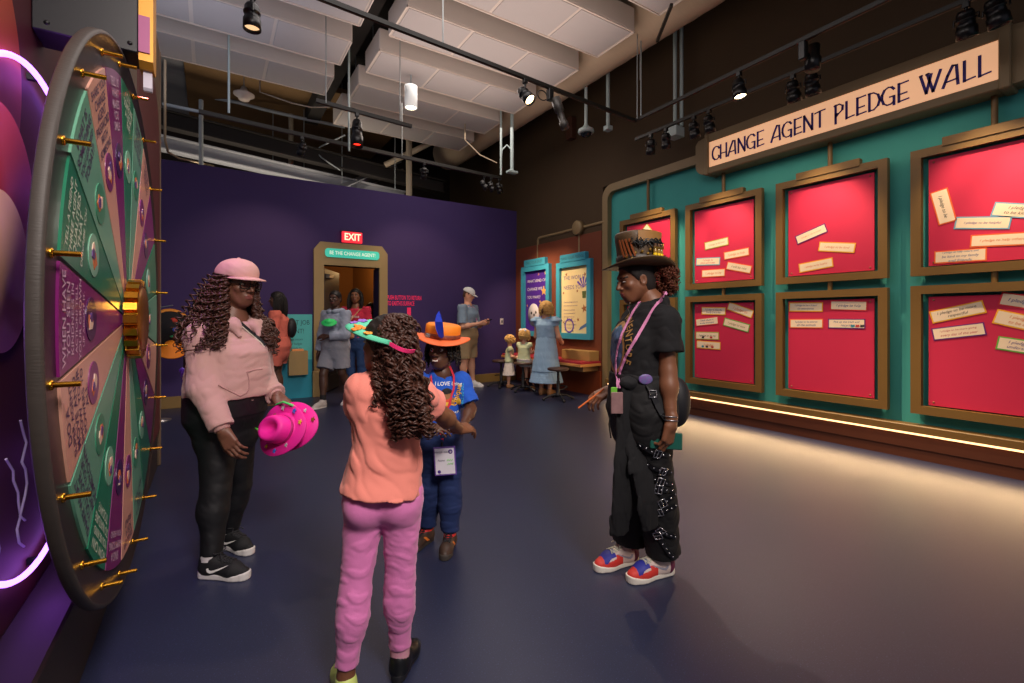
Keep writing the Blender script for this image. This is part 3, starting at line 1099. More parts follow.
PINK = mat('pink_board', 'c91d4a', rough=.7, var=.05, bump=.03, bscale=300)
SCREW = mat('screw_steel', 'b08060', rough=.3, metal=.8)
FC = [4.775, 3.563, 2.355, 1.135]
cname = ['far-left', 'second', 'third', 'right-hand']
for ci, yc in enumerate(FC):
    for top in (True, False):
        z0, z1 = (1.67, 2.81) if top else (.42, 1.58)
        w = 1.045
        lab = f"{'upper' if top else 'lower'} bronze frame with pink board, {['leftmost column behind the top-hatted woman', 'second column from the left', 'third column from the left', 'rightmost column cut by the picture edge'][ci]}"
        fr = thing('pledge_board', lab, 'frame', (5.4, yc, z0), 'bronze frames with pink boards on the pledge wall')
        m = MB()
        b = .075
        for lo, hi in (((yc - w / 2, z0), (yc - w / 2 + b, z1)), ((yc + w / 2 - b, z0), (yc + w / 2, z1)), ((yc - w / 2 + b, z0), (yc + w / 2 - b, z0 + b)), ((yc - w / 2 + b, z1 - b), (yc + w / 2 - b, z1))):
            m.box((5.395, lo[0], lo[1]), (5.455, hi[0], hi[1]))
        m.build('frame_border', GOLDP, fr)
        if top:
            m = MB()
            m.box((5.385, yc - .30, z1 - .02), (5.455, yc + .30, z1 + .06), bev=.004)
            m.build('stepped_header', GOLDP, fr)
            MB().cyl((5.43, yc - .02, z1 + .05), (5.43, yc - .02, 3.15 if ci else 3.36), .022, n=12).build('hanger_rod', GOLDP, fr)
        else:
            MB().cyl((5.43, yc - .02, z1), (5.43, yc - .02, 1.67), .022, n=12).build('hanger_rod', GOLDP, fr)
        bd = MB()
        by0, by1, bz0, bz1 = yc - .405, yc + .405, z0 + .085, z1 - .10
        bd.box((5.437, by0, bz0), (5.452, by1, bz1), bev=.002).build('pink_board', PINK, fr)
        sb = MB()
        for yy in (by0 + .04, by1 - .04):
            sb.cyl((5.452, yy, bz0 + .05), (5.50, yy, bz0 + .05), .015, n=8)
            sb.cyl((5.452, yy, bz1 - .05), (5.50, yy, bz1 - .05), .015, n=8)
        sb.build('standoff', SCREW, fr)
        for yy in (by0 + .035, by1 - .035):
            for zz in (bz0 + .03, bz1 - .03):
                MB().lathe((5.437, yy, zz), [(.009, 0), (.008, .003), (0, .004)], axis=(-1, 0, 0), n=10).build('screw', SCREW, fr)

PAPER = mat('slip_paper', 'f1dcc0', rough=.8, var=.03)
EDGES = {'yellow': 'f0ac1e', 'orange': 'ee6a2a', 'red': 'd8323a', 'purple': '6a1f72', 'blue': '6fa6c8', 'green': '5fae3a', 'olive': 'a8a83a'}
INKS = {'blue': '2a3f8a', 'red': 'c03a4a', 'orange': 'd9772e', 'black': '35302e', 'purple': '5a3a8a', 'olive': '8a7a3a'}
def slip(l, r, h, edge, ink, text, label, marks=None):
    a, b = onX(l[0], l[1], 5.435), onX(r[0], r[1], 5.435)
    u = (b - a)
    L = u.length
    u.normalize()
    v = OUT.cross(u)
    v = v if v.z > 0 or abs(v.z) < .3 else -v
    if u.cross(v).x > 0:
        v = -v
    n = u.cross(v)
    c = (a + b) / 2
    t = thing('pledge_slip', label, 'paper slip', c - V(0, 0, h / 2), 'handwritten pledge slips on the pink boards')
    MB().prism([(-L / 2, -h / 2), (L / 2, -h / 2), (L / 2, h / 2), (-L / 2, h / 2)], c, u, v, .002).build('border', mat('slip_edge_' + edge, EDGES[edge], rough=.7), t)
    e = .010
    MB().prism([(-L / 2 + e, -h / 2 + e), (L / 2 - e, -h / 2 + e), (L / 2 - e, h / 2 - e), (-L / 2 + e, h / 2 - e)], c + n * .002, u, v, .0008).build('paper', PAPER, t)
    m = MB()
    lines = text.split('|')
    for i, s in enumerate(lines):
        fs = min(.045 if len(lines) == 1 else .034, (L - .05) / (max(len(s), 1) * .5))
        put_text(m, s, fs, c + n * .0028 + v * ((len(lines) - 1) / 2 - i) * h * .34, u, v, lift=.0006, shear=.25)
    m.build('handwriting', mat('ink_' + ink, INKS[ink], rough=.8), t)
    if marks:
        for k, (off, col) in enumerate(marks):
            mk = MB()
            q = c + u * off - v * h * .2
            mk.prism([(-.018, -.012), (.0, -.015), (.018, -.010), (.016, .012), (-.002, .009), (-.015, .013)], q + n * .003, u, v, .0005)
            mk.build('doodle', mat('doodle_' + col, {'teal': '2a8aa0', 'red': 'c03030', 'black': '3a3030'}[col]), t)
    return t

slip((645, 226), (662, 248), .10, 'olive', 'olive', 'I pledge', 'olive-edged slip slanting steeply out from behind the brown top hat')
B2, B3 = 'upper board of the second column', 'upper board of the third column'
slip((704.8, 246.4), (728.4, 240.8), .10, 'olive', 'olive', 'I pledge to be kind', 'olive-edged slip tilted up, highest on the ' + B2)
slip((724, 256.2), (749.3, 251.3), .10, 'orange', 'orange', 'I pledge to help', 'orange-edged slip tilted up at the right of the ' + B2)
slip((696.2, 261.9), (720.1, 261), .10, 'blue', 'red', 'I pledge to|share and listen', 'blue-edged slip lying level at the left of the ' + B2)
slip((726.8, 265.4), (751.4, 269.8), .10, 'orange', 'olive', 'I will be nice', 'orange-edged slip tilted downward, lower right of the ' + B2)
slip((701.8, 273.8), (725.2, 272.4), .10, 'orange', 'orange', 'I pledge to be', 'nearly level orange-edged slip lowest on the ' + B2)
L2, L3 = 'lower board of the second column', 'lower board of the third column'
slip((701.7, 310.8), (725.7, 311.2), .10, 'yellow', 'blue', 'I pledge to help my|family everyday', 'yellow-edged level slip at the top left of the ' + L2)
slip((728.2, 305.6), (752.8, 314.5), .10, 'yellow', 'orange', 'I pledge to', 'yellow-edged slip tilted downward at the top right of the ' + L2)
slip((695.8, 322.7), (718.3, 320.2), .10, 'red', 'blue', 'Think about it|in the moment', 'red-edged slip second down at the left of the ' + L2)
slip((723.9, 321.4), (749.3, 328.6), .10, 'green', 'olive', 'I pledge to care', 'green-edged slip tilted downward on the ' + L2)
slip((695.8, 335.4), (719, 336), .10, 'olive', 'black', 'I pledge to do my', 'olive-edged level slip with doodles on the ' + L2, [(-.06, 'black'), (.06, 'red')])
slip((696.8, 344.2), (720.6, 346), .10, 'yellow', 'orange', 'I pledge', 'yellow-edged slip with small doodles lowest on the ' + L2, [(-.08, 'teal'), (-.02, 'black'), (.06, 'red')])
slip((796.2, 240.6), (826.5, 227.4), .10, 'purple', 'orange', 'I pledge to talk to people', 'purple-edged slip tilted steeply up, highest on the ' + B3)
slip((818.9, 246.5), (855.3, 248), .10, 'yellow', 'orange', 'I pledge to be kind', 'yellow-edged nearly level slip at the right of the ' + B3)
slip((799.1, 268.5), (833.1, 261.9), .10, 'yellow', 'orange', 'I pledge to be helpful', 'yellow-edged slip tilted up, lowest on the ' + B3)
slip((789.2, 307), (823, 307), .10, 'yellow', 'blue', 'I pledge to be a friend|to everyone', 'yellow-edged slip at the top left of the ' + L3)
slip((830.3, 305.3), (867.4, 305.9), .10, 'red', 'blue', 'I pledge to help', 'red-edged slip at the top right of the ' + L3)
slip((789.9, 323.5), (823.2, 323.5), .10, 'orange', 'blue', 'I pledge to be kind to|all the animals', 'orange-edged slip second down at the left of the ' + L3)
slip((828.1, 323.5), (865.4, 323.9), .10, 'purple', 'blue', 'Pick up the trash and|recycle', 'purple-edged slip with three small doodles on the ' + L3, [(.06, 'teal'), (.10, 'red'), (.14, 'black')])
B4, L4 = 'upper right-hand board', 'lower right-hand board'
slip((938.5, 190.3), (947.9, 223), .125, 'orange', 'black', 'I pledge to be', 'orange-edged slip standing almost upright on the ' + B4)
slip((954.9, 223), (1011, 222.6), .105, 'blue', 'purple', 'I pledge to be helpful', 'level blue-edged slip at the middle of the ' + B4)
slip((992.8, 209), (1042, 212), .115, 'blue', 'black', 'I pledge|to be kind', 'blue-edged slip at the right edge of the ' + B4 + ', above the others')
slip((970.3, 241.3), (1036, 238), .105, 'orange', 'orange', 'I pledge to help others', 'orange-edged slip reaching the right picture edge on the ' + B4)
slip((934.3, 257.7), (987, 254), .11, 'orange', 'blue', 'I pledge to help nature and|be kind to my family|and friends', 'orange-edged slip with three lines of writing, lowest on the ' + B4)
slip((930.9, 317.6), (984.7, 306.3), .11, 'yellow', 'black', 'I pledge to be more|respectful', 'yellow-edged slip tilted up at the top left of the ' + L4)
slip((932.4, 334.6), (985.6, 328.4), .11, 'purple', 'red', 'I pledge to be more giving|every day of the year', 'purple-edged slip with red writing on the ' + L4)
slip((1000, 298.3), (1046, 305), .11, 'red', 'blue', 'I pledge to', 'red-edged slip topmost at the right of the ' + L4)
slip((994.8, 316), (1042, 326), .12, 'yellow', 'orange', 'I pledge|to be a', 'yellow-edged slip with orange writing at the right of the ' + L4)
slip((997, 342.5), (1046, 350), .11, 'green', 'purple', 'I pledge to|understand', 'green-edged slip lowest at the right of the ' + L4)

# ================================================================ two teal poster panels, their pipes, the counter and stools
TEALF = mat('teal_frame_paint', '3898b4', rough=.55, var=.05)
def poster(y0, y1, z0, z1, face, label, head, lines, ink, group='teal framed poster panels'):
    p = thing('poster_panel', label, 'poster panel', (5.45, (y0 + y1) / 2, z0), group)
    x0 = 5.34
    m = MB()
    b = .10
    for lo, hi in (((y0, z0), (y0 + b, z1)), ((y1 - b, z0), (y1, z1)), ((y0 + b, z0), (y1 - b, z0 + b)), ((y0 + b, z1 - b), (y1 - b, z1))):
        m.box((x0, lo[0], lo[1]), (5.46, hi[0], hi[1]))
    m.build('frame_border', TEALF, p)
    h = MB()
    h.box((x0 - .01, y0 + .12, z1 - .01), (5.46, y1 - .12, z1 + .13), bev=.006)
    hd = h.build('header', TEALF, p)
    t = MB()
    put_text(t, head, .075, V(x0 - .011, (y0 + y1) / 2, z1 + .06), U, UP, sx=.9)
    t.build('lettering', mat('header_ink', '3a6a70', rough=.6), hd)
    MB().box((x0 + .05, y0 + b, z0 + b), (5.46, y1 - b, z1 - b)).build('poster', face, p)
    t = MB()
    for s, size, dy, dz in lines:
        put_text(t, s, size, V(x0 + .05, y1 - b - dy, z1 - b - dz), U, UP, align='LEFT', lift=.002)
    t.build('poster_text', ink, p)
    return p, x0 + .05

def star(m, o, r, rot=0, lift=.003):
    pl = [(r * (1 if k % 2 == 0 else .42) * math.cos(rot + k * PI / 5), r * (1 if k % 2 == 0 else .42) * math.sin(rot + k * PI / 5)) for k in range(10)]
    return m.prism(pl, o, U, UP, lift)

pa, xa = poster(7.06, 8.0, .94, 2.33, mat('poster_purple', '4b2290', rough=.6), 'purple teal-framed poster beside the corner asking what kind of change', 'TAKE YOUR SPOT',
                [('WHAT KIND OF', .085, .06, .2), ('CHANGE WILL', .085, .06, .36), ('YOU MAKE?', .085, .06, .52)], mat('poster_white', 'e8e2f0', rough=.6))
for y, z, r in ((7.22, 2.17, .05), (7.28, 1.82, .10), (7.40, 1.62, .035), (7.2, 2.0, .03), (7.45, 2.15, .03), (7.25, 1.5, .03), (7.84, 1.55, .03)):
    star(MB(), V(xa, y, z), r, .3).build('star', mat('poster_gold', 'e0a85a', rough=.5), pa)
m = MB()
m.lathe(V(xa, 7.62, 1.36), [(.19, 0), (.19, .004), (0, .005)], axis=OUT, n=24, sx=1.0, sy=1.2)
m.build('round_emblem', mat('poster_grey', 'c9c2c8', rough=.6), pa)
m = MB()
for y, z in ((7.69, 1.40), (7.60, 1.36), (7.54, 1.41), (7.66, 1.27), (7.58, 1.25)):
    m.lathe(V(xa - .005, y, z), [(.03, 0), (0, .003)], axis=OUT, n=12)
m.build('emblem_figure', mat('poster_dark', '3a3a3a', rough=.6), pa)
pb, xb = poster(5.91, 6.84, .93, 2.30, mat('poster_cream', 'ecd7a0', rough=.6), 'cream teal-framed poster reading the world needs you above the counter', 'MAKE YOUR PLEDGE',
                [('THE WORLD', .10, .06, .19), ('NEEDS YOU', .10, .06, .36), ('Choose a pledge card and', .036, .07, .62), ('write down your promise.', .036, .07, .68), ('Decorate it and then', .036, .07, .76), ('post it on the wall for', .036, .07, .82), ('all the agents to see.', .036, .07, .88), ('Every small change can', .036, .07, .96), ('help to make the world', .036, .07, 1.02), ('a better place for all.', .036, .07, 1.08)], mat('poster_ink', '7a5a90', rough=.6))
for y, z, r in ((6.60, 2.08, .035), (6.10, 2.05, .035), (6.68, 1.75, .03), (6.3, 1.77, .03), (6.12, 1.46, .075), (6.28, 1.27, .035), (6.68, 1.22, .02)):
    star(MB(), V(xb, y, z), r, .5).build('star', mat('poster_brown', 'a5663a', rough=.5), pb)
m = MB()
for k in range(5):
    a = PI * (.2 + .15 * k)
    m.prism([(0, 0), (.18 * math.cos(a - .12), .18 * math.sin(a - .12)), (.2 * math.cos(a), .2 * math.sin(a)), (.18 * math.cos(a + .12), .18 * math.sin(a + .12))], V(xb, 6.14, 1.82), U, UP, .003)
m.lathe(V(xb, 6.52, 1.16), [(.13, 0), (.13, .003), (.10, .004), (.10, 0)], axis=OUT, n=20)
m.build('drawing', mat('poster_violet', '6a4ab0', rough=.5), pb)
m = MB()
m.prism([(-.04, -.1), (.04, -.1), (.05, .02), (-.05, .02)], V(xb, 6.12, 1.74), U, UP, .004)
for k in range(7):
    a = 2 * PI * k / 7
    m.prism([(.1 * math.cos(a), .1 * math.sin(a)), (.16 * math.cos(a + .1), .16 * math.sin(a + .1)), (.13 * math.cos(a + .3), .13 * math.sin(a + .3))], V(xb, 6.52, 1.16), U, UP, .003)
m.build('drawing', mat('poster_green', '5a6a3a', rough=.5), pb)
m = MB()
m.prism([(-.14, -.06), (.08, .02), (.15, .1), (.03, .06), (-.1, .0)], V(xb, 6.12, 1.14), U, UP, .003)
m.build('drawing', mat('poster_blue', '5a78b0', rough=.5), pb)

pc = thing('wall_pipework', 'taupe tube with a round disc joining both teal posters to the pledge wall border', 'pipework', (5.43, 6.8, 2.3))
q0, q1, q2, q3 = V(5.43, 7.52, 2.45), V(5.43, 7.52, 2.87), V(5.43, 6.28, 2.87), V(5.43, 6.28, 2.42)
MB().tube([q0, q1 - V(0, 0, .04), q1 - V(0, .02, .01), q1 - V(0, .05, 0), q2, V(5.43, 5.66, 2.87)], .028, n=10).build('long_tube', TAUPE, pc)
MB().tube([q2, q3], .028, n=10).build('drop_tube', TAUPE, pc)
MB().lathe(q2, [(0, .085), (.115, .085), (.125, .075), (.125, 0), (0, 0)], axis=OUT, n=28).build('disc', TAUPE, pc)

cn = thing('wall_counter', 'low counter with a red top and lit front edge beneath the teal posters', 'counter', (5.25, 6.9, 0))
MB().box((4.98, 5.74, .55), (5.46, 8.15, .585), bev=.004).build('countertop', mat('counter_red', 'a8283a', rough=.35), cn)
MB().box((4.96, 5.73, .505), (5.46, 8.16, .55), bev=.006).build('front_edge', mat('counter_edge', 'c98a4a', rough=.4), cn)
MB().box((5.08, 5.80, .42), (5.46, 8.1, .505)).build('apron', mat('counter_tan', '8f6a3c', rough=.5), cn)
MB().box((5.38, 5.72, .0), (5.46, 8.2, .42)).build('base_panel', mat('rust_base', '8a3d18', rough=.6, var=.08), cn)
bx = MB().box((5.2, 5.78, .586), (5.44, 6.5, .75), bev=.006)
tag(bx.build('card_box', mat('card_box_tan', 'b08a50', rough=.55)), 'tan open card box standing at the right end of the red counter', 'box')

STW = mat('stool_seat_wood', '4a332a', rough=.4, var=.15, vscale=20)
STM = mat('stool_iron', '17161a', rough=.5)
def stool(x, y, rot, label):
    s = thing('swivel_stool', label, 'stool', (x, y, 0), 'black iron swivel stools at the counter')
    o = V(x, y, 0)
    MB().lathe(o + V(0, 0, .468), [(0, 0), (.15, 0), (.172, .012), (.172, .034), (.155, .044), (0, .046)], n=26).build('seat', STW, s)
    MB().lathe(o, [(.028, .06), (.028, .30), (.02, .302), (.02, .44), (.06, .46), (.06, .468)], n=14).build('post', STM, s)
    MB().lathe(o, [(0, .05), (.05, .05), (.055, .09), (.03, .12)], n=14).build('hub', STM, s)
    for k in range(4):
        a = rot + k * PI / 2
        e = V(math.cos(a), math.sin(a), 0)
        MB().tube([o + e * .03 + V(0, 0, .085), o + e * .14 + V(0, 0, .075), o + e * .24 + V(0, 0, .03)], .018, n=8).ell(o + e * .245 + V(0, 0, .022), (.026, .026, .022)).build('leg', STM, s)
    m = MB()
    m.tube([o + V(.14 * math.cos(t), .14 * math.sin(t), .21) for t in np.linspace(rot - 1.1, rot + 1.1, 12)], .01, n=6)
    e = V(math.cos(rot), math.sin(rot), 0)
    m.tube([o + e * .02 + V(0, 0, .16), o + e * .10 + V(0, 0, .17), o + e * .14 + V(0, 0, .21)], .01, n=6)
    m.build('footrest', STM, s)
    return s
stool(4.62, 5.86, -.3, 'empty stool beside the woman in the pale blue dress')
stool(4.67, 6.93, .4, 'stool under the small girl with a white hair bow')
stool(4.60, 7.56, .9, 'stool nearest the back wall under the smallest child')


# ================================================================ back wall: portal, exit sign, wall text, teal poster
X1, Z1 = V(1, 0, 0), V(0, 0, 1)
PORT = mat('portal_tan', '9a855a', rough=.55, var=.05)
po = thing('door_1', 'tan bevelled portal surround of the open doorway', 'doorway', (2.03, WB - .05, 0))
po['kind'] = 'structure'
ox0, ox1, oz = 1.42, 2.645, 2.56
m = MB()
out = [(ox0, 0), (DX0, 0), (DX0, DZ), (DX1, DZ), (DX1, 0), (ox1, 0), (ox1, oz - .13), (ox1 - .10, oz), (ox0 + .10, oz), (ox0, oz - .13)]
m.prism([(ox0, 0), (DX0, 0), (DX0, oz - .0), (ox0 + .10, oz), (ox0, oz - .13)], (0, WB, 0), X1, Z1, .07)
m.prism([(DX1, 0), (ox1, 0), (ox1, oz - .13), (ox1 - .10, oz), (DX1, oz)], (0, WB, 0), X1, Z1, .07)
m.prism([(DX0, DZ), (DX1, DZ), (DX1, oz), (DX0, oz)], (0, WB, 0), X1, Z1, .07)
m.box((ox0 - .02, WB - .085, 0), (DX0, WB, .42), bev=.005)
m.box((DX1, WB - .085, 0), (ox1 + .02, WB, .42), bev=.005)
m.build('portal_surround', PORT, po)
m = MB()
m.prism(rbox2d(.90, .145, .05), (2.04, WB - .07, 2.385), X1, Z1, .02)
pn = m.build('name_plate', mat('plate_teal', '3fc7ae', rough=.4, emit=.45, var=.02), po)
t = MB()
put_text(t, 'BE THE CHANGE AGENT!', .084, V(2.04, WB - .09, 2.385), X1, Z1, sx=.80, bold=.008)
t.build('lettering', mat('plate_letters', 'e8f5e0', rough=.5, emit=.5, var=0), pn)

ex = thing('exit_sign', 'red illuminated exit sign mounted on the purple wall over the doorway', 'sign', (2.03, WB, 2.58))
MB().box((1.87, WB - .06, 2.585), (2.205, WB, 2.77), bev=.008).build('housing', mat('exit_red', 'e02a38', rough=.35, emit=1.1, var=.02), ex)
MB().box((1.85, WB - .05, 2.77), (2.215, WB, 2.785)).build('canopy', BLACKM, ex)
t = MB()
put_text(t, 'EXIT', .165, V(2.04, WB - .06, 2.675), X1, Z1, bold=.02, sx=.82)
t.build('lettering', mat('exit_letters', 'ffb090', rough=.4, emit=2.2, var=0), ex)

t = MB()
put_text(t, 'PUSH BUTTON TO RETURN', .11, V(2.66, WB, 1.665), X1, Z1, align='LEFT', sx=.47, bold=.012)
put_text(t, "TO EARTH'S SURFACE", .11, V(2.66, WB, 1.56), X1, Z1, align='LEFT', sx=.47, bold=.012)
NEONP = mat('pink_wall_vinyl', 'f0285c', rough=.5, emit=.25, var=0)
tag(t.build('wall_lettering', NEONP), 'pink wall text reading push button to return, right of the doorway', 'wall text')
m = MB()
m.box((3.03, WB - .006, .95), (3.10, WB, 1.49))
m.prism([(-.10, .0), (0, -.13), (.10, .0)], (3.065, WB, .96), X1, Z1, .006)
tag(m.build('wall_arrow', NEONP), 'pink vertical bar arrow on the purple wall under the pink text', 'wall graphic')

pg = thing('wall_poster', 'teal floor-standing poster panel reading great job agent left of the doorway', 'poster', (1.2, WB, 0))
MB().box((.86, WB - .03, .0), (1.40, WB, 1.355), bev=.004).build('panel', mat('poster_teal', '4fb9bb', rough=.6), pg)
MB().box((.86, WB - .032, .0), (1.40, WB - .03, .62)).build('lower_panel', mat('poster_teal_deep', '1f8fa8', rough=.6), pg)
t = MB()
put_text(t, 'GREAT JOB', .105, V(1.15, WB - .03, 1.22), X1, Z1, sx=.8)
put_text(t, 'AGENT!', .105, V(1.13, WB - .03, 1.08), X1, Z1, sx=.8)
for i, s in enumerate(('Please return', 'your badges', 'and hats to', 'the bin below')):
    put_text(t, s, .055, V(1.14, WB - .03, .95 - i * .07), X1, Z1, sx=.8)
t.build('poster_text', mat('poster_dark_ink', '1f4a5a', rough=.6), pg)
bn = thing('return_bin', 'tan open wall bin mounted on the teal poster left of the doorway', 'bin', (1.17, WB - .03, .38))
m = MB()
x0, x1, y0, y1, z0, z1 = 1.03, 1.31, WB - .19, WB - .032, .39, .77
m.box((x0, y0, z0), (x1, y0 + .015, z1)).box((x0, y1 - .015, z0), (x1, y1, z1)).box((x0, y0 + .015, z0), (x0 + .015, y1 - .015, z1)).box((x1 - .015, y0 + .015, z0), (x1, y1 - .015, z1)).box((x0 + .015, y0 + .015, z0), (x1 - .015, y1 - .015, z0 + .015))
m.build('bin_body', mat('bin_tan', '9c8455', rough=.55), bn)
m = MB()
m.box((x0 + .05, y0 + .03, z0 + .3), (x1 - .06, y1 - .03, z1 + .03))
m.build('card_stack', mat('card_orange', 'e8975a', rough=.7), bn)
sw = thing('wall_switch', 'small white switch plate on the purple wall near the right corner', 'switch', (5.06, WB, 1.17))
MB().box((5.02, WB - .012, 1.165), (5.10, WB, 1.29), bev=.004).build('plate', mat('switch_white', 'c8c4c4', rough=.4), sw)
MB().box((5.045, WB - .018, 1.2), (5.075, WB - .012, 1.255)).build('rocker', mat('switch_dark', '55525a', rough=.4), sw)

# room behind the doorway
INNER = mat('inner_room_paint', '8a5a2a', rough=.8, var=.05)
m = MB()
m.box((.4, 12.0 - .45, 0), (4.2, 11.6, 3.2))
m.box((3.6, WB + .12, 0), (3.7, 11.55, 3.2))
struct(m.build('wall_inner_room', INNER))
m = MB().prism([(1.2, 11.5), (2.9, 11.5), (3.55, 9.4), (3.55, 9.3), (2.8, 11.3), (1.2, 11.3)], (0, 0, 0), X1, V(0, 1, 0), 3.0)
struct(m.build('wall_inner_slant', INNER))
struct(MB().box((.4, WB + .12, 3.0), (3.7, 11.6, 3.1)).build('ceiling_inner', mat('inner_ceiling', '6a4a2a', rough=.9)))
struct(MB().box((.4, WB + .12, 0), (.5, 11.6, 3.1)).build('wall_inner_left', INNER))
m = MB()
m.box((DX1 - .001, WB - .005, 0), (DX1 + .05, WB + .30, DZ))
struct(m.build('door_jamb_right', mat('jamb_blue', '27386e', rough=.5)))
m = MB()
m.box((DX0 - .05, WB - .005, 0), (DX0 + .001, WB + .16, DZ)).box((DX0, WB + .0, DZ), (DX1, WB + .16, DZ + .04))
struct(m.build('door_jamb_left', mat('jamb_dark', '2a2030', rough=.6)))
dl = thing('door_leaf', 'grey door leaf standing open inside the doorway', 'door', (1.6, WB + .14, 0))
dl['kind'] = 'structure'
ang = math.radians(62)
du, dn = V(math.cos(ang), math.sin(ang), 0), V(math.sin(ang), -math.cos(ang), 0)
c = V(1.6, WB + .15, 0) + du * .44
MB().obox(c + V(0, 0, 1.08), (.88, .045, 2.13), du, dn, Z1, bev=.004).build('slab', mat('door_grey', '4a4440', rough=.5), dl)
MB().obox(c + V(0, 0, 2.02) + dn * .05 - du * .20, (.26, .06, .07), du, dn, Z1, bev=.006).build('closer', mat('closer_steel', 'a39a8a', rough=.35, metal=.4), dl)
MB().obox(c + V(0, 0, .16) + dn * .025, (.80, .006, .26), du, dn, Z1).build('kick_plate', mat('kick_steel', '6a625c', rough=.35, metal=.5), dl)
MB().cyl(c + V(0, 0, 1.0) + du * .38 + dn * .02, c + V(0, 0, 1.0) + du * .38 + dn * .08, .015, n=8).cyl(c + V(0, 0, 1.0) + du * .38 + dn * .07, c + V(0, 0, 1.0) + du * .27 + dn * .07, .012, n=8).build('handle', mat('closer_steel', 'a39a8a'), dl)
lp = thing('inner_lamp', 'warm amber lamp glowing low in the room behind the doorway', 'lamp', (2.9, 10.2, 2.4))
MB().lathe((2.9, 10.2, 2.4), [(0, 0), (.08, .01), (.1, .1), (.05, .16), (.01, .6)], n=16).build('shade', mat('amber_glow', 'ffb050', emit=2, var=0), lp)
lamp('lamp', 'POINT', (2.7, 10.0, 2.3), (1, .6, .25), 12, size=.1, parent=lp)


# ================================================================ the big spinning wheel on the left
WC = V(-.2775, 2.36, 1.28)                                      # centre of the front face
wyaw = math.radians(1.29)
WN = V(math.cos(wyaw), -math.sin(wyaw) * 1.0, 0)              # facing into the hall
WU = V(math.sin(wyaw), math.cos(wyaw), 0)                     # away from the camera along the wall
def wp(r, a, h=0.0):
    """point on the wheel: radius, angle (0 = away from the camera, 90 = up), height above the face"""
    return WC + WU * (r * math.cos(a)) + V(0, 0, 1) * (r * math.sin(a)) + WN * h

wh = thing('prize_wheel', 'huge upright spinning wheel of green, pink and purple wedges with brass pegs', 'wheel', WC - V(0, 0, 1.0))
RIMW = mat('rim_wood', '433d39', rough=.55, var=.25, vscale=5, stretch=(1, 1, 6), bump=.1, bscale=40)
RINGW = mat('ring_dark_wood', '2a1f1c', rough=.35, var=.25, vscale=6, stretch=(8, 1, 1), spec=.6)
NW = 160
m = MB()
m.lathe(WC, [(.93, -.026), (1.0, -.026), (1.003, -.022), (1.003, -.004), (1.0, .002), (.992, .003)], axis=WN, n=NW)
m.build('rim_band', RIMW, wh)
m = MB()
m.lathe(WC, [(.992, .003), (.985, -.002), (0.10, -.002)], axis=WN, n=NW)
m.lathe(WC, [(.10, -.03), (.97, -.03)], axis=WN, n=NW)
m.build('ring', RINGW, wh)
WCOL = {'purple': ('7c1f6a', 'd9b8cf'), 'green': ('1f7a5a', 'd8e4cf'), 'mint': ('6aa58a', '4a2f5a'), 'pink': ('d9a08c', '4a2f5a')}
TXT = {
    0: 'WHEN HAVE|YOU SEEN|KINDNESS IN|ACTION? TELL|YOUR GROWN|UP ABOUT IT.', 1: 'TELL A FRIEND|THREE AGENT|QUALITIES|THAT|DESCRIBE YOU', 2: 'WHAT IS|SOMETHING|YOU LEARNED|TODAY?',
    3: 'SHARE YOUR|CHANGE|AGENT|PASSWORD|WITH|SOMEONE.', 4: 'TELL US|WHAT|MAKES|YOU|SMILE', 5: 'GIVE|SOMEONE|A HIGH|FIVE', 6: 'NAME A|CHANGE|AGENT|YOU KNOW', 7: 'THANK A|HELPER|TODAY', 19: 'DO A|SUPER AGENT|MOVE AND|SHOW YOUR|POWERS TO|ALL', 18: 'SHARE WHAT|YOU LOVE|ABOUT YOUR|HOMETOWN', 17: 'HOW CAN|YOU BE KIND|TO NATURE|TODAY?', 16: 'SING A|HAPPY SONG|FOR A FRIEND', 15: 'SPEAK UP|FOR A|FRIEND', 14: 'MAKE A|NEW|FRIEND TODAY'}
seq = ['purple', 'green', 'mint', 'pink']
da = 2 * PI / 20
pos = {0: 'the wedge nearest the camera'}
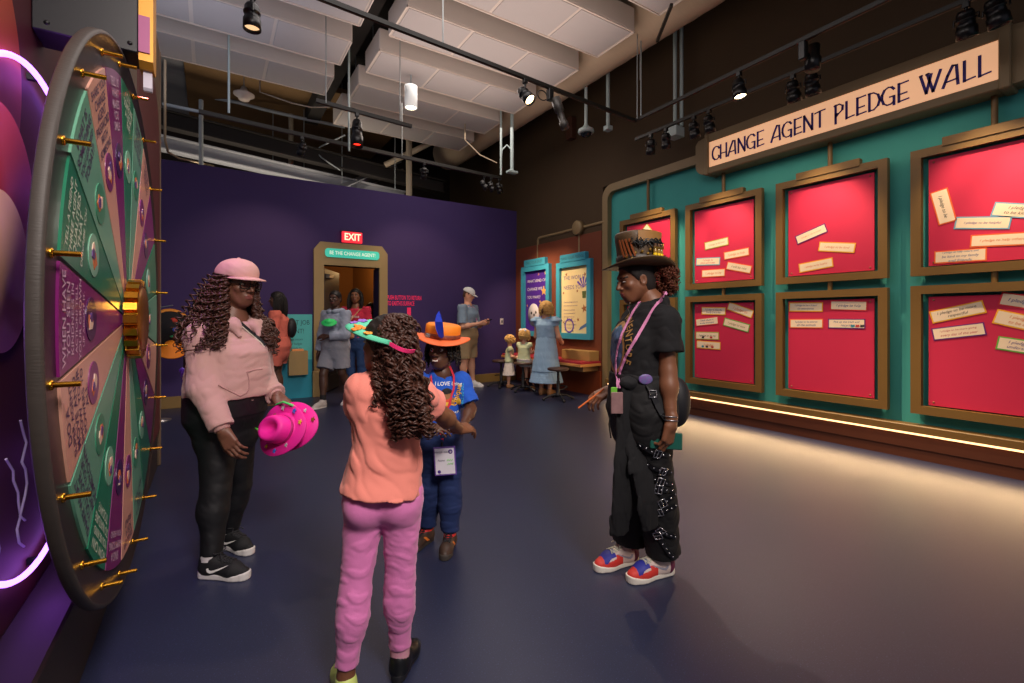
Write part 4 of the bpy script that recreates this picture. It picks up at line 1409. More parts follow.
for k in range(20):
    # wedge 0 points toward the camera; numbering runs clockwise as seen, over the top
    ac = PI - k * da
    col = seq[k % 4]
    r0, r1, g = .10, .895, .006
    m = MB()
    A = [ac - da / 2 + da * i / 8 for i in range(9)]
    top = [wp(r1, a, .008) - (wp(1, ac + PI / 2) - WC) * 0 for a in A]
    # straight sides keep an even dark gap between the wedges
    sh = lambda a: (wp(1, a) - WC)
    vs, fs = [], []
    for h in (-.002, .004):
        pts = []
        for i, a in enumerate(A):
            aa = min(max(a, ac - da / 2 + g / r1), ac + da / 2 - g / r1)
            pts.append(wp(r1, aa, h))
        pts.append(wp(r0, ac + da / 2 - g / r0 * .6, h))
        pts.append(wp(r0, ac - da / 2 + g / r0 * .6, h))
        vs += pts
    n = len(vs) // 2
    fs = [tuple(range(n))[::-1], tuple(range(n, 2 * n))] + [(i, (i + 1) % n, n + (i + 1) % n, n + i) for i in range(n)]
    m.raw(vs, fs)
    # recalc so the printed face looks into the hall
    w = m.build('wedge', mat('wedge_' + col, WCOL[col][0], rough=.28, var=.04, spec=.5), wh)
    w['label'] = {'purple': 'purple', 'green': 'dark green', 'mint': 'mint green', 'pink': 'dusty pink'}[col] + ' wedge'
    # medallion
    md = MB()
    rad = WU * math.cos(ac) + V(0, 0, 1) * math.sin(ac)       # outward
    tan = WN.cross(rad)
    mc = wp(.595, ac, .004)
    md.prism([(.062 * math.cos(t), .062 * math.sin(t)) for t in np.linspace(0, 2 * PI, 29)[:-1]], mc, rad, WN.cross(rad), .002)
    mdo = md.build('medallion', mat('medallion_' + col, {'purple': '3f1650', 'green': '7fb59a', 'mint': '3f8a6a', 'pink': '7a2a6a'}[col], rough=.3), w)
    rg = random.Random(k)
    for j, cc in enumerate(('d0703a', 'e8c6b0', '5a3a7a')):
        f = MB()
        c = mc + WN * .002 + rad * rg.uniform(-.018, .018) + tan * rg.uniform(-.018, .018)
        pl = [((.026 - .005 * j) * rg.uniform(.6, 1.2) * math.cos(t), (.026 - .005 * j) * rg.uniform(.6, 1.2) * math.sin(t)) for t in np.linspace(0, 2 * PI, 9)[:-1]]
        f.prism(pl, c, rad, WN.cross(rad), .001 + .0006 * j)
        f.build('figure', mat('medal_art_' + cc, cc, rough=.4), w)
    # lettering, read from the rim with its top outward
    if k in TXT:
        t = MB()
        ls = TXT[k].split('|')
        lr, step = .855, .036
        for i, s in enumerate(ls):
            rr = lr - i * step
            width = 2 * rr * math.tan(da / 2) * .84
            fs_ = min(.040, width / (len(s) * .62))
            put_text(t, s, fs_, wp(rr, ac, .0045), -tan if False else rad.cross(WN), rad, lift=.0006, bold=.012)
        t.build('lettering', mat('wedge_ink_' + col, WCOL[col][1], rough=.4), w)

BRASS = mat('brass', 'c9902f', rough=.25, metal=1.0, var=.05)
for k in range(20):
    a = PI - (k + .5) * da
    MB().cyl(wp(.94, a, -.004), wp(.94, a, .05), .0065, n=10).lathe(wp(.94, a, -.002), [(.012, 0), (.012, .004), (.008, .006)], axis=WN, n=10).build('peg', BRASS, wh)
# hub like a toothed gear
m = MB()
nt_ = 20
prof = []
for k in range(nt_):
    for f, r in ((-.45, .128), (-.28, .155), (.28, .155), (.45, .128)):
        prof.append((r * math.cos(2 * PI * (k + f) / nt_), r * math.sin(2 * PI * (k + f) / nt_)))
m.prism(prof, WC + WN * .01, WU, V(0, 0, 1), .040)
hb = m.build('gear_hub', BRASS, wh)
MB().lathe(WC + WN * .050, [(.125, 0), (.12, .006), (.03, .008), (0, .008)], axis=WN, n=40).build('cover_plate', mat('bronze_plate', '8a5a22', rough=.4, metal=.8), hb)
# axle into the wall
MB().cyl(WC - WN * .03, V(-.527, WC.y, WC.z), .07, n=20).build('axle', BLACKM, wh)

# arm over the wheel with the pointer
ar = thing('wheel_pointer', 'dark boxed arm above the wheel carrying a golden clapper pointer', 'pointer', (-.40, 2.36, 2.30))
MB().box((-.53, 2.29, 2.30), (-.235, 2.44, 2.72), bev=.004).build('arm_box', mat('arm_navy', '0e1018', rough=.4), ar)
for x, z in ((-.49, 2.33), (-.26, 2.33), (-.26, 2.55), (-.49, 2.55)):
    MB().lathe((x, 2.29, z), [(.009, 0), (.007, .004), (0, .005)], axis=(0, -1, 0), n=10).build('bolt', BLACKM, ar)
m = MB()
m.prism([(2.30, 2.28), (2.33, 2.26), (2.39, 2.26), (2.42, 2.28), (2.42, 2.62), (2.30, 2.62)], (-.235, 0, 0), V(0, 1, 0), V(0, 0, 1), .045)
m.build('gold_bracket', mat('gold_paint', 'd99a35', rough=.4, metal=.3), ar)
MB().box((-.236, 2.294, 2.31), (-.20, 2.299, 2.45)).build('pink_plate', mat('pointer_pink', 'b0508a', rough=.4), ar)
MB().prism([(2.345, 2.30), (2.345, 2.195), (2.352, 2.185), (2.368, 2.185), (2.375, 2.195), (2.375, 2.30)], (-.225, 0, 0), V(0, 1, 0), V(0, 0, 1), .028).build('clapper', mat('clapper_white', 'cfc8d8', rough=.4), ar)

# purple neon ring behind the wheel and painted discs on the wall
nr = thing('neon_ring', 'purple neon tube ring glowing on the wall behind the wheel', 'neon light', (-.50, 2.45, .40))
NEON = mat('neon_purple', 'b070ff', emit=4.5, var=0)
MB().tube([(-.50, 2.25 + .83 * math.cos(t), 1.28 + .83 * math.sin(t)) for t in np.linspace(0, 2 * PI, 97)[:-1]], .009, n=8, closed=True).build('tube', NEON, nr)
m = MB()
for t in np.linspace(0, 2 * PI, 13)[:-1]:
    m.box(V(-.53, 2.25 + .83 * math.cos(t) - .01, 1.28 + .83 * math.sin(t) - .01), V(-.505, 2.25 + .83 * math.cos(t) + .01, 1.28 + .83 * math.sin(t) + .01))
m.build('clip', BLACKM, nr)
for t in np.linspace(0, 2 * PI, 9)[:-1]:
    lamp('neon_glow', 'POINT', (-.46, 2.25 + .83 * math.cos(t), 1.28 + .83 * math.sin(t)), (.50, .12, 1.0), .3, size=.05, parent=nr)
lamp('arm_glow', 'SPOT', (-.22, 2.50, 2.28), (.75, .18, 1.0), 15, (.05, 2.88, 1.15), .05, 46, .9, parent=ar)
def wall_disc(y, z, r, h, color, label):
    o = MB().lathe((-.53, y, z), [(r, 0), (r, h), (0, h)], axis=(1, 0, 0), n=64).build('wall_disc', mat('disc_' + color, color, rough=.6))
    return tag(o, label, 'wall graphic', 'painted discs behind the wheel')
wall_disc(1.75, 2.02, .42, .006, 'c8502a', 'large orange painted disc on the wall behind the wheel')
wall_disc(2.0, 1.62, .30, .009, 'c23a4a', 'red painted disc on the wall behind the wheel rim')
wall_disc(1.98, 1.42, .24, .012, 'd9a58a', 'tan painted disc on the wall behind the wheel rim')
m = MB()
rg = random.Random(3)
for k in range(3):
    pts = []
    p = V(-.515, 1.95 + .03 * k, .80 + .1 * k)
    for i in range(9):
        p = p + V(0, rg.uniform(-.05, .06), -.03 - .02 * (i % 2))
        p.z = max(p.z, .36)
        pts.append(V(-.52 + .015 * k, p.y, p.z))
    m.tube(pts, .0035, n=6)
tag(m.build('loose_cable', mat('cable_white', 'b8b0c4', rough=.5)), 'tangled white cable hanging under the neon ring behind the wheel', 'cable')


# ================================================================ people: body, clothes and hair builders
RV, FV, UPV = V(CS, -SN, 0), V(SN, CS, 0), V(0, 0, 1)         # right and away as the camera sees them


def hdir(r, f, u=0.0):
    """direction: r to the camera's right, f away from the camera, u up"""
    return (RV * r + FV * f + UPV * u).normalized()


def right_of(f):
    return Vector((f.x, f.y, 0)).cross(UPV).normalized()


class Frame:
    """local axes: x = own right, y = forward, z = up"""

    def __init__(s, c, fwd, up=UPV, scale=1.0):
        s.c = Vector(c)
        s.y = Vector(fwd).normalized()
        s.x = s.y.cross(Vector(up)).normalized()
        s.z = s.x.cross(s.y).normalized()
        s.k = scale
        s.R = basis(s.x, s.y, s.z)

    def __call__(s, x, y, z):
        return s.c + (s.x * x + s.y * y + s.z * z) * s.k

    def loc(s, p):
        return ((p - npv(s.c)) @ s.R) / s.k


def head_field(h, vox, neck, neck_r, child=False):
    """face, skull, ears and neck"""
    k = h.k
    F = Field(npv(h.c) - .2 * k, npv(h.c) + .2 * k, vox)
    q = lambda *a: h(*a)
    r3 = lambda *a: tuple(x * k for x in a)
    F.ell(q(0, -.014, .034), r3(.074, .094, .083), h.R, 0)
    F.ell(q(0, .022, -.03), r3(.061, .064, .078), h.R, .03 * k)
    F.ell(q(0, .050, -.093), r3(.026, .026, .021), h.R, .035 * k)
    for s in (-1, 1):
        F.cone(q(s * .053, -.002, -.045), q(s * .02, .05, -.093), .021 * k, .016 * k, .03 * k)
        F.ell(q(s * .040, .056, -.02), r3(.022, .018, .017), h.R, .02 * k)
    F.ell(q(0, .074, .026), r3(.050, .013, .012), h.R, .02 * k)
    F.ell(q(0, .072, -.062), r3(.030, .018, .024), h.R, .02 * k)
    for s in (-1, 1):
        F.ell(q(s * .031, .092, .004), r3(.018, .013, .011), h.R, .012 * k, sub=True)
    nl = .85 if child else 1.0
    F.cone(q(0, .083, .012), q(0, .083 + .022 * nl, -.026), .0075 * k, .0115 * k, .012 * k)
    for s in (-1, 1):
        F.ell(q(s * .013, .092, -.031), r3(.0095, .010, .008), h.R, .006 * k)
    F.ell(q(0, .0885, -.0575), r3(.022, .009, .0058), h.R, .005 * k)
    F.ell(q(0, .0875, -.0685), r3(.019, .0095, .0068), h.R, .004 * k)
    F.ell(q(0, .100, -.0628), r3(.021, .010, .0014), h.R, .003 * k, sub=True)
    for s in (-1, 1):
        F.ell(q(s * .077, -.012, -.006), r3(.009, .020, .031), h.R, .010 * k)
        F.ell(q(s * .084, -.008, -.004), r3(.006, .010, .018), h.R, .006 * k, sub=True)
    F.cone(q(0, -.028, -.05), neck, neck_r * 1.02, neck_r * 1.12, .03 * k)
    return F


def eyes(h, root, look=0.0, iris='2a1710', squint=1.0, white='c9c2ba'):
    for s in (-1, 1):
        m = MB()
        c = h(s * .031, .0765, .004)
        m.ell(c, (.0125 * h.k, .0115 * h.k, .0088 * h.k * squint), ax=h.x, ay=h.y, az=h.z, n=16, m=10)
        d = (h.y + h.x * look).normalized()
        e1, e2, _ = frame_axes(d)
        m.lathe(c + d * .0102 * h.k, [(.0062 * h.k, 0), (.0058 * h.k, .0014 * h.k), (0, .0020 * h.k)], axis=d, n=14, mi=1)
        m.build('eye', [mat('eye_white_' + white, white, rough=.15, var=.01), mat('iris_' + iris, iris, rough=.1)], root)


def face_mats(h, skin, lips, brow):
    ms = [skin, lips, brow]

    def fn(c):
        p = h.loc(c)
        mi = np.zeros(len(c))
        lip = ((p[:, 0] / .024) ** 2 + ((p[:, 2] + .063) / .0135) ** 2 < 1) & (p[:, 1] > .079)
        mi[lip] = 1
        x = np.abs(p[:, 0])
        b = (x > .012) & (x < .052) & (np.abs(p[:, 2] - (.0275 - (x - .03) ** 2 * 7)) < .0042) & (p[:, 1] > .055)
        mi[b] = 2
        return mi
    return ms, fn


def hand_field(wr, fwd, back, thumb_side, vox, k=1.0, curl=(25, 35, 25), spread=0.06, thumb_in=.0, arm=None):
    """palm, four fingers and a thumb; fwd = wrist to fingers, back = back of the hand, thumb_side +1 / -1 along fwd x back"""
    fwd = Vector(fwd).normalized()
    side = fwd.cross(Vector(back)).normalized() * thumb_side
    back = (side.cross(fwd) * thumb_side).normalized()
    if back.dot(Vector(back)) < 0:
        back = -back
    Q = lambda x, y, z: Vector(wr) + (side * x + fwd * y + back * z) * k
    lo = npv(wr) - .13 * k
    hi = npv(wr) + .13 * k
    tip = npv(Q(0, .19, 0))
    F = Field(np.minimum(lo, tip - .10 * k), np.maximum(hi, tip + .10 * k), vox)
    kn = [(.029, .080), (.010, .087), (-.010, .083), (-.028, .073)]
    ln = [(.043, .026, .021), (.048, .030, .022), (.044, .028, .021), (.034, .021, .019)]
    rd = [(.0095, .0082, .0072), (.0098, .0084, .0074), (.0093, .008, .007), (.0083, .0072, .0064)]
    for (x, y) in kn:
        F.cone(Q(x * .72, .012, 0), Q(x, y, .002), .0155 * k, .0115 * k, .014 * k)
    F.ell(Q(.018, .035, -.012), (.018 * k, .03 * k, .012 * k), basis(side, fwd, back), .012 * k)
    F.cone(Q(0, -.035, 0), Q(0, .01, 0), .023 * k, .022 * k, .02 * k)
    if arm is not None:
        F.cone(arm[0], wr, arm[1], .0235 * k, .01)
    for i, (x, y) in enumerate(kn):
        p = Q(x, y, .002)
        a = 0.0
        sp = spread * (1.5 - i)
        cu = curl[i] if isinstance(curl[0], (tuple, list)) else curl
        for j in range(3):
            a += math.radians(cu[j])
            d = (fwd * math.cos(a) - back * math.sin(a) + side * sp * math.cos(a)).normalized()
            q = p + d * ln[i][j] * k
            F.cone(p, q, rd[i][j] * k, rd[i][min(j + 1, 2)] * k * (1 if j < 2 else .92), .004 * k)
            p = q
    t0, t1 = Q(.020, .020, -.006), Q(.043 - thumb_in * .5, .048, -.016 - thumb_in * .4)
    t2 = t1 + (fwd * .9 + side * (.35 - thumb_in * 12) - back * (.25 + thumb_in * 10)).normalized() * .034 * k
    t3 = t2 + (fwd * 1.0 + side * (-.05 - thumb_in * 12) - back * (.25 + thumb_in * 10)).normalized() * .028 * k
    F.cone(t0, t1, .0155 * k, .0125 * k, .012 * k)
    F.cone(t1, t2, .0118 * k, .0098 * k, .005 * k)
    F.cone(t2, t3, .0098 * k, .0080 * k, .004 * k)
    return F


class Human:
    """J: joint positions; T: trunk sections from the crotch up (centre, half width, half depth, own-right axis); D: radii"""

    def __init__(s, J, T, D, h, skin, vox=.006):
        s.J, s.T, s.D, s.h, s.skin, s.vox = J, T, D, h, skin, vox

    def field(s, extra=.22):
        pts = np.array([npv(p) for p in s.J.values()] + [npv(t[0]) for t in s.T])
        return Field(pts.min(0) - extra, pts.max(0) + extra, s.vox)

    def arm(s, F, sd, g=0.0, k=.025):
        J, D = s.J, s.D
        F.cone(J['sh' + sd], J['el' + sd], D['ua'] + g, D['eb'] + g, k)
        F.cone(J['el' + sd], J['wr' + sd], D['eb'] * 1.0 + g, D['wr'] + g, .02)
        m = J['el' + sd].lerp(J['wr' + sd], .28)
        F.ell(m, (D['eb'] * 1.0 + g,) * 3, None, .04)

    def leg(s, F, sd, g=0.0, k=.03):
        J, D = s.J, s.D
        F.cone(J['hip' + sd], J['kn' + sd], D['th'] + g, D['kn'] + g, k)
        F.cone(J['kn' + sd], J['an' + sd], D['kn'] * .98 + g, D['an'] + g, .02)
        a, b = J['kn' + sd], J['an' + sd]
        back = -Vector(J.get('toe' + sd, FV))
        c = a.lerp(b, .30) + back.normalized() * D['kn'] * .22
        e1, e2, d = frame_axes(b - a)
        F.ell(c, (D['cf'] + g, D['cf'] + g, (b - a).length * .26), basis(e1, e2, d), .04)

    def body(s, root, hands=(), extra=None, lips=None, brow=None, hand_vox=.003, head_vox=None, child=False):
        J, D = s.J, s.D
        F = s.field()
        F.loft(s.T, 0)
        for sd in 'RL':
            F.ell(J['sh' + sd], (D['ua'] * 1.12,) * 3, None, .04)
            s.arm(F, sd)
            s.leg(F, sd)
            if 'toe' + sd in J:
                t = Vector(J['toe' + sd]).normalized()
                a = J['an' + sd]
                fl = D.get('foot', .22)
                F.cone(a + V(0, 0, -.012), a + t * fl * .5 + V(0, 0, -a.z * .55), D['an'] * .80, D['an'] * .5, .02)
        F.cone(J['neck'], s.h(0, -.028, -.05), D['nk'] * 1.12, D['nk'], .04)
        if extra:
            extra(F)
        S = Solid().add(F)
        S.add(head_field(s.h, head_vox or max(.0035, s.vox * .7), J['neck'], D['nk'], child))
        for hd in hands:
            S.add(hand_field(vox=hand_vox, **hd))
        ms, fn = face_mats(s.h, s.skin, lips or s.skin, brow or s.skin)
        return S.build('body', ms, root, fn)


def shirt_field(H, T, hem, sleeve, grow_arm=.012, hem_n=None, neck_r=None, k=.035, neck_tilt=None, sleeve_flare=.006, fold=None, amp=.003):
    """T: trunk sections of the garment; hem: point on the hem plane; sleeve: fraction along shoulder-elbow(-wrist, up to 2)"""
    F = H.field()
    F.loft(T, 0)
    F.cut(hem, hem_n or V(0, 0, -1))
    J, D = H.J, H.D
    for sd in 'RL':
        sl = sleeve[sd] if isinstance(sleeve, dict) else sleeve
        if sl <= 0:
            continue
        A = F.like()
        a, b, c = J['sh' + sd], J['el' + sd], J['wr' + sd]
        A.ell(a, (D['ua'] * 1.12 + grow_arm,) * 3, None, .0)
        A.cone(a, b, D['ua'] + grow_arm, D['eb'] + grow_arm + sleeve_flare * 2, .03)
        if sl > 1:
            A.cone(b, c, D['eb'] + grow_arm + sleeve_flare, D['wr'] + grow_arm + sleeve_flare, .03)
            d = (c - b)
            A.cut(b + d * (sl - 1), d)
        else:
            d = (b - a)
            A.cut(a + d * sl, d)
        F.merge(A, k)
    if neck_r:
        n = J['neck']
        t = neck_tilt or V(0, 0, 1)
        F.cone(n - t * .012, n + t * .16, neck_r, neck_r * 1.25, .01, sub=True)
        F.cut(n + t * .014, t)
    if fold is not None:
        F.bumpy(amp, fold)
    return F


def legs_field(H, grow, upto, T=None, fold=None, amp=.003, flare=0.0, top=None, k=.03):
    """trousers, leggings or shorts: upto = fraction hip-knee(-ankle, up to 2)"""
    F = H.field()
    J, D = H.J, H.D
    for sd in 'RL':
        A = F.like()
        a, b, c = J['hip' + sd], J['kn' + sd], J['an' + sd]
        if upto > 1:
            H.leg(A, sd, grow)
            if flare:
                A.cone(b, c, D['kn'] + grow, D['an'] + grow + flare, .03)
            d = c - b
            A.cut(b + d * (upto - 1), d)
        else:
            d = b - a
            A.cone(a, b, D['th'] + grow, D['kn'] + grow + flare, 0)
            A.cut(a + d * upto, d)
        F.merge(A, k if sd == 'L' else 0)
    G = F.like()
    G.loft(T or H.T, 0, grow=grow)
    if top is not None:
        G.cut(top, V(0, 0, 1))
    F.merge(G, .03)
    if fold is not None:
        F.bumpy(amp, fold)
    return F


def shoe(root, an, toe, L, upper, sole, laces=None, collar=.0, region=None, mats=None, vox=.0035, wide=1.0, name='shoe', sole_h=.028, tall=0.0):
    """a trainer standing on the floor below the ankle joint an, pointing along toe"""
    t = Vector((toe.x, toe.y, 0)).normalized()
    o = V(an.x, an.y, 0) + t * (L * .5 - L * .23)
    f = Frame(o, t, UPV, L / .27)
    lo, hi = npv(o) - L * .75, npv(o) + L * .75
    lo[2], hi[2] = -.02, .19 * f.k + .04
    k = f.k
    U_ = Field(lo, hi, vox)
    U_.cone(f(0, -.092, .055), f(0, -.090, .085 + tall), .036 * k, .038 * k, 0)
    U_.cone(f(0, -.070, .050), f(0, -.068, .092 + tall), .040 * k, .041 * k, .02)
    U_.cone(f(0, -.085, .045), f(.004, .05, .034), .036 * k * wide, .038 * k * wide, .03)
    U_.cone(f(.004, .05, .036), f(.002, .105, .030), .037 * k * wide, .027 * k * wide, .03)
    U_.cone(f(0, -.045, .082), f(0, .045, .052), .028 * k, .026 * k, .03)
    U_.cut(f(0, 0, .020), V(0, 0, -1))
    U_.cone(f(0, -.074, .124 + tall), f(0, -.072, .19 + tall), .033 * k, .036 * k, .006, sub=True)
    S_ = Field(lo, hi, vox)

    def slab(p):
        q = f.loc(p)
        x, y, z = q[..., 0], q[..., 1], q[..., 2]
        yy = np.clip(y, -.098, .100)
        r = np.interp(yy, [-.098, -.05, .0, .05, .075, .100], [.036, .036, .036, .044, .043, .036]) * wide
        d2 = np.sqrt((x - .003) ** 2 + (y - yy) ** 2) - r
        hz = sole_h + .006 * np.clip(-y / .1, 0, 1) + .012 * np.clip((y - .085) / .05, 0, 1)
        d1 = np.abs(z - hz / 2) - hz / 2
        rd = .006
        a, b = d2 + rd, d1 + rd
        return (np.minimum(np.maximum(a, b), 0) + np.sqrt(np.maximum(a, 0) ** 2 + np.maximum(b, 0) ** 2) - rd) * k
    S_.fn(lo, hi, slab, 0)
    ms = mats or [upper]
    fn = (lambda c: region(f.loc(c))) if region else None
    sh = Solid().add(U_).build(name, ms, root, fn)
    Solid().add(S_).build('sole', sole, sh)
    if laces:
        m = MB()
        tr = [bvh_of(sh)]
        for i in range(5):
            y = -.022 + i * .016
            for s in (-1, 1):
                pts = []
                for u in np.linspace(-.024, .024, 7):
                    p = f(u, y + s * u * .25, .2)
                    hit = tr[0].ray_cast(p, V(0, 0, -1), .3)
                    if hit[0] is not None:
                        pts.append(hit[0] + V(0, 0, .003))
                if len(pts) > 2:
                    m.tube(pts, .0032 * k, n=5)
        b0 = f(0, -.03, .10)
        hit = tr[0].ray_cast(f(0, -.026, .2), V(0, 0, -1), .3)
        if hit[0] is not None:
            b0 = hit[0] + V(0, 0, .004)
        for s in (-1, 1):
            lp = [b0 + (f.x * (s * .026 * (1 - math.cos(a)) / 2 * 1.5) + f.y * (.012 * math.sin(a)) + f.z * (.012 * math.sin(a / 2))) * k for a in np.linspace(0, 2 * PI, 11)]
            m.tube(lp, .0028 * k, n=5)
            m.tube([b0, b0 + (f.x * s * .02 + f.y * .02 + f.z * .004) * k, b0 + (f.x * s * .034 + f.y * .034 - f.z * .012) * k], .0028 * k, n=5)
        m.build('laces', laces, sh)
    return sh, f


SWOOSH = [(-.050, .008), (-.046, -.006), (-.034, -.014), (-.018, -.011), (.010, .002), (.052, .024), (.016, .012), (-.012, .002), (-.028, -.001), (-.037, .003), (-.040, .012)]


def swoosh(sh, f, side, mt, scale=1.0, y=-.01, z=.052):
    """check-like stripe on the side of a trainer; side +1 = own right"""
    from mathutils.geometry import tessellate_polygon
    n = 30
    pl = [(a * scale, b * scale) for a, b in SWOOSH]
    up_, lo_ = pl[5:], pl[:6]
    vs, fs = [], []
    # strip between the upper and the lower edge
    top = [pl[10], pl[9], pl[8], pl[7], pl[6], pl[5]]
    bot = [pl[0], pl[1], pl[2], pl[3], pl[4], pl[5]]
    def rs(q, t):
        i = min(int(t * 5), 4)
        w = t * 5 - i
        return (q[i][0] * (1 - w) + q[i + 1][0] * w, q[i][1] * (1 - w) + q[i + 1][1] * w)
    for i in range(n + 1):
        a, b = rs(top, i / n), rs(bot, i / n)
        for j in range(4):
            vs.append((a[0] * (1 - j / 3) + b[0] * j / 3, a[1] * (1 - j / 3) + b[1] * j / 3))
    for i in range(n):
        for j in range(3):
            fs.append((4 * i + j, 4 * i + 4 + j, 4 * i + 5 + j, 4 * i + 1 + j))
    m = MB()
    k = f.k
    vs = [(a * k, b * k) for a, b in vs]
    wrap(m, vs, fs, f(side * .2, y, z), f.y, f.z, f.x * (-side), [bvh_of(sh)], .0018)
    return m.build('side_stripe', mt, sh)


# ---------------------------------------------------------------- hair
def tube_np(P3, r, n=5):
    """P3: (m,3) path; returns verts, faces of a tapered tube"""
    m = len(P3)
    T = np.gradient(P3, axis=0)
    T /= np.linalg.norm(T, axis=1, keepdims=True) + 1e-9
    a = np.cross(T, [0.31, 0.22, 0.93])
    a /= np.linalg.norm(a, axis=1, keepdims=True) + 1e-9
    b = np.cross(T, a)
    th = np.arange(n) * 2 * PI / n
    ring = a[:, None, :] * np.cos(th)[None, :, None] + b[:, None, :] * np.sin(th)[None, :, None]
    r = np.asarray(r, dtype=float) if np.ndim(r) else np.full(m, r)
    v = (P3[:, None, :] + ring * r[:, None, None]).reshape(-1, 3)
    i = np.arange(m - 1)[:, None] * n
    k = np.arange(n)[None, :]
    k2 = (k + 1) % n
    f = np.stack([i + k, i + k2, i + n + k2, i + n + k], -1).reshape(-1, 4)
    return v, f


def resample(pts, m):
    pts = np.array([npv(p) for p in pts], dtype=float)
    # Catmull-Rom through the guide points
    q = np.concatenate([[2 * pts[0] - pts[1]], pts, [2 * pts[-1] - pts[-2]]])
    n = len(pts) - 1
    t = np.linspace(0, n - 1e-6, m)
    i = t.astype(int)
    u = (t - i)[:, None]
    p0, p1, p2, p3 = q[i], q[i + 1], q[i + 2], q[i + 3]
    return .5 * ((2 * p1) + (-p0 + p2) * u + (2 * p0 - 5 * p1 + 4 * p2 - p3) * u ** 2 + (-p0 + 3 * p1 - 3 * p2 + p3) * u ** 3)


class Hair:
    def __init__(s, seed=1):
        s.v, s.f, s.n = [], [], 0
        s.rg = np.random.RandomState(seed)

    def add(s, v, f):
        s.v.append(v)
        s.f.append(f + s.n)
        s.n += len(v)

    push = None

    def clear(s, C, margin):
        """keep a lock outside the sculpted body or garment it lies on"""
        F = s.push
        for _ in range(4):
            g = (C - F.lo) / F.vox
            i = np.clip(np.round(g).astype(int), 1, F.n - 2)
            d = F.d[i[:, 0], i[:, 1], i[:, 2]]
            gr = np.stack([F.d[i[:, 0] + 1, i[:, 1], i[:, 2]] - F.d[i[:, 0] - 1, i[:, 1], i[:, 2]], F.d[i[:, 0], i[:, 1] + 1, i[:, 2]] - F.d[i[:, 0], i[:, 1] - 1, i[:, 2]], F.d[i[:, 0], i[:, 1], i[:, 2] + 1] - F.d[i[:, 0], i[:, 1], i[:, 2] - 1]], -1)
            gr /= np.linalg.norm(gr, axis=1, keepdims=True) + 1e-6
            gr[:, 2] *= .4
            m = np.clip(margin - d, 0, .05)
            m[:3] = 0
            k = np.convolve(np.pad(m, 2, mode='edge'), [.1, .2, .4, .2, .1], 'valid')
            C = C + gr * np.maximum(m, k)[:, None]
        return C

    def strand(s, pts, r, coil=0.0, pitch=.03, n=5, seg=None, start=.15, tip=.35):
        """a lock along pts; coil = radius of the curl, pitch = length per turn"""
        C = resample(pts, 24)
        L = np.linalg.norm(np.diff(C, axis=0), axis=1).sum()
        m = seg or int(max(10, L / pitch * 9 if coil else L / .012))
        C = resample(pts, m)
        if s.push is not None:
            C = s.clear(C, coil + r + .002)
        if coil:
            T = np.gradient(C, axis=0)
            T /= np.linalg.norm(T, axis=1, keepdims=True) + 1e-9
            a = np.cross(T, [0.9, 0.35, 0.12])
            a /= np.linalg.norm(a, axis=1, keepdims=True) + 1e-9
            b = np.cross(T, a)
            w = np.linspace(0, L / pitch * 2 * PI, m) * (1 if s.rg.rand() < .5 else -1) + s.rg.uniform(0, 6.28)
            env = np.clip((np.linspace(0, 1, m) - start * .3) / max(start, .01), 0, 1)
            C = C + (a * np.cos(w)[:, None] + b * np.sin(w)[:, None]) * (coil * env)[:, None]
        t = np.linspace(0, 1, m)
        rr = r * np.where(t > .8, 1 - (t - .8) / .2 * (1 - tip), 1.0)
        s.add(*tube_np(C, rr, n))

    def build(s, name, mt, parent):
        return link_mesh(name, np.concatenate(s.v), np.concatenate(s.f), mt, parent, True)


def scalp_cap(h, mt, root, name='hair', grow=.006, front=.035, low=-.03, back_low=-.08, vox=.005, bump=None):
    """close-fitting hair over the skull behind the hairline"""
    F = Field(npv(h.c) - .18 * h.k, npv(h.c) + .18 * h.k, vox)
    F.ell(h(0, -.014, .034), tuple((x + grow) * h.k for x in (.074, .094, .083)), h.R, 0)
    F.ell(h(0, -.045, -.02), tuple((x + grow) * h.k for x in (.066, .058, .075)), h.R, .02)

    def cutf(p):
        q = h.loc(p)
        y, z = q[..., 1], q[..., 2]
        line = np.interp(y, [-.09, -.03, .0, .03, .075], [back_low, back_low * .7 + low * .3, low, front * .3, front + .02])
        return (z - line) * h.k * .8
    s = F.full()
    F.d = np.maximum(F.d, -cutf(F.pts(s)))
    if bump is not None:
        F.bumpy(*bump)
    return Solid().add(F).build(name, mt, root)


SKIN_DARK = mat('skin_deep_brown', '5b3a2a', rough=.5, var=.06, vscale=14, bump=.03, bscale=300)
SKIN_MID = mat('skin_brown', '7a4e36', rough=.5, var=.06, vscale=14, bump=.03, bscale=300)
SKIN_BLACK = mat('skin_dark', '472c20', rough=.48, var=.06, vscale=14, bump=.03, bscale=300)
SKIN_PALE = mat('skin_fair', 'd9a184', rough=.55, var=.05, vscale=14)
LIPS = mat('lips_brown_rose', '8a4a44', rough=.4, var=.04)
LIPS2 = mat('lips_dark_rose', '6a352e', rough=.4, var=.04)
BROW = mat('brow_dark', '1c1310', rough=.8)
HAIR_BLACK = mat('hair_black', '120d0c', rough=.55, var=.2, spec=.4)
HAIR_BROWN = mat('hair_dark_brown', '2c1712', rough=.5, var=.35, vscale=25, spec=.5, color2='4e2a1c')
HAIR_AUBURN = mat('hair_auburn', '3a1c12', rough=.6, var=.3, vscale=22, color2='7a3a1c')
HAIR_CAP = mat('hair_undercoat', '170d0a', rough=.7, var=.2)
HAIR_BLOND = mat('hair_blond', 'c8964e', rough=.5, var=.2, vscale=25, color2='e6c07a')


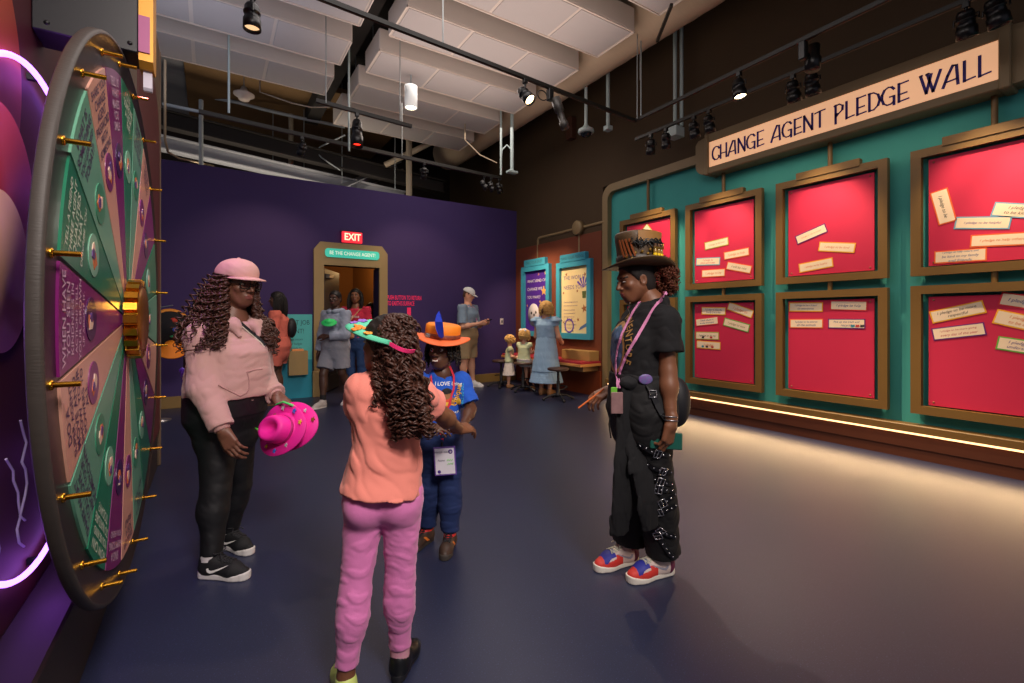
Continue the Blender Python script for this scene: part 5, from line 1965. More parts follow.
# ================================================================ the woman in the pink hoodie by the wheel
def lady():
    d = 2.5
    root = thing('person', 'woman in pink cap, glasses and dusty-pink hoodie holding pink hats beside the big wheel', 'person', onZ(226, 560))
    fc, fh = hdir(.87, -.38), hdir(.90, -.38, -.12)
    rc = right_of(fc)
    J = dict(neck=P(233, 319, 2.5), shR=P(203, 338, 2.36), elR=P(205, 388, 2.32), wrR=P(223, 431, 2.28),
             shL=P(255, 336, 2.60), elL=P(261, 382, 2.66), wrL=P(277, 396, 2.56),
             hipR=P(219, 424, 2.44), knR=P(216, 490, 2.39), anR=P(211, 557, 2.34),
             hipL=P(236, 424, 2.57), knL=P(238, 485, 2.62), anL=P(229, 531, 2.64),
             toeR=hdir(1, -.10), toeL=hdir(.86, -.42))
    T = [(P(228, 432, 2.5), .155, .115, rc), (P(226, 414, 2.5), .185, .155, rc), (P(227, 395, 2.5), .185, .165, rc), (P(229, 375, 2.5), .17, .158, rc),
         (P(231, 350, 2.5), .165, .14, rc), (P(230, 334, 2.5), .150, .10, rc), (P(232, 322, 2.5), .08, .07, rc)]
    D = dict(ua=.058, eb=.045, wr=.030, th=.098, kn=.062, cf=.062, an=.042, nk=.052, foot=.22)
    h = Frame(P(239, 284, 2.49), fh, V(0, 0, 1), .98)
    H = Human(J, T, D, h, mat('skin_warm_brown', '6e4636', rough=.5, var=.06, vscale=14, bump=.03, bscale=300), .006)
    hr = dict(wr=J['wrR'], fwd=P(236, 452, 2.27) - J['wrR'], back=hdir(-.1, -1, .1), thumb_side=1, curl=(16, 30, 22), spread=.02, k=1.0, arm=(J['elR'].lerp(J['wrR'], .7), .030))
    hl = dict(wr=J['wrL'], fwd=hdir(.55, -.25, -.55), back=hdir(.35, -.5, .8), thumb_side=-1, curl=(28, 42, 30), k=.98, arm=(J['elL'].lerp(J['wrL'], .7), .030))
    H.body(root, [hr, hl], lips=mat('lips_muted', '7c4540', rough=.4, var=.04), brow=BROW)
    eyes(h, root, look=.1, squint=.7)
    # hoodie with ribbed hem and cuffs, pocket and hood
    PINKH = mat('dusty_pink_fleece', 'bd938e', rough=.9, var=.04, bump=.15, bscale=400, sheen=.25)
    g = lambda a, b, c: (a, b, c)
    Th = [(P(226, 420, 2.5), .185, .165, rc), (P(227, 404, 2.5), .188, .172, rc), (P(228, 390, 2.5), .200, .190, rc), (P(229, 374, 2.5), .192, .188, rc),
          (P(231, 352, 2.5), .182, .176, rc), (P(231, 337, 2.5), .175, .135, rc), (P(233, 324, 2.5), .105, .10, rc), (P(234, 316, 2.5), .08, .078, rc)]
    fl = folds(4, 26, axis=(0, 0, 1), stretch=1.5)
    F = shirt_field(H, Th, P(225, 395, 2.5), 1.92, k=.014, grow_arm=.020, neck_r=.062, neck_tilt=V(0, 0, 1) + fc * .4, sleeve_flare=.004, fold=fl, amp=.0055)
    F0 = F
    hood = Solid().add(F).build('hoodie', PINKH, root)
    R = H.field()
    R.loft(Th, 0, grow=-.010)
    R.cut(P(225, 397, 2.5), V(0, 0, 1)).cut(P(225, 404, 2.5), V(0, 0, -1))
    rb = folds(9, 30)
    Solid().add(R).build('hem_rib', mat('rib_knit_pink', 'b58a86', rough=.9, bump=.5, bscale=120, stretch=(1, 1, .02)), hood)
    for sd in 'RL':
        C = H.field()
        a, b = J['el' + sd], J['wr' + sd]
        C.cone(a.lerp(b, .80), a.lerp(b, .99), .041, .036, 0)
        C.cut(a.lerp(b, .99), b - a).cut(a.lerp(b, .80), a - b)
        Solid().add(C).build('cuff', mat('rib_knit_pink', 'b58a86'), hood)
    # hood lying on the shoulders and its front lapels
    Hd = H.field()
    n = J['neck']
    for t in np.linspace(-2.5, 2.5, 15):
        e = (-fc * math.cos(t) + rc * math.sin(t))
        p = n + e * (.098 if abs(t) < 1.6 else .095) + V(0, 0, .010 - .035 * (abs(t) / 2.5) ** 1.5 * 1.3)
        Hd.ell(p, (.040, .040, .036 - .004 * abs(t)), None, .03)
    for s in (-1, 1):
        Hd.cone(n + fc * .09 + rc * (s * .065) - V(0, 0, .02), n + fc * .125 + rc * (s * .055) - V(0, 0, .085), .030, .012, .03)
    Hd.cone(n - V(0, 0, .03), n + V(0, 0, .2) + fc * .02, .070, .085, .01, sub=True)
    Hd.bumpy(.004, folds(12, 40))
    Solid().add(Hd).build('hood', PINKH, hood)
    tr = [bvh_of(hood)]
    m = MB()
    def seam(px):
        pts = []
        for x, y in px:
            o = Vector((0, 0, CAM_H))
            dr = (P(x, y, 2) - o).normalized()
            hit = tr[0].ray_cast(o, dr, 6)
            if hit[0] is not None:
                pts.append(hit[0] + hit[1] * .001)
        if len(pts) > 2:
            m.tube(pts, .0035, n=6)
    seam([(247, 372), (249, 380), (249, 388), (246, 393), (240, 396), (234, 393), (226, 389), (218, 385)])
    seam([(247, 372), (254, 370), (262, 369)])
    m.build('pocket_seam', mat('seam_pink', 'a97f7c', rough=.9), hood)
    dk = MB()
    # leggings
    LEG = mat('black_leggings', '0b0c11', rough=.6, var=.1)
    Tp = [(t[0], t[1] + .006, t[2] + .006, t[3]) for t in T]
    L = legs_field(H, .006, 1.97, T=Tp[:4], fold=folds(3, 40, axis=(0, 0, 1), stretch=2.0), amp=.0025, top=P(226, 392, 2.5))
    Solid().add(L).build('leggings', LEG, root)
    # trainers
    for sd, ln in (('R', .268), ('L', .262)):
        up = mat('black_mesh_upper', '0d0e12', rough=.7, bump=.3, bscale=500)
        sh, f = shoe(root, J['an' + sd], J['toe' + sd], ln, up, mat('white_sole', 'd6d2d0', rough=.6, var=.04), laces=mat('black_lace', '1c1d22', rough=.7), sole_h=.030)
        swoosh(sh, f, 1, mat('white_stripe', 'e6e4e0', rough=.5), 1.05)
        sk = MB().cyl(J['an' + sd] - V(0, 0, .012), J['an' + sd] + (J['kn' + sd] - J['an' + sd]).normalized() * .05, .046, .049, n=18)
        sk.build('sock', mat('white_sock', 'c9c4c6', rough=.9), root)
    # hair: long spiral curls over both shoulders
    cap_mt = HAIR_BROWN
    hr_ = Hair(7)
    hr_.push = F0
    rg = hr_.rg
    for i in range(310):
        az = rg.uniform(.40, 1.80) * PI if i % 7 else rg.uniform(1.60, 1.80) * PI                        # 0 = face, PI = back
        el = rg.uniform(-.35, .45)
        dx, dy = math.sin(az), math.cos(az)
        r0 = h(dx * .076, -.014 + dy * .090, .034 + el * .075)
        outw = (h.x * dx + h.y * dy * .9)
        outw.z = 0
        side = dx
        ln = rg.uniform(.28, .40)
        wdt = rg.uniform(.03, .095)
        far = i % 7 == 0 or az > 1.5 * PI
        if far:
            wdt *= .25
        wdt *= .6 + .8 * min(1, max(0, .25 - dy))
        fwd_fall = fc * (-.015 if far else .03 - .07 * min(1, max(0, .1 - dy)))
        pts = [r0, r0 + outw * wdt * .55 - V(0, 0, ln * .18), r0 + outw * wdt * .95 - V(0, 0, ln * .45) + fwd_fall * .5, r0 + outw * (wdt * 1.15 + .02) - V(0, 0, ln * .75) + fwd_fall, r0 + outw * (wdt * 1.2 + .045) - V(0, 0, ln) + fwd_fall * 1.3]
        hr_.strand(pts, rg.uniform(.0042, .0058), coil=rg.uniform(.009, .015), pitch=rg.uniform(.030, .042), n=5)
    hb = scalp_cap(h, HAIR_CAP, root, 'hair', grow=.010, front=.05, back_low=-.11)
    hr_.build('curls', HAIR_BROWN, hb)
    # cap
    CAPM = mat('pink_cap_cotton', 'c69a92', rough=.85, var=.04, bump=.15, bscale=350)
    hc = Frame(h(0, -.020, .058), (h.y - h.z * .02), h.z, h.k * 1.08)
    F = Field(npv(hc.c) - .2, npv(hc.c) + .2, .004)
    F.ell(hc(0, -.002, -.01), (.090 * hc.k, .108 * hc.k, .082 * hc.k), hc.R, 0)
    F.ell(hc(0, .035, .018), (.07 * hc.k, .06 * hc.k, .045 * hc.k), hc.R, .03)
    F.cut(hc(0, 0, -.016), -hc.z)
    F.bumpy(.002, folds(21, 50))
    cp = Solid().add(F).build('baseball_cap', CAPM, root)
    B = Field(npv(hc.c) - .25, npv(hc.c) + .25, .0035)
    def brim(p):
        q = hc.loc(p)
        x, y, z = q[..., 0], q[..., 1], q[..., 2]
        zz = -.010 - 2.4 * x * x - .10 * np.maximum(y - .08, 0)
        d2 = np.sqrt((x / .084) ** 2 + (np.maximum(y - .03, 0) / .145) ** 2) - 1
        d2 = np.maximum(d2 * .08, .045 - y)
        return np.maximum(d2, np.abs(z - zz) - .0042) * hc.k
    B.fn(npv(hc.c) - .24, npv(hc.c) + .24, brim, 0)
    Solid().add(B).build('brim', CAPM, cp)
    m = MB()
    m.lathe(hc(0, 0, .071), [(.009, 0), (.007, .006), (0, .008)], axis=hc.z, n=10)
    m.build('top_button', CAPM, cp)
    m = MB()
    m.strap([hc(.03, -.106, -.004), hc(.02, -.116, -.004), hc(0, -.122, -.006), hc(-.03, -.106, -.004)], [-hc.y] * 4, .02, .003)
    m.build('back_strap', CAPM, cp)
    # glasses
    m = MB()
    for s in (-1, 1):
        ctr = h(s * .034, .101, .003)
        rr = [(s * .034 + a, .101 - abs(a + s * .034) * .10, .003 + b) for a, b in rbox2d(.052, .044, .014, 4)]
        m.tube([h(*r) for r in rr], .0031, n=6, closed=True)
        m.tube([h(s * .060, .094, .012), h(s * .076, .06, .010), h(s * .081, .0, .006), h(s * .080, -.02, -.004)], .0028, n=6)
    m.tube([h(-.009, .104, .006), h(0, .107, .009), h(.009, .104, .006)], .0028, n=6)
    m.build('glasses', mat('dark_frames', '1c1c1a', rough=.25), root)
    # strap across the chest
    tr2 = tr + [bvh_of(o) for o in root.children if o.name.startswith('hood')]
    m, e = MB(), MB()
    px = [(221, 309), (227, 313), (234, 318), (241, 324), (248, 330), (255, 336), (261, 341), (265, 346)]
    pts, nn = [], []
    for x, y in px:
        o = Vector((0, 0, CAM_H))
        dr = (P(x, y, 2) - o).normalized()
        best = min((t.ray_cast(o, dr, 6) for t in tr2), key=lambda q: q[3] if q[0] is not None else 9)
        if best[0] is not None:
            pts.append(best[0] + V(0, 0, 0))
            nn.append(hdir(.3, -1, .3))
    if len(pts) > 2:
        for i in range(1, len(pts)):
            pass
        pts = [p + n_ * .010 for p, n_ in zip(pts, nn)]
        bs = m.strap(pts, nn, .020, .004).build('bag_strap', mat('strap_black', '15151a', rough=.6), root)
        e.strap([p + V(0, 0, -.009) for p in pts], nn, .006, .006).build('strap_edge', mat('strap_cream', 'c9bfae', rough=.7), bs)
    # charms hanging from the bag at her back
    q = P(186, 374, 2.62)
    ch = MB().ell(q, (.026, .02, .034)).ell(q + V(.0, 0, -.035), (.022, .018, .02)).ell(q + RV * -.02 + V(0, 0, .02), (.016, .012, .016))
    kc = ch.build('keychain_charm', mat('charm_purple', '5a3ac0', rough=.4, var=.4, vscale=60), root)
    MB().tube([q + V(0, 0, .03), q + V(0, 0, .06) + RV * .02, q + V(0, 0, .10) + RV * .035], .004, n=6).build('chain', mat('chain_steel', 'b0b0b8', rough=.3, metal=.8), kc)
    MB().obox(q + RV * .045 + V(0, 0, -.02), (.03, .008, .05), RV, FV, UPV, bev=.004).build('tag', mat('charm_white', 'd8d4e0', rough=.4), kc)
    bg = MB()
    bg.obox(P(197, 366, 2.72), (.14, .10, .17), RV, FV, UPV, bev=.035)
    bg.build('bag', mat('bag_black', '18181d', rough=.6), root)

    # two pink hats in her left hand
    for i, (px_, py_, dd, ax, R0, lab) in enumerate(((283, 430, 2.44, hdir(-.42, -.80, .30), .165, 'bright pink cowboy hat with star stickers held in front by the hooded woman'), (293, 427, 2.50, hdir(-.30, -.85, .34), .16, 'second pink cowboy hat behind the first in the hooded woman\'s hand'))):
        c = P(px_, py_, dd)
        ht = thing('cowboy_hat', lab, 'hat', c - V(0, 0, .14), 'pink hats in the hand')
        ax = ax.normalized()
        e1 = (RV - ax * RV.dot(ax)).normalized()
        e2 = ax.cross(e1)
        n = 48
        prof = [(.60, .0), (.62, .002), (1.0, .012), (1.01, .006), (1.0, .002), (.62, -.006), (.56, .004)]
        vs, fs = [], []
        rings = []
        def ring(r, z, curl=1.0, cr=0.0):
            out = []
            for j in range(n):
                a = 2 * PI * j / n
                x, y = math.cos(a) * r, math.sin(a) * r * .80
                zz = z + curl * .16 * max(0, r - .58 * R0) * (abs(math.sin(a)) ** 2) * 2.2
                if cr:
                    zz -= cr * math.exp(-(y / (.25 * R0)) ** 2)
                out.append(c + e1 * x + e2 * y + ax * zz)
            return out
        seq_ = [ring(R0 * .54, -.004), ring(R0, -.004), ring(R0 * 1.01, .0), ring(R0, .005), ring(R0 * .60, .005), ring(R0 * .56, .010), ring(R0 * .54, .03), ring(R0 * .52, .07), ring(R0 * .46, .088), ring(R0 * .36, .094, 0, .010), ring(R0 * .22, .090, 0, .022), ring(R0 * .08, .084, 0, .026)]
        vs = [p for r in seq_ for p in r]
        fs = [(k * n + j, k * n + (j + 1) % n, (k + 1) * n + (j + 1) % n, (k + 1) * n + j) for k in range(len(seq_) - 1) for j in range(n)]
        fs.append(tuple((len(seq_) - 1) * n + j for j in range(n)))
        hm = MB()
        hm.raw(vs, fs, smooth=True)
        body = hm.build('hat_body', mat('hot_pink_foam', 'ee1f9c', rough=.6, var=.03), ht)
        bd = MB().lathe(c + ax * .012, [(R0 * .56, 0), (R0 * .565, .006), (R0 * .56, .014), (R0 * .545, .014)], axis=ax, n=40, a=e1, sy=.80)
        bd.build('hat_band', mat('band_dark_pink', 'a8126a', rough=.6), ht)
        rg2 = random.Random(5 + i)
        if True:
            for k in range(9 if i == 0 else 7):
                a = .3 + k * .62
                rr = R0 * rg2.uniform(.70, .9)
                p = c + e1 * (math.cos(a) * rr) + e2 * (math.sin(a) * rr * .8) + ax * (.008 + .16 * max(0, rr - .58 * R0) * (math.sin(a) ** 2) * 2.2)
                st = MB()
                r1 = rg2.uniform(.010, .016)
                pl = [(r1 * (1 if q_ % 2 == 0 else .5) * math.cos(q_ * PI / 5), r1 * (1 if q_ % 2 == 0 else .5) * math.sin(q_ * PI / 5)) for q_ in range(10)]
                st.prism(pl, p, e1, e2, .004)
                cc = ('e8c93a', '3a6ad0', 'b0b4b8', '8a5a2a', 'c9d0d8', '2a2a30')[(k + 3 * i) % 6]
                st.build('star_sticker', mat('sticker_' + cc, cc, rough=.5), body)
        if i == 0:
            f0 = c - e1 * R0 * .85 - V(0, 0, .02)
            fm = MB().tube([c - e1 * R0 * .5 + ax * .03 - V(0, 0, .015), c - e1 * R0 * .75 + ax * .035 - V(0, 0, .005), c - e1 * R0 * 1.05 + ax * .03 + V(0, 0, .018)], [.004, .010, .002], n=6)
            fm.build('feather', mat('green_feather', '4ec23a', rough=.8), ht)
    gr = MB().tube([P(276, 405, 2.50) + V(0, 0, .0), P(283, 402, 2.44), P(292, 405, 2.43), P(300, 411, 2.46)], .006, n=6)
    gf = gr.build('green_trim', mat('green_foil', '4fd06a', rough=.3), ht)

lady()


# ================================================================ the girl in coral shirt and pink leggings, seen from behind
def girl():
    root = thing('person', 'girl from behind with long curls, teal visor, coral tee and pink leggings', 'person', onZ(375, 680))
    fc = hdir(-.22, 1)
    rc = right_of(fc)
    fh = hdir(-.90, .40, .12)
    J = dict(neck=P(392, 376, 1.63), shR=P(418, 396, 1.64), elR=P(441, 414, 1.76), wrR=P(459, 429, 1.93),
             shL=P(364, 391, 1.60), elL=P(359, 419, 1.66), wrL=P(372, 432, 1.80),
             hipR=P(402, 500, 1.63), knR=P(400, 578, 1.65), anR=P(400, 652, 1.69),
             hipL=P(366, 500, 1.62), knL=P(355, 590, 1.59), anL=P(346, 673, 1.58),
             toeR=hdir(.15, .9), toeL=hdir(-.5, .8))
    T = [(P(383, 497, 1.63), .115, .075, rc), (P(383, 486, 1.63), .125, .090, rc), (P(385, 465, 1.63), .112, .085, rc), (P(387, 440, 1.63), .100, .075, rc),
         (P(389, 412, 1.63), .108, .082, rc), (P(391, 395, 1.63), .098, .065, rc), (P(392, 380, 1.63), .055, .05, rc)]
    D = dict(ua=.038, eb=.029, wr=.022, th=.063, kn=.043, cf=.041, an=.029, nk=.038, foot=.18)
    h = Frame(P(386, 345, 1.64), fh, UPV, .835)
    H = Human(J, T, D, h, SKIN_MID, .005)
    hr = dict(wr=J['wrR'], fwd=hdir(.55, .75, -.1), back=hdir(.3, -.3, .8), thumb_side=-1, curl=(22, 30, 20), k=.78, arm=(J['elR'].lerp(J['wrR'], .7), .023))
    hl = dict(wr=J['wrL'], fwd=hdir(.4, .8, .1), back=hdir(-.4, 0, .8), thumb_side=1, curl=(22, 30, 20), k=.78, arm=(J['elL'].lerp(J['wrL'], .7), .023))

    def seat(F):
        for s in (-1, 1):
            F.ell(P(383, 500, 1.63) + rc * (s * .055) - fc * .045, (.062, .055, .064), None, .03)
    H.body(root, [hr, hl], extra=seat, lips=LIPS2, brow=BROW, child=True)
    eyes(h, root, look=-.1, squint=.85)
    CORAL = mat('coral_jersey', 'ea8a7c', rough=.9, var=.04, bump=.12, bscale=420, sheen=.15)
    Tt = [(P(381, 512, 1.63), .143, .150, rc), (P(382, 492, 1.63), .138, .140, rc), (P(385, 465, 1.63), .125, .100, rc), (P(387, 440, 1.63), .113, .09, rc),
          (P(389, 412, 1.63), .122, .095, rc), (P(391, 396, 1.63), .112, .078, rc), (P(392, 382, 1.63), .062, .058, rc)]
    F = shirt_field(H, Tt, P(383, 489, 1.63), .58, grow_arm=.018, hem_n=V(0, 0, -1) + rc * -.10, neck_r=.043, fold=folds(31, 32, axis=(.3, .2, 1), stretch=1.4), amp=.0075, sleeve_flare=.010)
    F0 = F
    sh_ = Solid().add(F).build('tee_shirt', CORAL, root)
    # leggings
    LP = mat('pink_leggings', 'de7dbb', rough=.8, var=.05, bump=.1, bscale=300, sheen=.2)
    L = legs_field(H, .007, 1.90, T=T[:4], fold=folds(17, 52, axis=(0, 0, 1), stretch=2.4), amp=.0045, top=P(383, 475, 1.63), k=.010)
    for s in (-1, 1):
        L.ell(P(383, 500, 1.63) + rc * (s * .055) - fc * .045, (.069, .062, .071), None, .025)
    Solid().add(L).build('leggings', LP, root)
    sh, f = shoe(root, J['anR'], J['toeR'], .20, mat('black_leather', '101114', rough=.35), mat('black_sole', '1a1b20', rough=.5), laces=None, sole_h=.034)
    shoe(root, J['anL'], J['toeL'], .20, mat('lime_shoe', 'c6d87a', rough=.5), mat('lime_sole', 'd8e0a0', rough=.5), laces=None)
    MB().cyl(J['anR'] - V(0, 0, .01), J['anR'] + V(0, 0, .055), .034, .037, n=18).build('sock', mat('patterned_sock', 'c9b8a8', rough=.9, var=.5, vscale=90, color2='d86aa8'), root)
    # hair
    hb = scalp_cap(h, HAIR_CAP, root, 'hair', grow=.016, front=.040, low=-.05, back_low=-.13, bump=(.006, folds(41, 70)))
    hh = Hair(11)
    hh.push = F0
    rg = hh.rg
    bk = -fc
    for i in range(330):
        az = rg.uniform(.53, 1.5) * PI
        el = rg.uniform(-.6, 1.0)
        ce = math.sqrt(max(.02, 1 - el * el * .96))
        dx, dy = math.sin(az) * ce, math.cos(az) * ce
        r0 = h(dx * .080, -.018 + dy * .098, .036 + el * .085)
        o1 = (h.x * dx + h.y * min(dy, 0))
        o1 = Vector((o1.x, o1.y, 0))
        ln = rg.uniform(.16, .30) if el < .3 else rg.uniform(.24, .36)
        # the whole mass is swept behind the head and over the back
        ye = rg.uniform(378, 430)
        gather = P(384 + (ye - 345) * rg.uniform(.10, .62), ye, rg.uniform(1.49, 1.565))
        mid = r0.lerp(gather, .38) + o1 * .012 + V(0, 0, .020)
        m2 = r0.lerp(gather, .74) + o1 * .006 + V(0, 0, .008)
        hh.strand([r0, r0 + o1 * .012 + V(0, 0, .003 - .02 * (1 - el)), mid, m2, gather, gather + V(rg.uniform(-.012, .012), rg.uniform(-.012, .012), -.03)], rg.uniform(.0038, .0056), coil=rg.uniform(.008, .012), pitch=rg.uniform(.026, .036), n=5, start=.25)
    for i in range(60):                                        # shorter curls beside the cheek
        r0 = h(-rg.uniform(.070, .082), rg.uniform(-.09, -.005), rg.uniform(-.05, -.005))
        ln = rg.uniform(.08, .17)
        o = -h.x * .015 + RV * .012
        hh.strand([r0, r0 + o - V(0, 0, ln * .3), r0 + o * 1.4 - V(0, 0, ln * .7), r0 + o * 1.3 - V(0, 0, ln)], .0042, coil=.009, pitch=.03, n=5)
    for i in range(110):                                        # combed back from the forehead over the crown
        r0 = h(rg.uniform(-.065, .065), rg.uniform(-.03, .070), 0)
        q_ = h.loc(npv(r0))
        zz = .036 + .085 * math.sqrt(max(.02, 1 - (q_[0] / .082) ** 2 - ((q_[1] + .018) / .104) ** 2))
        r0 = h(q_[0], q_[1], zz)
        hh.strand([r0, h(q_[0] * 1.02, q_[1] - .03, zz + .012), h(q_[0] * 1.05, q_[1] - .065, zz + .006), h(q_[0] * 1.1, q_[1] - .10, zz - .03)], .0046, coil=.006, pitch=.03, n=5, start=.5)
    hh.build('curls', HAIR_BROWN, hb)
    # visor
    # brim: a curved sheet from the hairline out to a soft point, dipping over the near temple
    inn = resample([P(379, 322, 1.72), P(371, 325, 1.69), P(367, 330, 1.63), P(375, 337, 1.56), P(392, 343, 1.515)], 25)
    out = resample([P(378, 321, 1.725), P(358, 321.5, 1.72), P(345, 326, 1.64), P(361, 336, 1.545), P(391, 345, 1.505)], 25)
    hv = Frame(h(0, .0, .040), (h.y + h.z * .17), (h.z + h.x * -.08), h.k)
    top_, bot_ = [], []
    for i in range(25):
        for j in range(7):
            t = j / 6
            p = Vector(inn[i]) * (1 - t) + Vector(out[i]) * t + UPV * (.010 * math.sin(PI * t))
            top_.append(p)
            bot_.append(p - UPV * .0045)
    nb = len(top_)
    fs = []
    for i in range(24):
        for j in range(6):
            k = i * 7 + j
            fs += [(k, k + 1, k + 8, k + 7), (nb + k, nb + k + 7, nb + k + 8, nb + k + 1)]
        fs += [(i * 7, i * 7 + 7, nb + i * 7 + 7, nb + i * 7), (i * 7 + 6, nb + i * 7 + 6, nb + i * 7 + 13, i * 7 + 13)]
    fs += [tuple(list(range(7)) + [nb + j for j in range(6, -1, -1)]), tuple([168 + j for j in range(6, -1, -1)] + [nb + 168 + j for j in range(7)])]
    vo = MB().raw(top_ + bot_, fs, smooth=True).build('visor', mat('teal_foam', '5fd0a8', rough=.65, var=.04), root)
    m = MB()
    pts = resample([P(390, 343.5, 1.512), P(397, 347.5, 1.495), P(405, 350.5, 1.50), P(413, 351, 1.55), P(417, 348, 1.64), P(413, 340, 1.72), P(396, 330, 1.755), P(379, 322, 1.72)], 24)
    pts = [Vector(p) for p in pts]
    m.strap(pts, [(p - hv.c) for p in pts], .012, .004)
    m.build('elastic_band', mat('hot_pink_elastic', 'f0307a', rough=.6), vo)
    for (i, j, col, r) in ((7, 3, '9a6ad0', .015), (10, 4, '9a6ad0', .012), (13, 2, 'f08a2a', .020), (15, 4, 'f08a2a', .016), (18, 3, 'f0a03a', .013)):
        p = top_[i * 7 + j]
        e1 = (top_[i * 7 + j + 1] - top_[i * 7 + j - 1]).normalized()
        e2 = (top_[i * 7 + 7 + j] - top_[i * 7 - 7 + j]).normalized()
        nn = e1.cross(e2).normalized()
        nn = nn if nn.z > 0 else -nn
        e2 = nn.cross(e1)
        fl = MB()
        for k in range(5):
            a = 2 * PI * k / 5
            fl.ell(p + (e1 * math.cos(a) + e2 * math.sin(a)) * r * .7 + nn * .002, (r * .55, r * .55, .003), ax=e1, ay=e2, az=nn, n=10, m=6)
        fl.build('flower_sticker', mat('sticker_' + col, col, rough=.6), vo)

girl()


# ================================================================ the boy in the blue tee and orange hat
def boy():
    P = lambda x, y, d: globals()['P'](x, y, d + .09)
    root = thing('person', 'smiling boy in blue tee, orange hat and red lanyard facing the camera', 'person', onZ(440, 554))
    fc, fh = hdir(-.12, -1), hdir(-.30, -1, .02)
    rc = right_of(fc)
    J = dict(neck=P(443, 372, 2.56), shR=P(418, 381, 2.55), elR=P(413, 411, 2.46), wrR=P(430, 428, 2.28),
             shL=P(461, 382, 2.57), elL=P(471, 409, 2.52), wrL=P(462, 428, 2.34),
             hipR=P(431, 452, 2.58), knR=P(430, 488, 2.59), anR=P(427, 531, 2.61),
             hipL=P(449, 452, 2.56), knL=P(450, 490, 2.55), anL=P(450, 537, 2.55),
             toeR=hdir(-.45, -.9), toeL=hdir(-.06, -1))
    T = [(P(440, 452, 2.57), .098, .075, rc), (P(440, 444, 2.57), .105, .085, rc), (P(440, 425, 2.57), .100, .080, rc), (P(440, 405, 2.57), .102, .078, rc),
         (P(440, 388, 2.57), .098, .064, rc), (P(440, 377, 2.57), .060, .05, rc)]
    D = dict(ua=.034, eb=.028, wr=.021, th=.056, kn=.042, cf=.042, an=.030, nk=.034, foot=.16)
    h = Frame(P(442, 350, 2.55), fh, UPV, .88)
    H = Human(J, T, D, h, SKIN_DARK, .005)
    hl = dict(wr=J['wrL'], fwd=hdir(-.75, -.35, .05), back=hdir(.0, -.6, .8), thumb_side=1, curl=(24, 34, 24), k=.74, arm=(J['elL'].lerp(J['wrL'], .7), .022))
    hr = dict(wr=J['wrR'], fwd=hdir(.75, -.3, .05), back=hdir(.0, -.6, .8), thumb_side=-1, curl=(24, 34, 24), k=.74, arm=(J['elR'].lerp(J['wrR'], .7), .022))
    H.body(root, [hr, hl], lips=LIPS2, brow=BROW, child=True)
    eyes(h, root, look=.45 * -1 * -1 if False else .0, squint=1.12, white='e6e0d8')
    # open smile: a band of teeth in the mouth
    m = MB()
    pts = [h(x, .0975 - x * x * 9, -.0635 + x * x * 10) for x in np.linspace(-.018, .018, 9)]
    m.strap(pts, [h.y] * 9, .0085 * h.k, .0025)
    m.build('teeth', mat('teeth_white', 'e8e0d4', rough=.25, var=.02), root)
    BLUE = mat('royal_blue_jersey', '1f58c4', rough=.9, var=.05, bump=.1, bscale=420)
    Tt = [(P(440, 460, 2.57), .125, .105, rc), (P(440, 444, 2.57), .122, .102, rc), (P(440, 425, 2.57), .116, .098, rc), (P(440, 405, 2.57), .116, .094, rc),
          (P(440, 389, 2.57), .112, .078, rc), (P(440, 378, 2.57), .066, .058, rc)]
    F = shirt_field(H, Tt, P(440, 441, 2.57), .80, grow_arm=.018, neck_r=.042, k=.02, fold=folds(51, 40, axis=(0, 0, 1), stretch=1.5), amp=.0045, sleeve_flare=.006)
    ts = Solid().add(F).build('tee_shirt', BLUE, root)
    tr = [bvh_of(ts)]
    # print on the shirt: a cartoon child with words round it
    U2, V2 = RV, UPV
    o = P(441, 412, 2.2)
    def art(name, mt, shapes):
        mm = MB()
        for kind, a in shapes:
            if kind == 'ell':
                x, y, rx, ry = a
                vs, fs = grid2d(lambda u, v: (u / rx) ** 2 + (v / ry) ** 2 < 1, rx * 2, ry * 2, 18, 18)
                vs = [(p + x, q + y) for p, q in vs]
            elif kind == 'rect':
                x, y, w, hh = a
                vs, fs = grid2d(None, w, hh, 8, 8)
                vs = [(p + x, q + y) for p, q in vs]
            wrap(mm, vs, fs, o, U2, V2, FV, tr, lift=art.l)
        art.l += .0005
        return mm.build(name, mt, ts)
    art.l = .0015
    art('printed_figure', mat('print_red', 'd8462a', rough=.7), [('ell', (-.012, -.002, .030, .028))])
    art('printed_figure', mat('print_skin', '9a6a42', rough=.7), [('ell', (-.012, .036, .022, .024)), ('ell', (-.045, .004, .010, .02)), ('ell', (.022, .0, .010, .02))])
    art('printed_hair', mat('print_hair', '1a1210', rough=.7), [('ell', (-.012, .056, .027, .016))])
    art('printed_pocket', mat('print_yellow', 'e8b83a', rough=.7), [('rect', (-.012, -.012, .03, .018)), ('ell', (.052, .0, .014, .02)), ('ell', (-.066, -.056, .010, .012))])
    def words(s, size, x, y, u, v, mt, sx=1.0):
        mm = MB()
        vs, fs = text_mesh(s, size, bold=.015)
        wrap(mm, [(a * sx, b) for a, b in vs], fs, o + U2 * x + V2 * y, u, v, FV, tr, lift=.003)
        return mm.build('printed_words', mt, ts)
    W_ = mat('print_white', 'e8e6e0', rough=.7)
    words('I LOVE being', .028, -.005, .095, U2, V2, W_)
    words('Unique', .042, .042, .034, (U2 * .25 + V2), (V2 * .25 - U2), mat('print_gold', 'f0b428', rough=.7))
    words('TOP OF THE CLASS', .020, .074, .012, V2 * -1 + U2 * .05, U2, mat('print_cyan', '3ab0e0', rough=.7))
    words('LOVED', .028, -.03, -.088, U2, V2, mat('print_gold', 'f0b428', rough=.7))
    words('KIND SMART', .018, .01, -.062, U2, V2, W_)
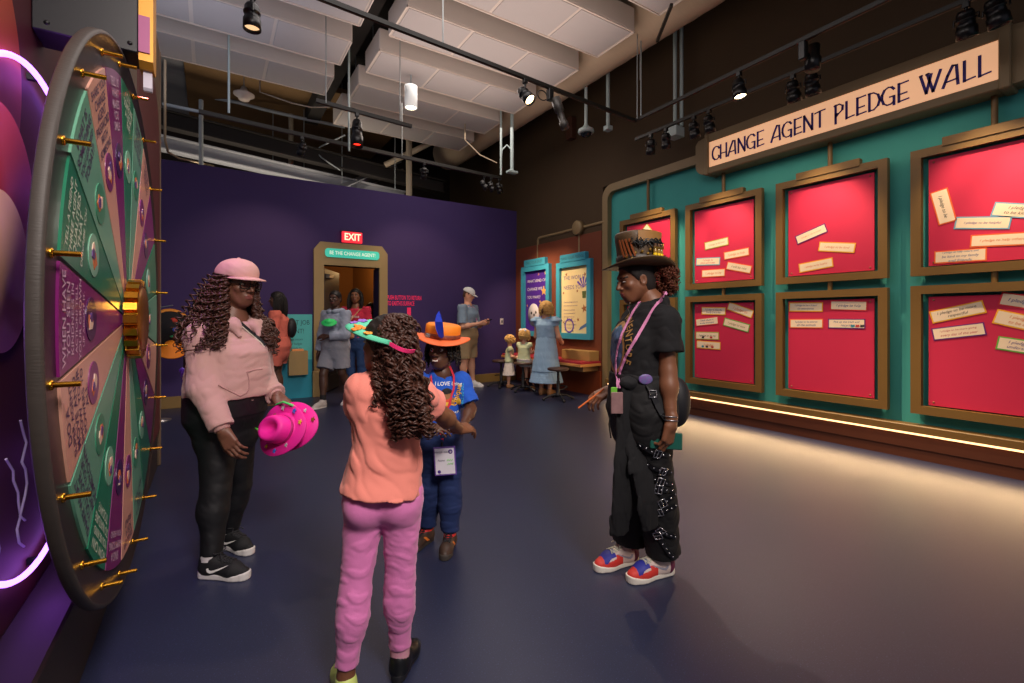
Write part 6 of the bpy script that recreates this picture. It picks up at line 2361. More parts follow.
    # navy joggers
    F = legs_field(H, .020, 1.84, T=[(t[0], t[1] + .006, t[2] + .006, t[3]) for t in T[:4]], fold=folds(57, 40, axis=(0, 0, 1), stretch=1.6), amp=.005, top=P(440, 430, 2.57), k=.012)
    jg = Solid().add(F).build('joggers', mat('navy_jogger', '162a5a', rough=.85, var=.08, bump=.1, bscale=300), root)
    for sd in 'RL':
        a, b = J['kn' + sd], J['an' + sd]
        m = MB().cyl(a.lerp(b, .80), a.lerp(b, .88), .045, .040, n=20)
        m.build('ankle_cuff', mat('navy_rib', '13244e', rough=.9), jg)
    # sturdy dark shoes with red collars
    for sd in 'RL':
        up = [mat('shoe_dark_brown', '2a2320', rough=.55, var=.5, vscale=30, color2='4a3226'), mat('shoe_red_lining', 'd0262a', rough=.7), mat('shoe_orange_flash', 'd8752a', rough=.5)]
        def reg(p):
            mi = np.zeros(len(p))
            mi[(p[:, 2] > .098)] = 1
            mi[(np.abs(np.abs(p[:, 0]) - .038) < .012) & (np.abs(p[:, 1] + .02 - (p[:, 2] - .05)) < .012) & (p[:, 2] > .035) & (p[:, 2] < .075)] = 2
            return mi
        shoe(root, J['an' + sd], J['toe' + sd], .205, None, mat('shoe_sole_grey', '3a3430', rough=.7), laces=mat('black_lace', '1c1d22', rough=.7), region=reg, mats=up, wide=1.12, sole_h=.03)
    # lanyard and badge
    RED = mat('red_ribbon', 'd01f35', rough=.7)
    m = MB()
    trb = tr
    def onshirt(x, y, lift=.006):
        oo = V(0, 0, CAM_H)
        dr = (P(x, y, 2) - oo).normalized()
        hit = tr[0].ray_cast(oo, dr, 6)
        return (hit[0] if hit[0] is not None else P(x, y, 2.47)) - FV * lift
    for px in ([(432, 369), (431, 378), (434, 392), (438, 406), (440, 420), (441, 434), (441.5, 443)], [(452, 369), (454, 376), (454, 388), (450, 402), (446, 416), (443, 430), (442.5, 443)]):
        pts = [onshirt(x, y) for x, y in px]
        pts[0] = J['neck'] + (rc if px[0][0] < 440 else -rc) * .04 + fc * .005 + V(0, 0, .035)
        m.strap(pts, [-FV] * len(pts), .011, .002)
    ln = m.build('lanyard', RED, root)
    MB().cyl(P(442, 442, 2.455), P(442, 447, 2.455), .006, n=8).build('clip', mat('clip_black', '202024', rough=.4), ln)
    c = P(445, 461, 2.44)
    u3, v3 = (RV * 1 + UPV * .07).normalized(), (UPV - RV * .07).normalized()
    bd = MB().obox(c, (.118, .004, .155), u3, FV, v3, bev=.003).build('badge', mat('badge_purple', '6a4aa0', rough=.4), ln)
    MB().obox(c - FV * .003, (.104, .002, .138), u3, FV, v3).build('badge_card', mat('badge_white', 'e4e0ea', rough=.5), bd)
    t = MB()
    put_text(t, 'CHANGE AGENT', .013, c - FV * .0045 + v3 * .05 - u3 * .012, u3, v3)
    put_text(t, 'Name', .016, c - FV * .0045 + v3 * .005 - u3 * .02, u3, v3, shear=.3)
    t.build('badge_print', mat('badge_ink', '3a2a5a', rough=.6), bd)
    t = MB()
    put_text(t, 'Jay', .03, c - FV * .0045 + v3 * .004 + u3 * .022, u3, (v3 + u3 * .1), shear=.3) if False else None
    t.tube([c - FV * .005 + u3 * (.012 + .006 * i) + v3 * (.0 + .010 * (i % 2)) for i in range(6)], .0018, n=5)
    t.tube([c - FV * .005 + u3 * (.014 + .006 * i) + v3 * (-.02 + .010 * (i % 2)) for i in range(6)], .0018, n=5)
    t.build('green_scribble', mat('marker_green', '5fd03a', rough=.5), bd)
    t = MB()
    t.lathe(c - FV * .0045 + u3 * .033 + v3 * .05, [(.012, 0), (.012, .001), (.006, .001), (.006, 0)], axis=-FV, n=16)
    t.lathe(c - FV * .0045 - u3 * .034 - v3 * .055, [(.009, 0), (0, .001)], axis=-FV, n=12)
    t.build('badge_logo', mat('logo_purple', '4a2a8a', rough=.5), bd)
    # short locs and the hat
    hb = scalp_cap(h, HAIR_BLACK, root, 'hair', grow=.010, front=.05, low=-.02, back_low=-.09)
    hh = Hair(23)
    rg = hh.rg
    for i in range(64):
        az = rg.uniform(.24, 1.76) * PI
        dx, dy = math.sin(az), math.cos(az)
        r0 = h(dx * .080, -.014 + dy * .096, .045 + rg.uniform(-.02, .03))
        o = (h.x * dx + h.y * dy) * .018
        ln = rg.uniform(.085, .135) * (.55 if abs(dx) < .8 and dy > .1 else 1.0)
        hh.strand([r0, r0 + o - V(0, 0, ln * .35), r0 + o * 1.3 - V(0, 0, ln * .7), r0 + o * rg.uniform(.9, 1.8) - V(0, 0, ln)], rg.uniform(.006, .0075), coil=.0018, pitch=.02, n=6)
    for x in (-.045, -.02, .035):                              # short locs over the forehead
        r0 = h(x, .078, .062)
        hh.strand([r0, r0 + h.y * .014 - V(0, 0, .02), r0 + h.y * .016 - V(0, 0, .042)], .0055, n=6)
    hh.build('locs', HAIR_BLACK, hb)
    ht = Frame(h(.0, -.004, .074), (h.y - h.z * .08), (h.z + h.x * -.14), h.k)
    m = MB()
    n = 48
    def ring(r, z, wob=0.0, sx=1.0):
        return [ht(math.cos(2 * PI * j / n) * r * 1.06, math.sin(2 * PI * j / n) * r * 1.08, z + wob * math.sin(4 * PI * j / n + .8)) for j in range(n)]
    def shell(rings, close=True):
        mm = MB()
        vs = [p for r in rings for p in r]
        fs = [(k * n + j, k * n + (j + 1) % n, (k + 1) * n + (j + 1) % n, (k + 1) * n + j) for k in range(len(rings) - 1) for j in range(n)]
        if close:
            fs.append(tuple((len(rings) - 1) * n + j for j in range(n)))
        return mm.raw(vs, fs, smooth=True)
    hat = shell([ring(.098, .0), ring(.150, -.004, .010), ring(.166, -.006, .016), ring(.168, -.002, .016), ring(.164, .003, .016), ring(.105, .008, .004), ring(.098, .010)], False).build('orange_hat', mat('orange_brim', 'f0703a', rough=.6, var=.05), root)
    shell([ring(.100, .004), ring(.104, .012), ring(.106, .05), ring(.104, .084), ring(.094, .092), ring(.06, .090), ring(.03, .087)]).build('crown', mat('orange_foam', 'f58a1c', rough=.65, var=.03), hat)
    shell([ring(.1035, .008), ring(.1065, .010), ring(.1085, .024), ring(.1065, .036), ring(.1045, .037)], False).build('hat_band', mat('band_black', '1f1a1c', rough=.7, var=.6, vscale=60, color2='b05a3a'), hat)
    fm = MB()
    q = ht(-.048, .108, .018)
    up, sd_ = UPV, RV
    pts = [q, q + up * .04 - sd_ * .008, q + up * .085 - sd_ * .014, q + up * .125 - sd_ * .010, q + up * .15 + sd_ * .002]
    for i in range(len(pts) - 1):
        pass
    fv = [(0, .0), (.014, .01), (.021, .05), (.021, .09), (.014, .125), (.002, .148), (-.012, .125), (-.019, .09), (-.019, .05), (-.012, .01)]
    vs = [q + sd_ * (x - .15 * y + 1.1 * y * y * .6) + up * y - FV * (.02 + .06 * math.sin(y * 14)) for x, y in fv]
    vs2 = [v + FV * .004 for v in vs]
    k = len(vs)
    fm.raw(vs + vs2, [tuple(range(k)), tuple(range(2 * k - 1, k - 1, -1))] + [(i, i + k, (i + 1) % k + k, (i + 1) % k) for i in range(k)])
    fo = fm.build('feather', mat('blue_feather', '1f3fd0', rough=.7, var=.15, vscale=40, stretch=(1, 1, 4)), hat)
    MB().obox(ht(.05, .112, .022), (.028, .01, .022), ht.x, ht.y, ht.z, bev=.004).build('silver_charm', mat('silver', 'c9c9cc', rough=.25, metal=.8), hat)

boy()


# ================================================================ the woman in black with the brown top hat
def woman():
    root = thing('person', 'woman in black with decorated brown top hat, pink lanyard and colourful trainers', 'person', onZ(642, 575))
    fc, fh = hdir(-.96, -.20), hdir(-.95, -.16, -.22)
    rc = right_of(fc)
    J = dict(neck=P(652, 302, 2.36), shL=P(664, 321, 2.23), elL=P(668, 372, 2.20), wrL=P(671, 424, 2.15),
             shR=P(641, 317, 2.48), elR=P(631, 366, 2.55), wrR=P(610, 390, 2.53),
             hipL=P(648, 425, 2.28), knL=P(657, 488, 2.30), anL=P(663, 556, 2.36),
             hipR=P(635, 425, 2.42), knR=P(637, 486, 2.45), anR=P(628, 545, 2.47),
             toeL=hdir(-.90, -.38), toeR=hdir(-.88, -.42))
    T = [(P(641, 425, 2.35), .150, .105, rc), (P(641, 408, 2.35), .165, .128, rc), (P(640, 385, 2.35), .140, .112, rc), (P(639, 370, 2.35), .132, .105, rc),
         (P(641, 340, 2.35), .145, .122, rc), (P(648, 318, 2.35), .150, .090, rc), (P(651, 306, 2.36), .070, .062, rc)]
    D = dict(ua=.046, eb=.038, wr=.026, th=.088, kn=.060, cf=.056, an=.038, nk=.047, foot=.22)
    h = Frame(P(635, 280, 2.36), fh, UPV, .93)
    H = Human(J, T, D, h, SKIN_MID, .006)
    hl = dict(wr=J['wrL'], fwd=hdir(-.22, .05, -1), back=hdir(.55, -.8, .0), thumb_side=-1, curl=((20, 38, 30), (24, 42, 30), (26, 46, 34), (30, 48, 34)), k=1.0, thumb_in=.01, arm=(J['elL'].lerp(J['wrL'], .7), .030))
    hr = dict(wr=J['wrR'], fwd=hdir(-.75, -.25, -.35), back=hdir(-.2, -.5, .8), thumb_side=1, curl=(28, 40, 26), k=.98, arm=(J['elR'].lerp(J['wrR'], .7), .030))
    H.body(root, [hl, hr], lips=LIPS, brow=BROW)
    eyes(h, root, squint=.34)
    BLK = mat('black_cotton', '0d0d11', rough=.9, var=.1, bump=.12, bscale=420)
    Tt = [(P(640, 400, 2.35), .150, .122, rc), (P(640, 384, 2.35), .152, .124, rc), (P(639, 368, 2.35), .156, .128, rc), (P(641, 342, 2.35), .160, .138, rc),
          (P(648, 320, 2.35), .162, .110, rc), (P(650, 312, 2.355), .130, .100, rc), (P(651, 306, 2.36), .095, .085, rc)]
    F = shirt_field(H, Tt, P(640, 377, 2.35), .62, grow_arm=.022, neck_r=.050, neck_tilt=UPV + fc * .25, k=.018, fold=folds(61, 36, axis=(.2, .2, 1), stretch=1.5), amp=.007, sleeve_flare=.012)
    ts = Solid().add(F).build('tee_shirt', BLK, root)
    tr = [bvh_of(ts)]
    # shirt print: oval iridescent mirror in a gold ring, gold words curved round it
    o = J['neck'] + fc * .35 - V(0, 0, .225)
    u2 = (fc.cross(UPV) * -1).normalized()
    u2 = V(-fc.y, fc.x, 0) * 1.0
    u2 = UPV.cross(fc).normalized()                            # reading direction seen from the front
    def patch(name, mt, rx, ry, inner, lift, dx=0.0, dy=0.0):
        vs, fs = grid2d(lambda a, b: inner < (a / rx) ** 2 + (b / ry) ** 2 < 1, rx * 2, ry * 2, 44, 56)
        mm = MB()
        wrap(mm, vs, fs, o + u2 * dx + UPV * dy, u2, UPV, -fc, tr, lift=lift)
        return mm.build(name, mt, ts)
    irid = mat('iridescent_print', '5a2a7a', rough=.3, vscale=9, color2='3f8a8a')
    patch('printed_mirror', irid, .066, .115, 0, .002)
    patch('printed_ring', mat('print_dull_gold', 'a8804a', rough=.4, metal=.3), .078, .130, .72, .0028)
    mm = MB()
    for ci, ch in enumerate('ADVENTURE'):
        a = math.radians(118 - ci * 15) if True else 0
        c = (.100 * math.sin(math.radians(10 + ci * 13)) , .155 * math.cos(math.radians(10 + ci * 13)))
        vs, fs = text_mesh(ch, .045, bold=.015)
        rt = math.radians(10 + ci * 13)
        ax = u2 * math.cos(rt) - UPV * math.sin(rt)
        ay = u2 * math.sin(rt) + UPV * math.cos(rt)
        wrap(mm, vs, fs, o + u2 * c[0] + UPV * c[1], ax, ay, -fc, tr, lift=.003)
    mm.build('printed_words', mat('print_dull_gold', 'a8804a'), ts)
    # baggy black trousers with straps and buckles
    TRO = mat('black_canvas', '0a0a0d', rough=.8, var=.12, bump=.15, bscale=300)
    F = legs_field(H, .020, 1.93, T=[(t[0], t[1] + .012, t[2] + .012, t[3]) for t in T[:4]], fold=folds(67, 30, axis=(0, 0, 1), stretch=1.8), amp=.006, flare=.028, top=P(640, 372, 2.35), k=.012)
    tro = Solid().add(F).build('trousers', TRO, root)
    tb = [bvh_of(tro)]
    SIL = mat('buckle_silver', 'b8b8bc', rough=.25, metal=.9)
    STR = mat('strap_vinyl', '0f0f12', rough=.35)
    oo = V(0, 0, CAM_H)
    def on(x, y, lift=.004, trees=None):
        dr = (P(x, y, 2) - oo).normalized()
        best = None
        for t in (trees or tb):
            q = t.ray_cast(oo, dr, 6)
            if q[0] is not None and (best is None or q[3] < best[3]):
                best = q
        return (best[0] + best[1] * lift, best[1]) if best else (P(x, y, 2.2), -FV)
    for (x0, y0, x1, y1, bx) in ((638, 443, 668, 455, .72), (640, 459, 670, 472, .74), (641, 470, 671, 484, .70), (643, 482, 671, 490, .62), (652, 505, 674, 494, .5), (650, 511, 675, 505, .4), (655, 528, 672, 556, .25), (653, 522, 674, 536, .45)):
        pts, nn = [], []
        for t in np.linspace(0, 1, 12):
            p, n = on(x0 + (x1 - x0) * t, y0 + (y1 - y0) * t + 2.5 * math.sin(PI * t))
            pts.append(p)
            nn.append(n)
        st = MB().strap(pts, nn, .022, .004).build('strap', STR, tro)
        m = MB()
        for i in range(1, 12, 2):
            m.lathe(pts[i] + nn[i] * .004, [(.0042, 0), (.0035, .003), (0, .0035)], axis=nn[i], n=8)
        m.build('stud', SIL, st)
        i = int(bx * 11)
        p, n = pts[i] + nn[i] * .006, nn[i]
        tg = (pts[i + 1] - pts[i]).normalized()
        s_ = tg.cross(n).normalized()
        m = MB()
        m.tube([p + tg * (a * .017) + s_ * (b * .019) for a, b in ((-1, -1), (1, -1), (1, 1), (-1, 1))], .0032, n=6, closed=True)
        m.tube([p - s_ * .019, p + s_ * .019], .0025, n=6)
        m.build('buckle', SIL, st)
    # trainers in red, blue, cream and plum
    cols = [mat('trainer_cream', 'd8c4bc', rough=.6), mat('trainer_red', 'd83a32', rough=.6), mat('trainer_blue', '2a2f9a', rough=.6), mat('trainer_plum', '6a2046', rough=.6)]
    def reg(p):
        mi = np.zeros(len(p))
        y, z, x = p[:, 1], p[:, 2], np.abs(p[:, 0])
        mi[(y > -.012) & (z < .062 - .2 * (y - .02))] = 1
        mi[(y > .085)] = 1
        mi[(y > .030) & (y < .095) & (x < .036) & (z > .048 - .10 * (y - .03))] = 2
        mi[(y > .005) & (y <= .030) & (z < .075)] = 1
        mi[(y < -.080)] = 3
        return mi
    for sd, ln in (('L', .275), ('R', .27)):
        sh, f = shoe(root, J['an' + sd], J['toe' + sd], ln, None, mat('trainer_sole', 'e4ded2', rough=.6), laces=mat('cord_grey', 'c9c9b8', rough=.8), region=reg, mats=cols, wide=1.08, sole_h=.026, tall=.01)
        swoosh(sh, f, -1 if sd == 'L' else -1, mat('grey_stripe', '9a98a8', rough=.5), .95, y=-.02, z=.058)
        a, b = J['an' + sd], J['kn' + sd]
        MB().cyl(a - V(0, 0, .02), a.lerp(b, .22), .043, .047, n=18).build('sock', mat('plum_sock', '7a1f4a', rough=.9), root)
    # black cloth tied at the waist, two tails hanging in front
    JK = mat('sheer_black_cloth', '0c0c10', rough=.85, var=.15, bump=.1, bscale=200)
    jk = None
    def tail(px, seed, first=False):
        F = H.field(.1)
        for (x0, y0, d0, w0), (x1, y1, d1, w1) in zip(px, px[1:]):
            for t in np.linspace(0, 1, 4)[:-1]:
                pass
        secs = [(P(x, y, d), w, .016, (rc * .35 + RV * .94)) for x, y, d, w in px]
        F.loft(secs, 0)
        F.bumpy(.006, folds(seed, 55, axis=(0, 0, 1), stretch=.15))
        return Solid().add(F)
    jk = tail([(650, 527, 2.22, .05), (648, 500, 2.20, .075), (641, 470, 2.20, .07), (634, 440, 2.22, .06), (629, 410, 2.24, .06), (630, 385, 2.25, .05)], 71).build('tied_jacket', JK, root)
    tail([(620, 532, 2.24, .05), (621, 510, 2.22, .055), (622, 475, 2.21, .05), (624, 440, 2.21, .046), (627, 405, 2.21, .045), (630, 382, 2.22, .045)], 73).build('sleeve_tail', JK, jk)
    F = H.field(.1)
    F.loft([(P(640, 399, 2.35), .158, .130, rc), (P(640, 388, 2.35), .160, .134, rc), (P(640, 378, 2.35), .156, .130, rc)], 0)
    F.cut(P(640, 377, 2.35), UPV).cut(P(640, 400, 2.35), -UPV)
    F.ell(P(629, 383, 2.22), (.055, .04, .035), None, .02)
    F.bumpy(.005, folds(77, 60, axis=rc, stretch=.3))
    Solid().add(F).build('waist_knot', JK, jk)
    # bag at the hip with a round iridescent emblem and a clipped strap
    bg = MB().ell(P(677, 402, 2.36), (.065, .07, .125), ax=RV, ay=FV, az=UPV, n=22, m=14).build('waist_bag', mat('bag_black', '18181d', rough=.6), root)
    wk = [bvh_of(c) for c in jk.children if c.name.startswith('waist_knot')]
    p, n = on(645, 379, .004, wk + tr)
    MB().lathe(p + n * .006, [(.032, 0), (.032, .004), (.026, .006), (.0, .006)], axis=n, n=28, sy=.75).build('emblem', mat('emblem_iridescent', '4a7a98', rough=.35, vscale=90, color2='8a3a9a'), root)
    sp = MB()
    pts, nn = [], []
    for x, y in ((648, 384), (652, 394), (656, 404), (661, 414), (667, 421), (674, 424)):
        q, n = on(x, y, .006, tb + wk)
        pts.append(q)
        nn.append(n)
    so = sp.strap(pts, nn, .026, .005).build('bag_strap', STR, root)
    MB().tube([pts[1] + nn[1] * .008 + (RV * a + UPV * b) * .016 for a, b in ((-1, -1), (1, -1), (1, 1), (-1, 1))], .003, n=6, closed=True).build('buckle', SIL, so)
    # pink lanyard, thin necklace, badges
    PK = mat('pink_ribbon', 'd88ab8', rough=.6)
    m = MB()
    for px in ([(668, 291), (661, 299), (653, 311), (644, 326), (634, 343), (626, 358), (621, 372), (619, 388)], [(640, 303), (634, 312), (629, 322), (623, 334), (619, 347), (617, 360), (617, 374), (618, 388)]):
        pts, nn = [], []
        px = [(px[i][0] + (px[i + 1][0] - px[i][0]) * k / 5, px[i][1] + (px[i + 1][1] - px[i][1]) * k / 5) for i in range(len(px) - 1) for k in range(5)] + [px[-1]]
        for x, y in px:
            q, n = on(x, y, .006, tr)
            if (q - P(x, y, 2.3)).length > .5:
                continue
            pts.append(q)
            nn.append(n)
        if len(pts) > 2:
            if px[0][0] > 650:
                pts[0] = J['neck'] - fc * .052 + V(0, 0, .045)
            m.strap(pts, nn, .014, .002)
    la = m.build('lanyard', PK, root)
    MB().obox(P(617, 403, 2.17), (.055, .006, .10), RV, FV, UPV, bev=.003).build('badge', mat('badge_tan', '8a6a6a', rough=.4, var=.4, vscale=30), la)
    MB().obox(P(614, 392, 2.18), (.03, .006, .045), RV, FV, UPV, bev=.003).build('badge_green', mat('charm_green', '6ab03a', rough=.4), la)
    MB().tube([P(614, 398, 2.19), P(611, 412, 2.19), P(609, 424, 2.19), P(611, 438, 2.19)], .0035, n=6).build('cord', STR, la)
    m = MB()
    pts = [on(x, y, .004, tr)[0] for x, y in ((641, 304), (636, 311), (631, 315), (629, 309), (630, 303))]
    m.tube(pts, .0016, n=5)
    m.build('necklace', SIL, root)
    # wrist chains
    m = MB()
    for t, r in ((.86, .033), (.93, .031)):
        a, b = J['elL'], J['wrL']
        c = a.lerp(b, t)
        e1, e2, d = frame_axes((b - a) + V(.0, .02, .01))
        m.tube([c + (e1 * math.cos(q) + e2 * math.sin(q)) * r for q in np.linspace(0, 2 * PI, 25)[:-1]], .0026, n=5, closed=True)
    m.build('bracelet', SIL, root)
    # hair: short auburn puff below the hat
    hb = scalp_cap(h, HAIR_CAP, root, 'hair', grow=.008, front=.06, back_low=-.09)
    hh = Hair(31)
    rg = hh.rg
    for i in range(240):
        q = rg.normal(size=3)
        q /= np.linalg.norm(q)
        c = h(0, -.135, -.002)
        r0 = c + (h.x * q[0] * .06 + h.y * q[1] * .04 + h.z * q[2] * .06)
        dd = (h.x * q[0] * .9 + h.y * (q[1] * .8 - .5) + h.z * (q[2] - .15))
        hh.strand([r0, r0 + dd * .025, r0 + dd * .05 + V(0, 0, -.008)], .0034, coil=.008, pitch=.02, n=5, start=.1)
    hh.build('curls', HAIR_AUBURN, hb)
    # the phone in her left hand
    wrp = J['wrL']
    fw = hdir(-.22, .05, -1)
    c = wrp + fw * .085 + hdir(-.55, .8, 0) * .022 + RV * .016
    ph = MB().obox(c, (.150, .010, .078), (RV * .98 + UPV * -.05).normalized(), hdir(.55, -.8, 0).cross(UPV).cross(UPV).normalized() if False else (FV * .98 + RV * .0).normalized(), UPV, bev=.004)
    tag(ph.build('phone', mat('phone_teal_case', '1f5a4e', rough=.35)), 'dark green phone held low in the hand of the woman in the top hat', 'phone')
    # dark pencil in the blurred far hand
    w = J['wrR'] + hdir(-.75, -.25, -.35) * .08
    pn = MB().cyl(w + hdir(-.3, 0, .5) * .02 + hdir(.6, 0, .35) * .05, w - hdir(.6, 0, .35) * .12, .005, n=8)
    tag(pn.build('pencil', mat('pencil_orange', 'd86a2a', rough=.5)), 'orange pencil held in the far hand of the woman in the top hat', 'pencil')
    # steampunk top hat
    LEA = mat('hat_leather', '2c2116', rough=.5, var=.35, vscale=9, bump=.15, bscale=60, color2='5e4526')
    ht = Frame(h(.0, -.034, .062), (h.y + h.z * .22), (h.z + h.x * .06), 1.02)
    n = 56
    def ring(r, z, curl=0.0, lean=0.0):
        return [ht(math.cos(2 * PI * j / n) * r * .90, math.sin(2 * PI * j / n) * r * 1.02 + lean, z + curl * abs(math.cos(2 * PI * j / n)) ** 2 - curl * .35 * abs(math.sin(2 * PI * j / n)) ** 3) for j in range(n)]
    def shell(rings, close=True):
        mm = MB()
        vs = [p for r in rings for p in r]
        fs = [(k * n + j, k * n + (j + 1) % n, (k + 1) * n + (j + 1) % n, (k + 1) * n + j) for k in range(len(rings) - 1) for j in range(n)]
        if close:
            fs.append(tuple((len(rings) - 1) * n + j for j in range(n)))
        return mm.raw(vs, fs, smooth=True)
    hat = shell([ring(.096, -.004), ring(.130, -.006, .004), ring(.160, -.006, .016), ring(.176, -.004, .028), ring(.178, .0, .030), ring(.174, .002, .028), ring(.140, .002, .008), ring(.106, .006, .002), ring(.101, .012)], False).build('top_hat', LEA, root)
    cr = shell([ring(.099, .004), ring(.100, .03), ring(.103, .08), ring(.108, .13), ring(.110, .158), ring(.104, .166), ring(.07, .168), ring(.02, .168)]).build('crown', LEA, hat)
    shell([ring(.1005, .006), ring(.104, .008), ring(.1055, .03), ring(.1065, .05), ring(.103, .052)], False).build('hat_band', mat('hat_band_dark', '2a1f16', rough=.5), hat)
    # patches on the crown and brim
    lf = -ht.x                                                 # her left side faces the camera
    def at(a, z, r=.110):
        """on the crown: angle from the camera side toward the back, height"""
        d = (lf * math.cos(a) * .90 - ht.y * math.sin(a) * 1.02)
        return ht(0, 0, z) + d * r * ht.k, d.normalized()
    m = MB()
    vs, fs = [], []
    for i in range(9):
        for j in range(5):
            p, d = at(-.35 + i * .17, .112 + j * .012, .1105 + .0012 * j)
            vs.append(p + d * .002)
    fs = [(i * 5 + j, i * 5 + j + 1, (i + 1) * 5 + j + 1, (i + 1) * 5 + j) for i in range(8) for j in range(4)]
    m.raw(vs, fs, smooth=True)
    m.build('leather_patch', mat('patch_tan', '9a6e38', rough=.5, var=.2), cr)
    fe = MB()
    rg2 = random.Random(8)
    for k in range(26):
        a0 = -.75 + k * .05
        p0, d0 = at(a0, .092 + .012 * math.sin(k * .5), .112)
        a1 = a0 + rg2.uniform(.25, .55)
        p1, d1 = at((a0 + a1) / 2, .112 + rg2.uniform(-.01, .015), .122)
        p2, d2 = at(a1, .10 + rg2.uniform(-.03, .02), .128)
        fe.tube([p0, p1, p2], [.002, .0042, .0008], n=5)
    fe.build('feather', mat('black_feather', '0f1214', rough=.4), cr)
    vm, gm, cm = mat('vial_glass', '9a7a3a', rough=.12, var=.1), mat('vial_yellow', 'e0b81a', rough=.25), mat('vial_cork', '5a3a22', rough=.7)
    for k in range(3):
        p, d = at(.34 + k * .20, .062, .119)
        v_ = MB().lathe(p, [(0, -.026), (.0095, -.026), (.0095, .008), (.006, .016), (.006, .022)], axis=ht.z, n=12).build('vial', vm, cr)
        MB().lathe(p, [(0, -.0265), (.0098, -.0265), (.0098, -.010), (0, -.010)], axis=ht.z, n=12).build('yellow_liquid', gm, v_)
        MB().lathe(p, [(.0075, .02), (.0085, .036), (0, .037)], axis=ht.z, n=12).build('stopper', cm, v_)
    m = MB()
    pts, nn = [], []
    for a in np.linspace(.22, .86, 9):
        p, d = at(a, .040, .113)
        pts.append(p)
        nn.append(d)
    m.strap(pts, nn, .012, .004)
    pts = [at(a, .078, .128)[0] for a in np.linspace(.22, .86, 9)]
    m.strap(pts, [at(a, .05)[1] for a in np.linspace(.22, .86, 9)], .007, .002)
    m.build('vial_rack', mat('rack_brass', '8a6a2a', rough=.4, metal=.6), cr)
    for k in range(4):
        st = MB()
        pts, nn = [], []
        for t in np.linspace(0, 1, 8):
            p, d = at(-1.25 + k * .17 + t * .25, .125 - t * .085, .1115)
            pts.append(p)
            nn.append(d)
        st.strap(pts, nn, .009, .003)
        st.build('lace_strap', mat('lace_copper', '8a4a26', rough=.45, metal=.3), cr)
    m = MB()
    for a, z in ((-.5, .055), (-.2, .06), (.05, .05), (-.9, .04), (.18, .07), (-.65, .03)):
        p, d = at(a, z, .108)
        m.lathe(p, [(.008, 0), (.007, .004), (0, .006)], axis=d, n=10)
    m.build('rivet', mat('rack_brass', '8a6a2a'), cr)

woman()


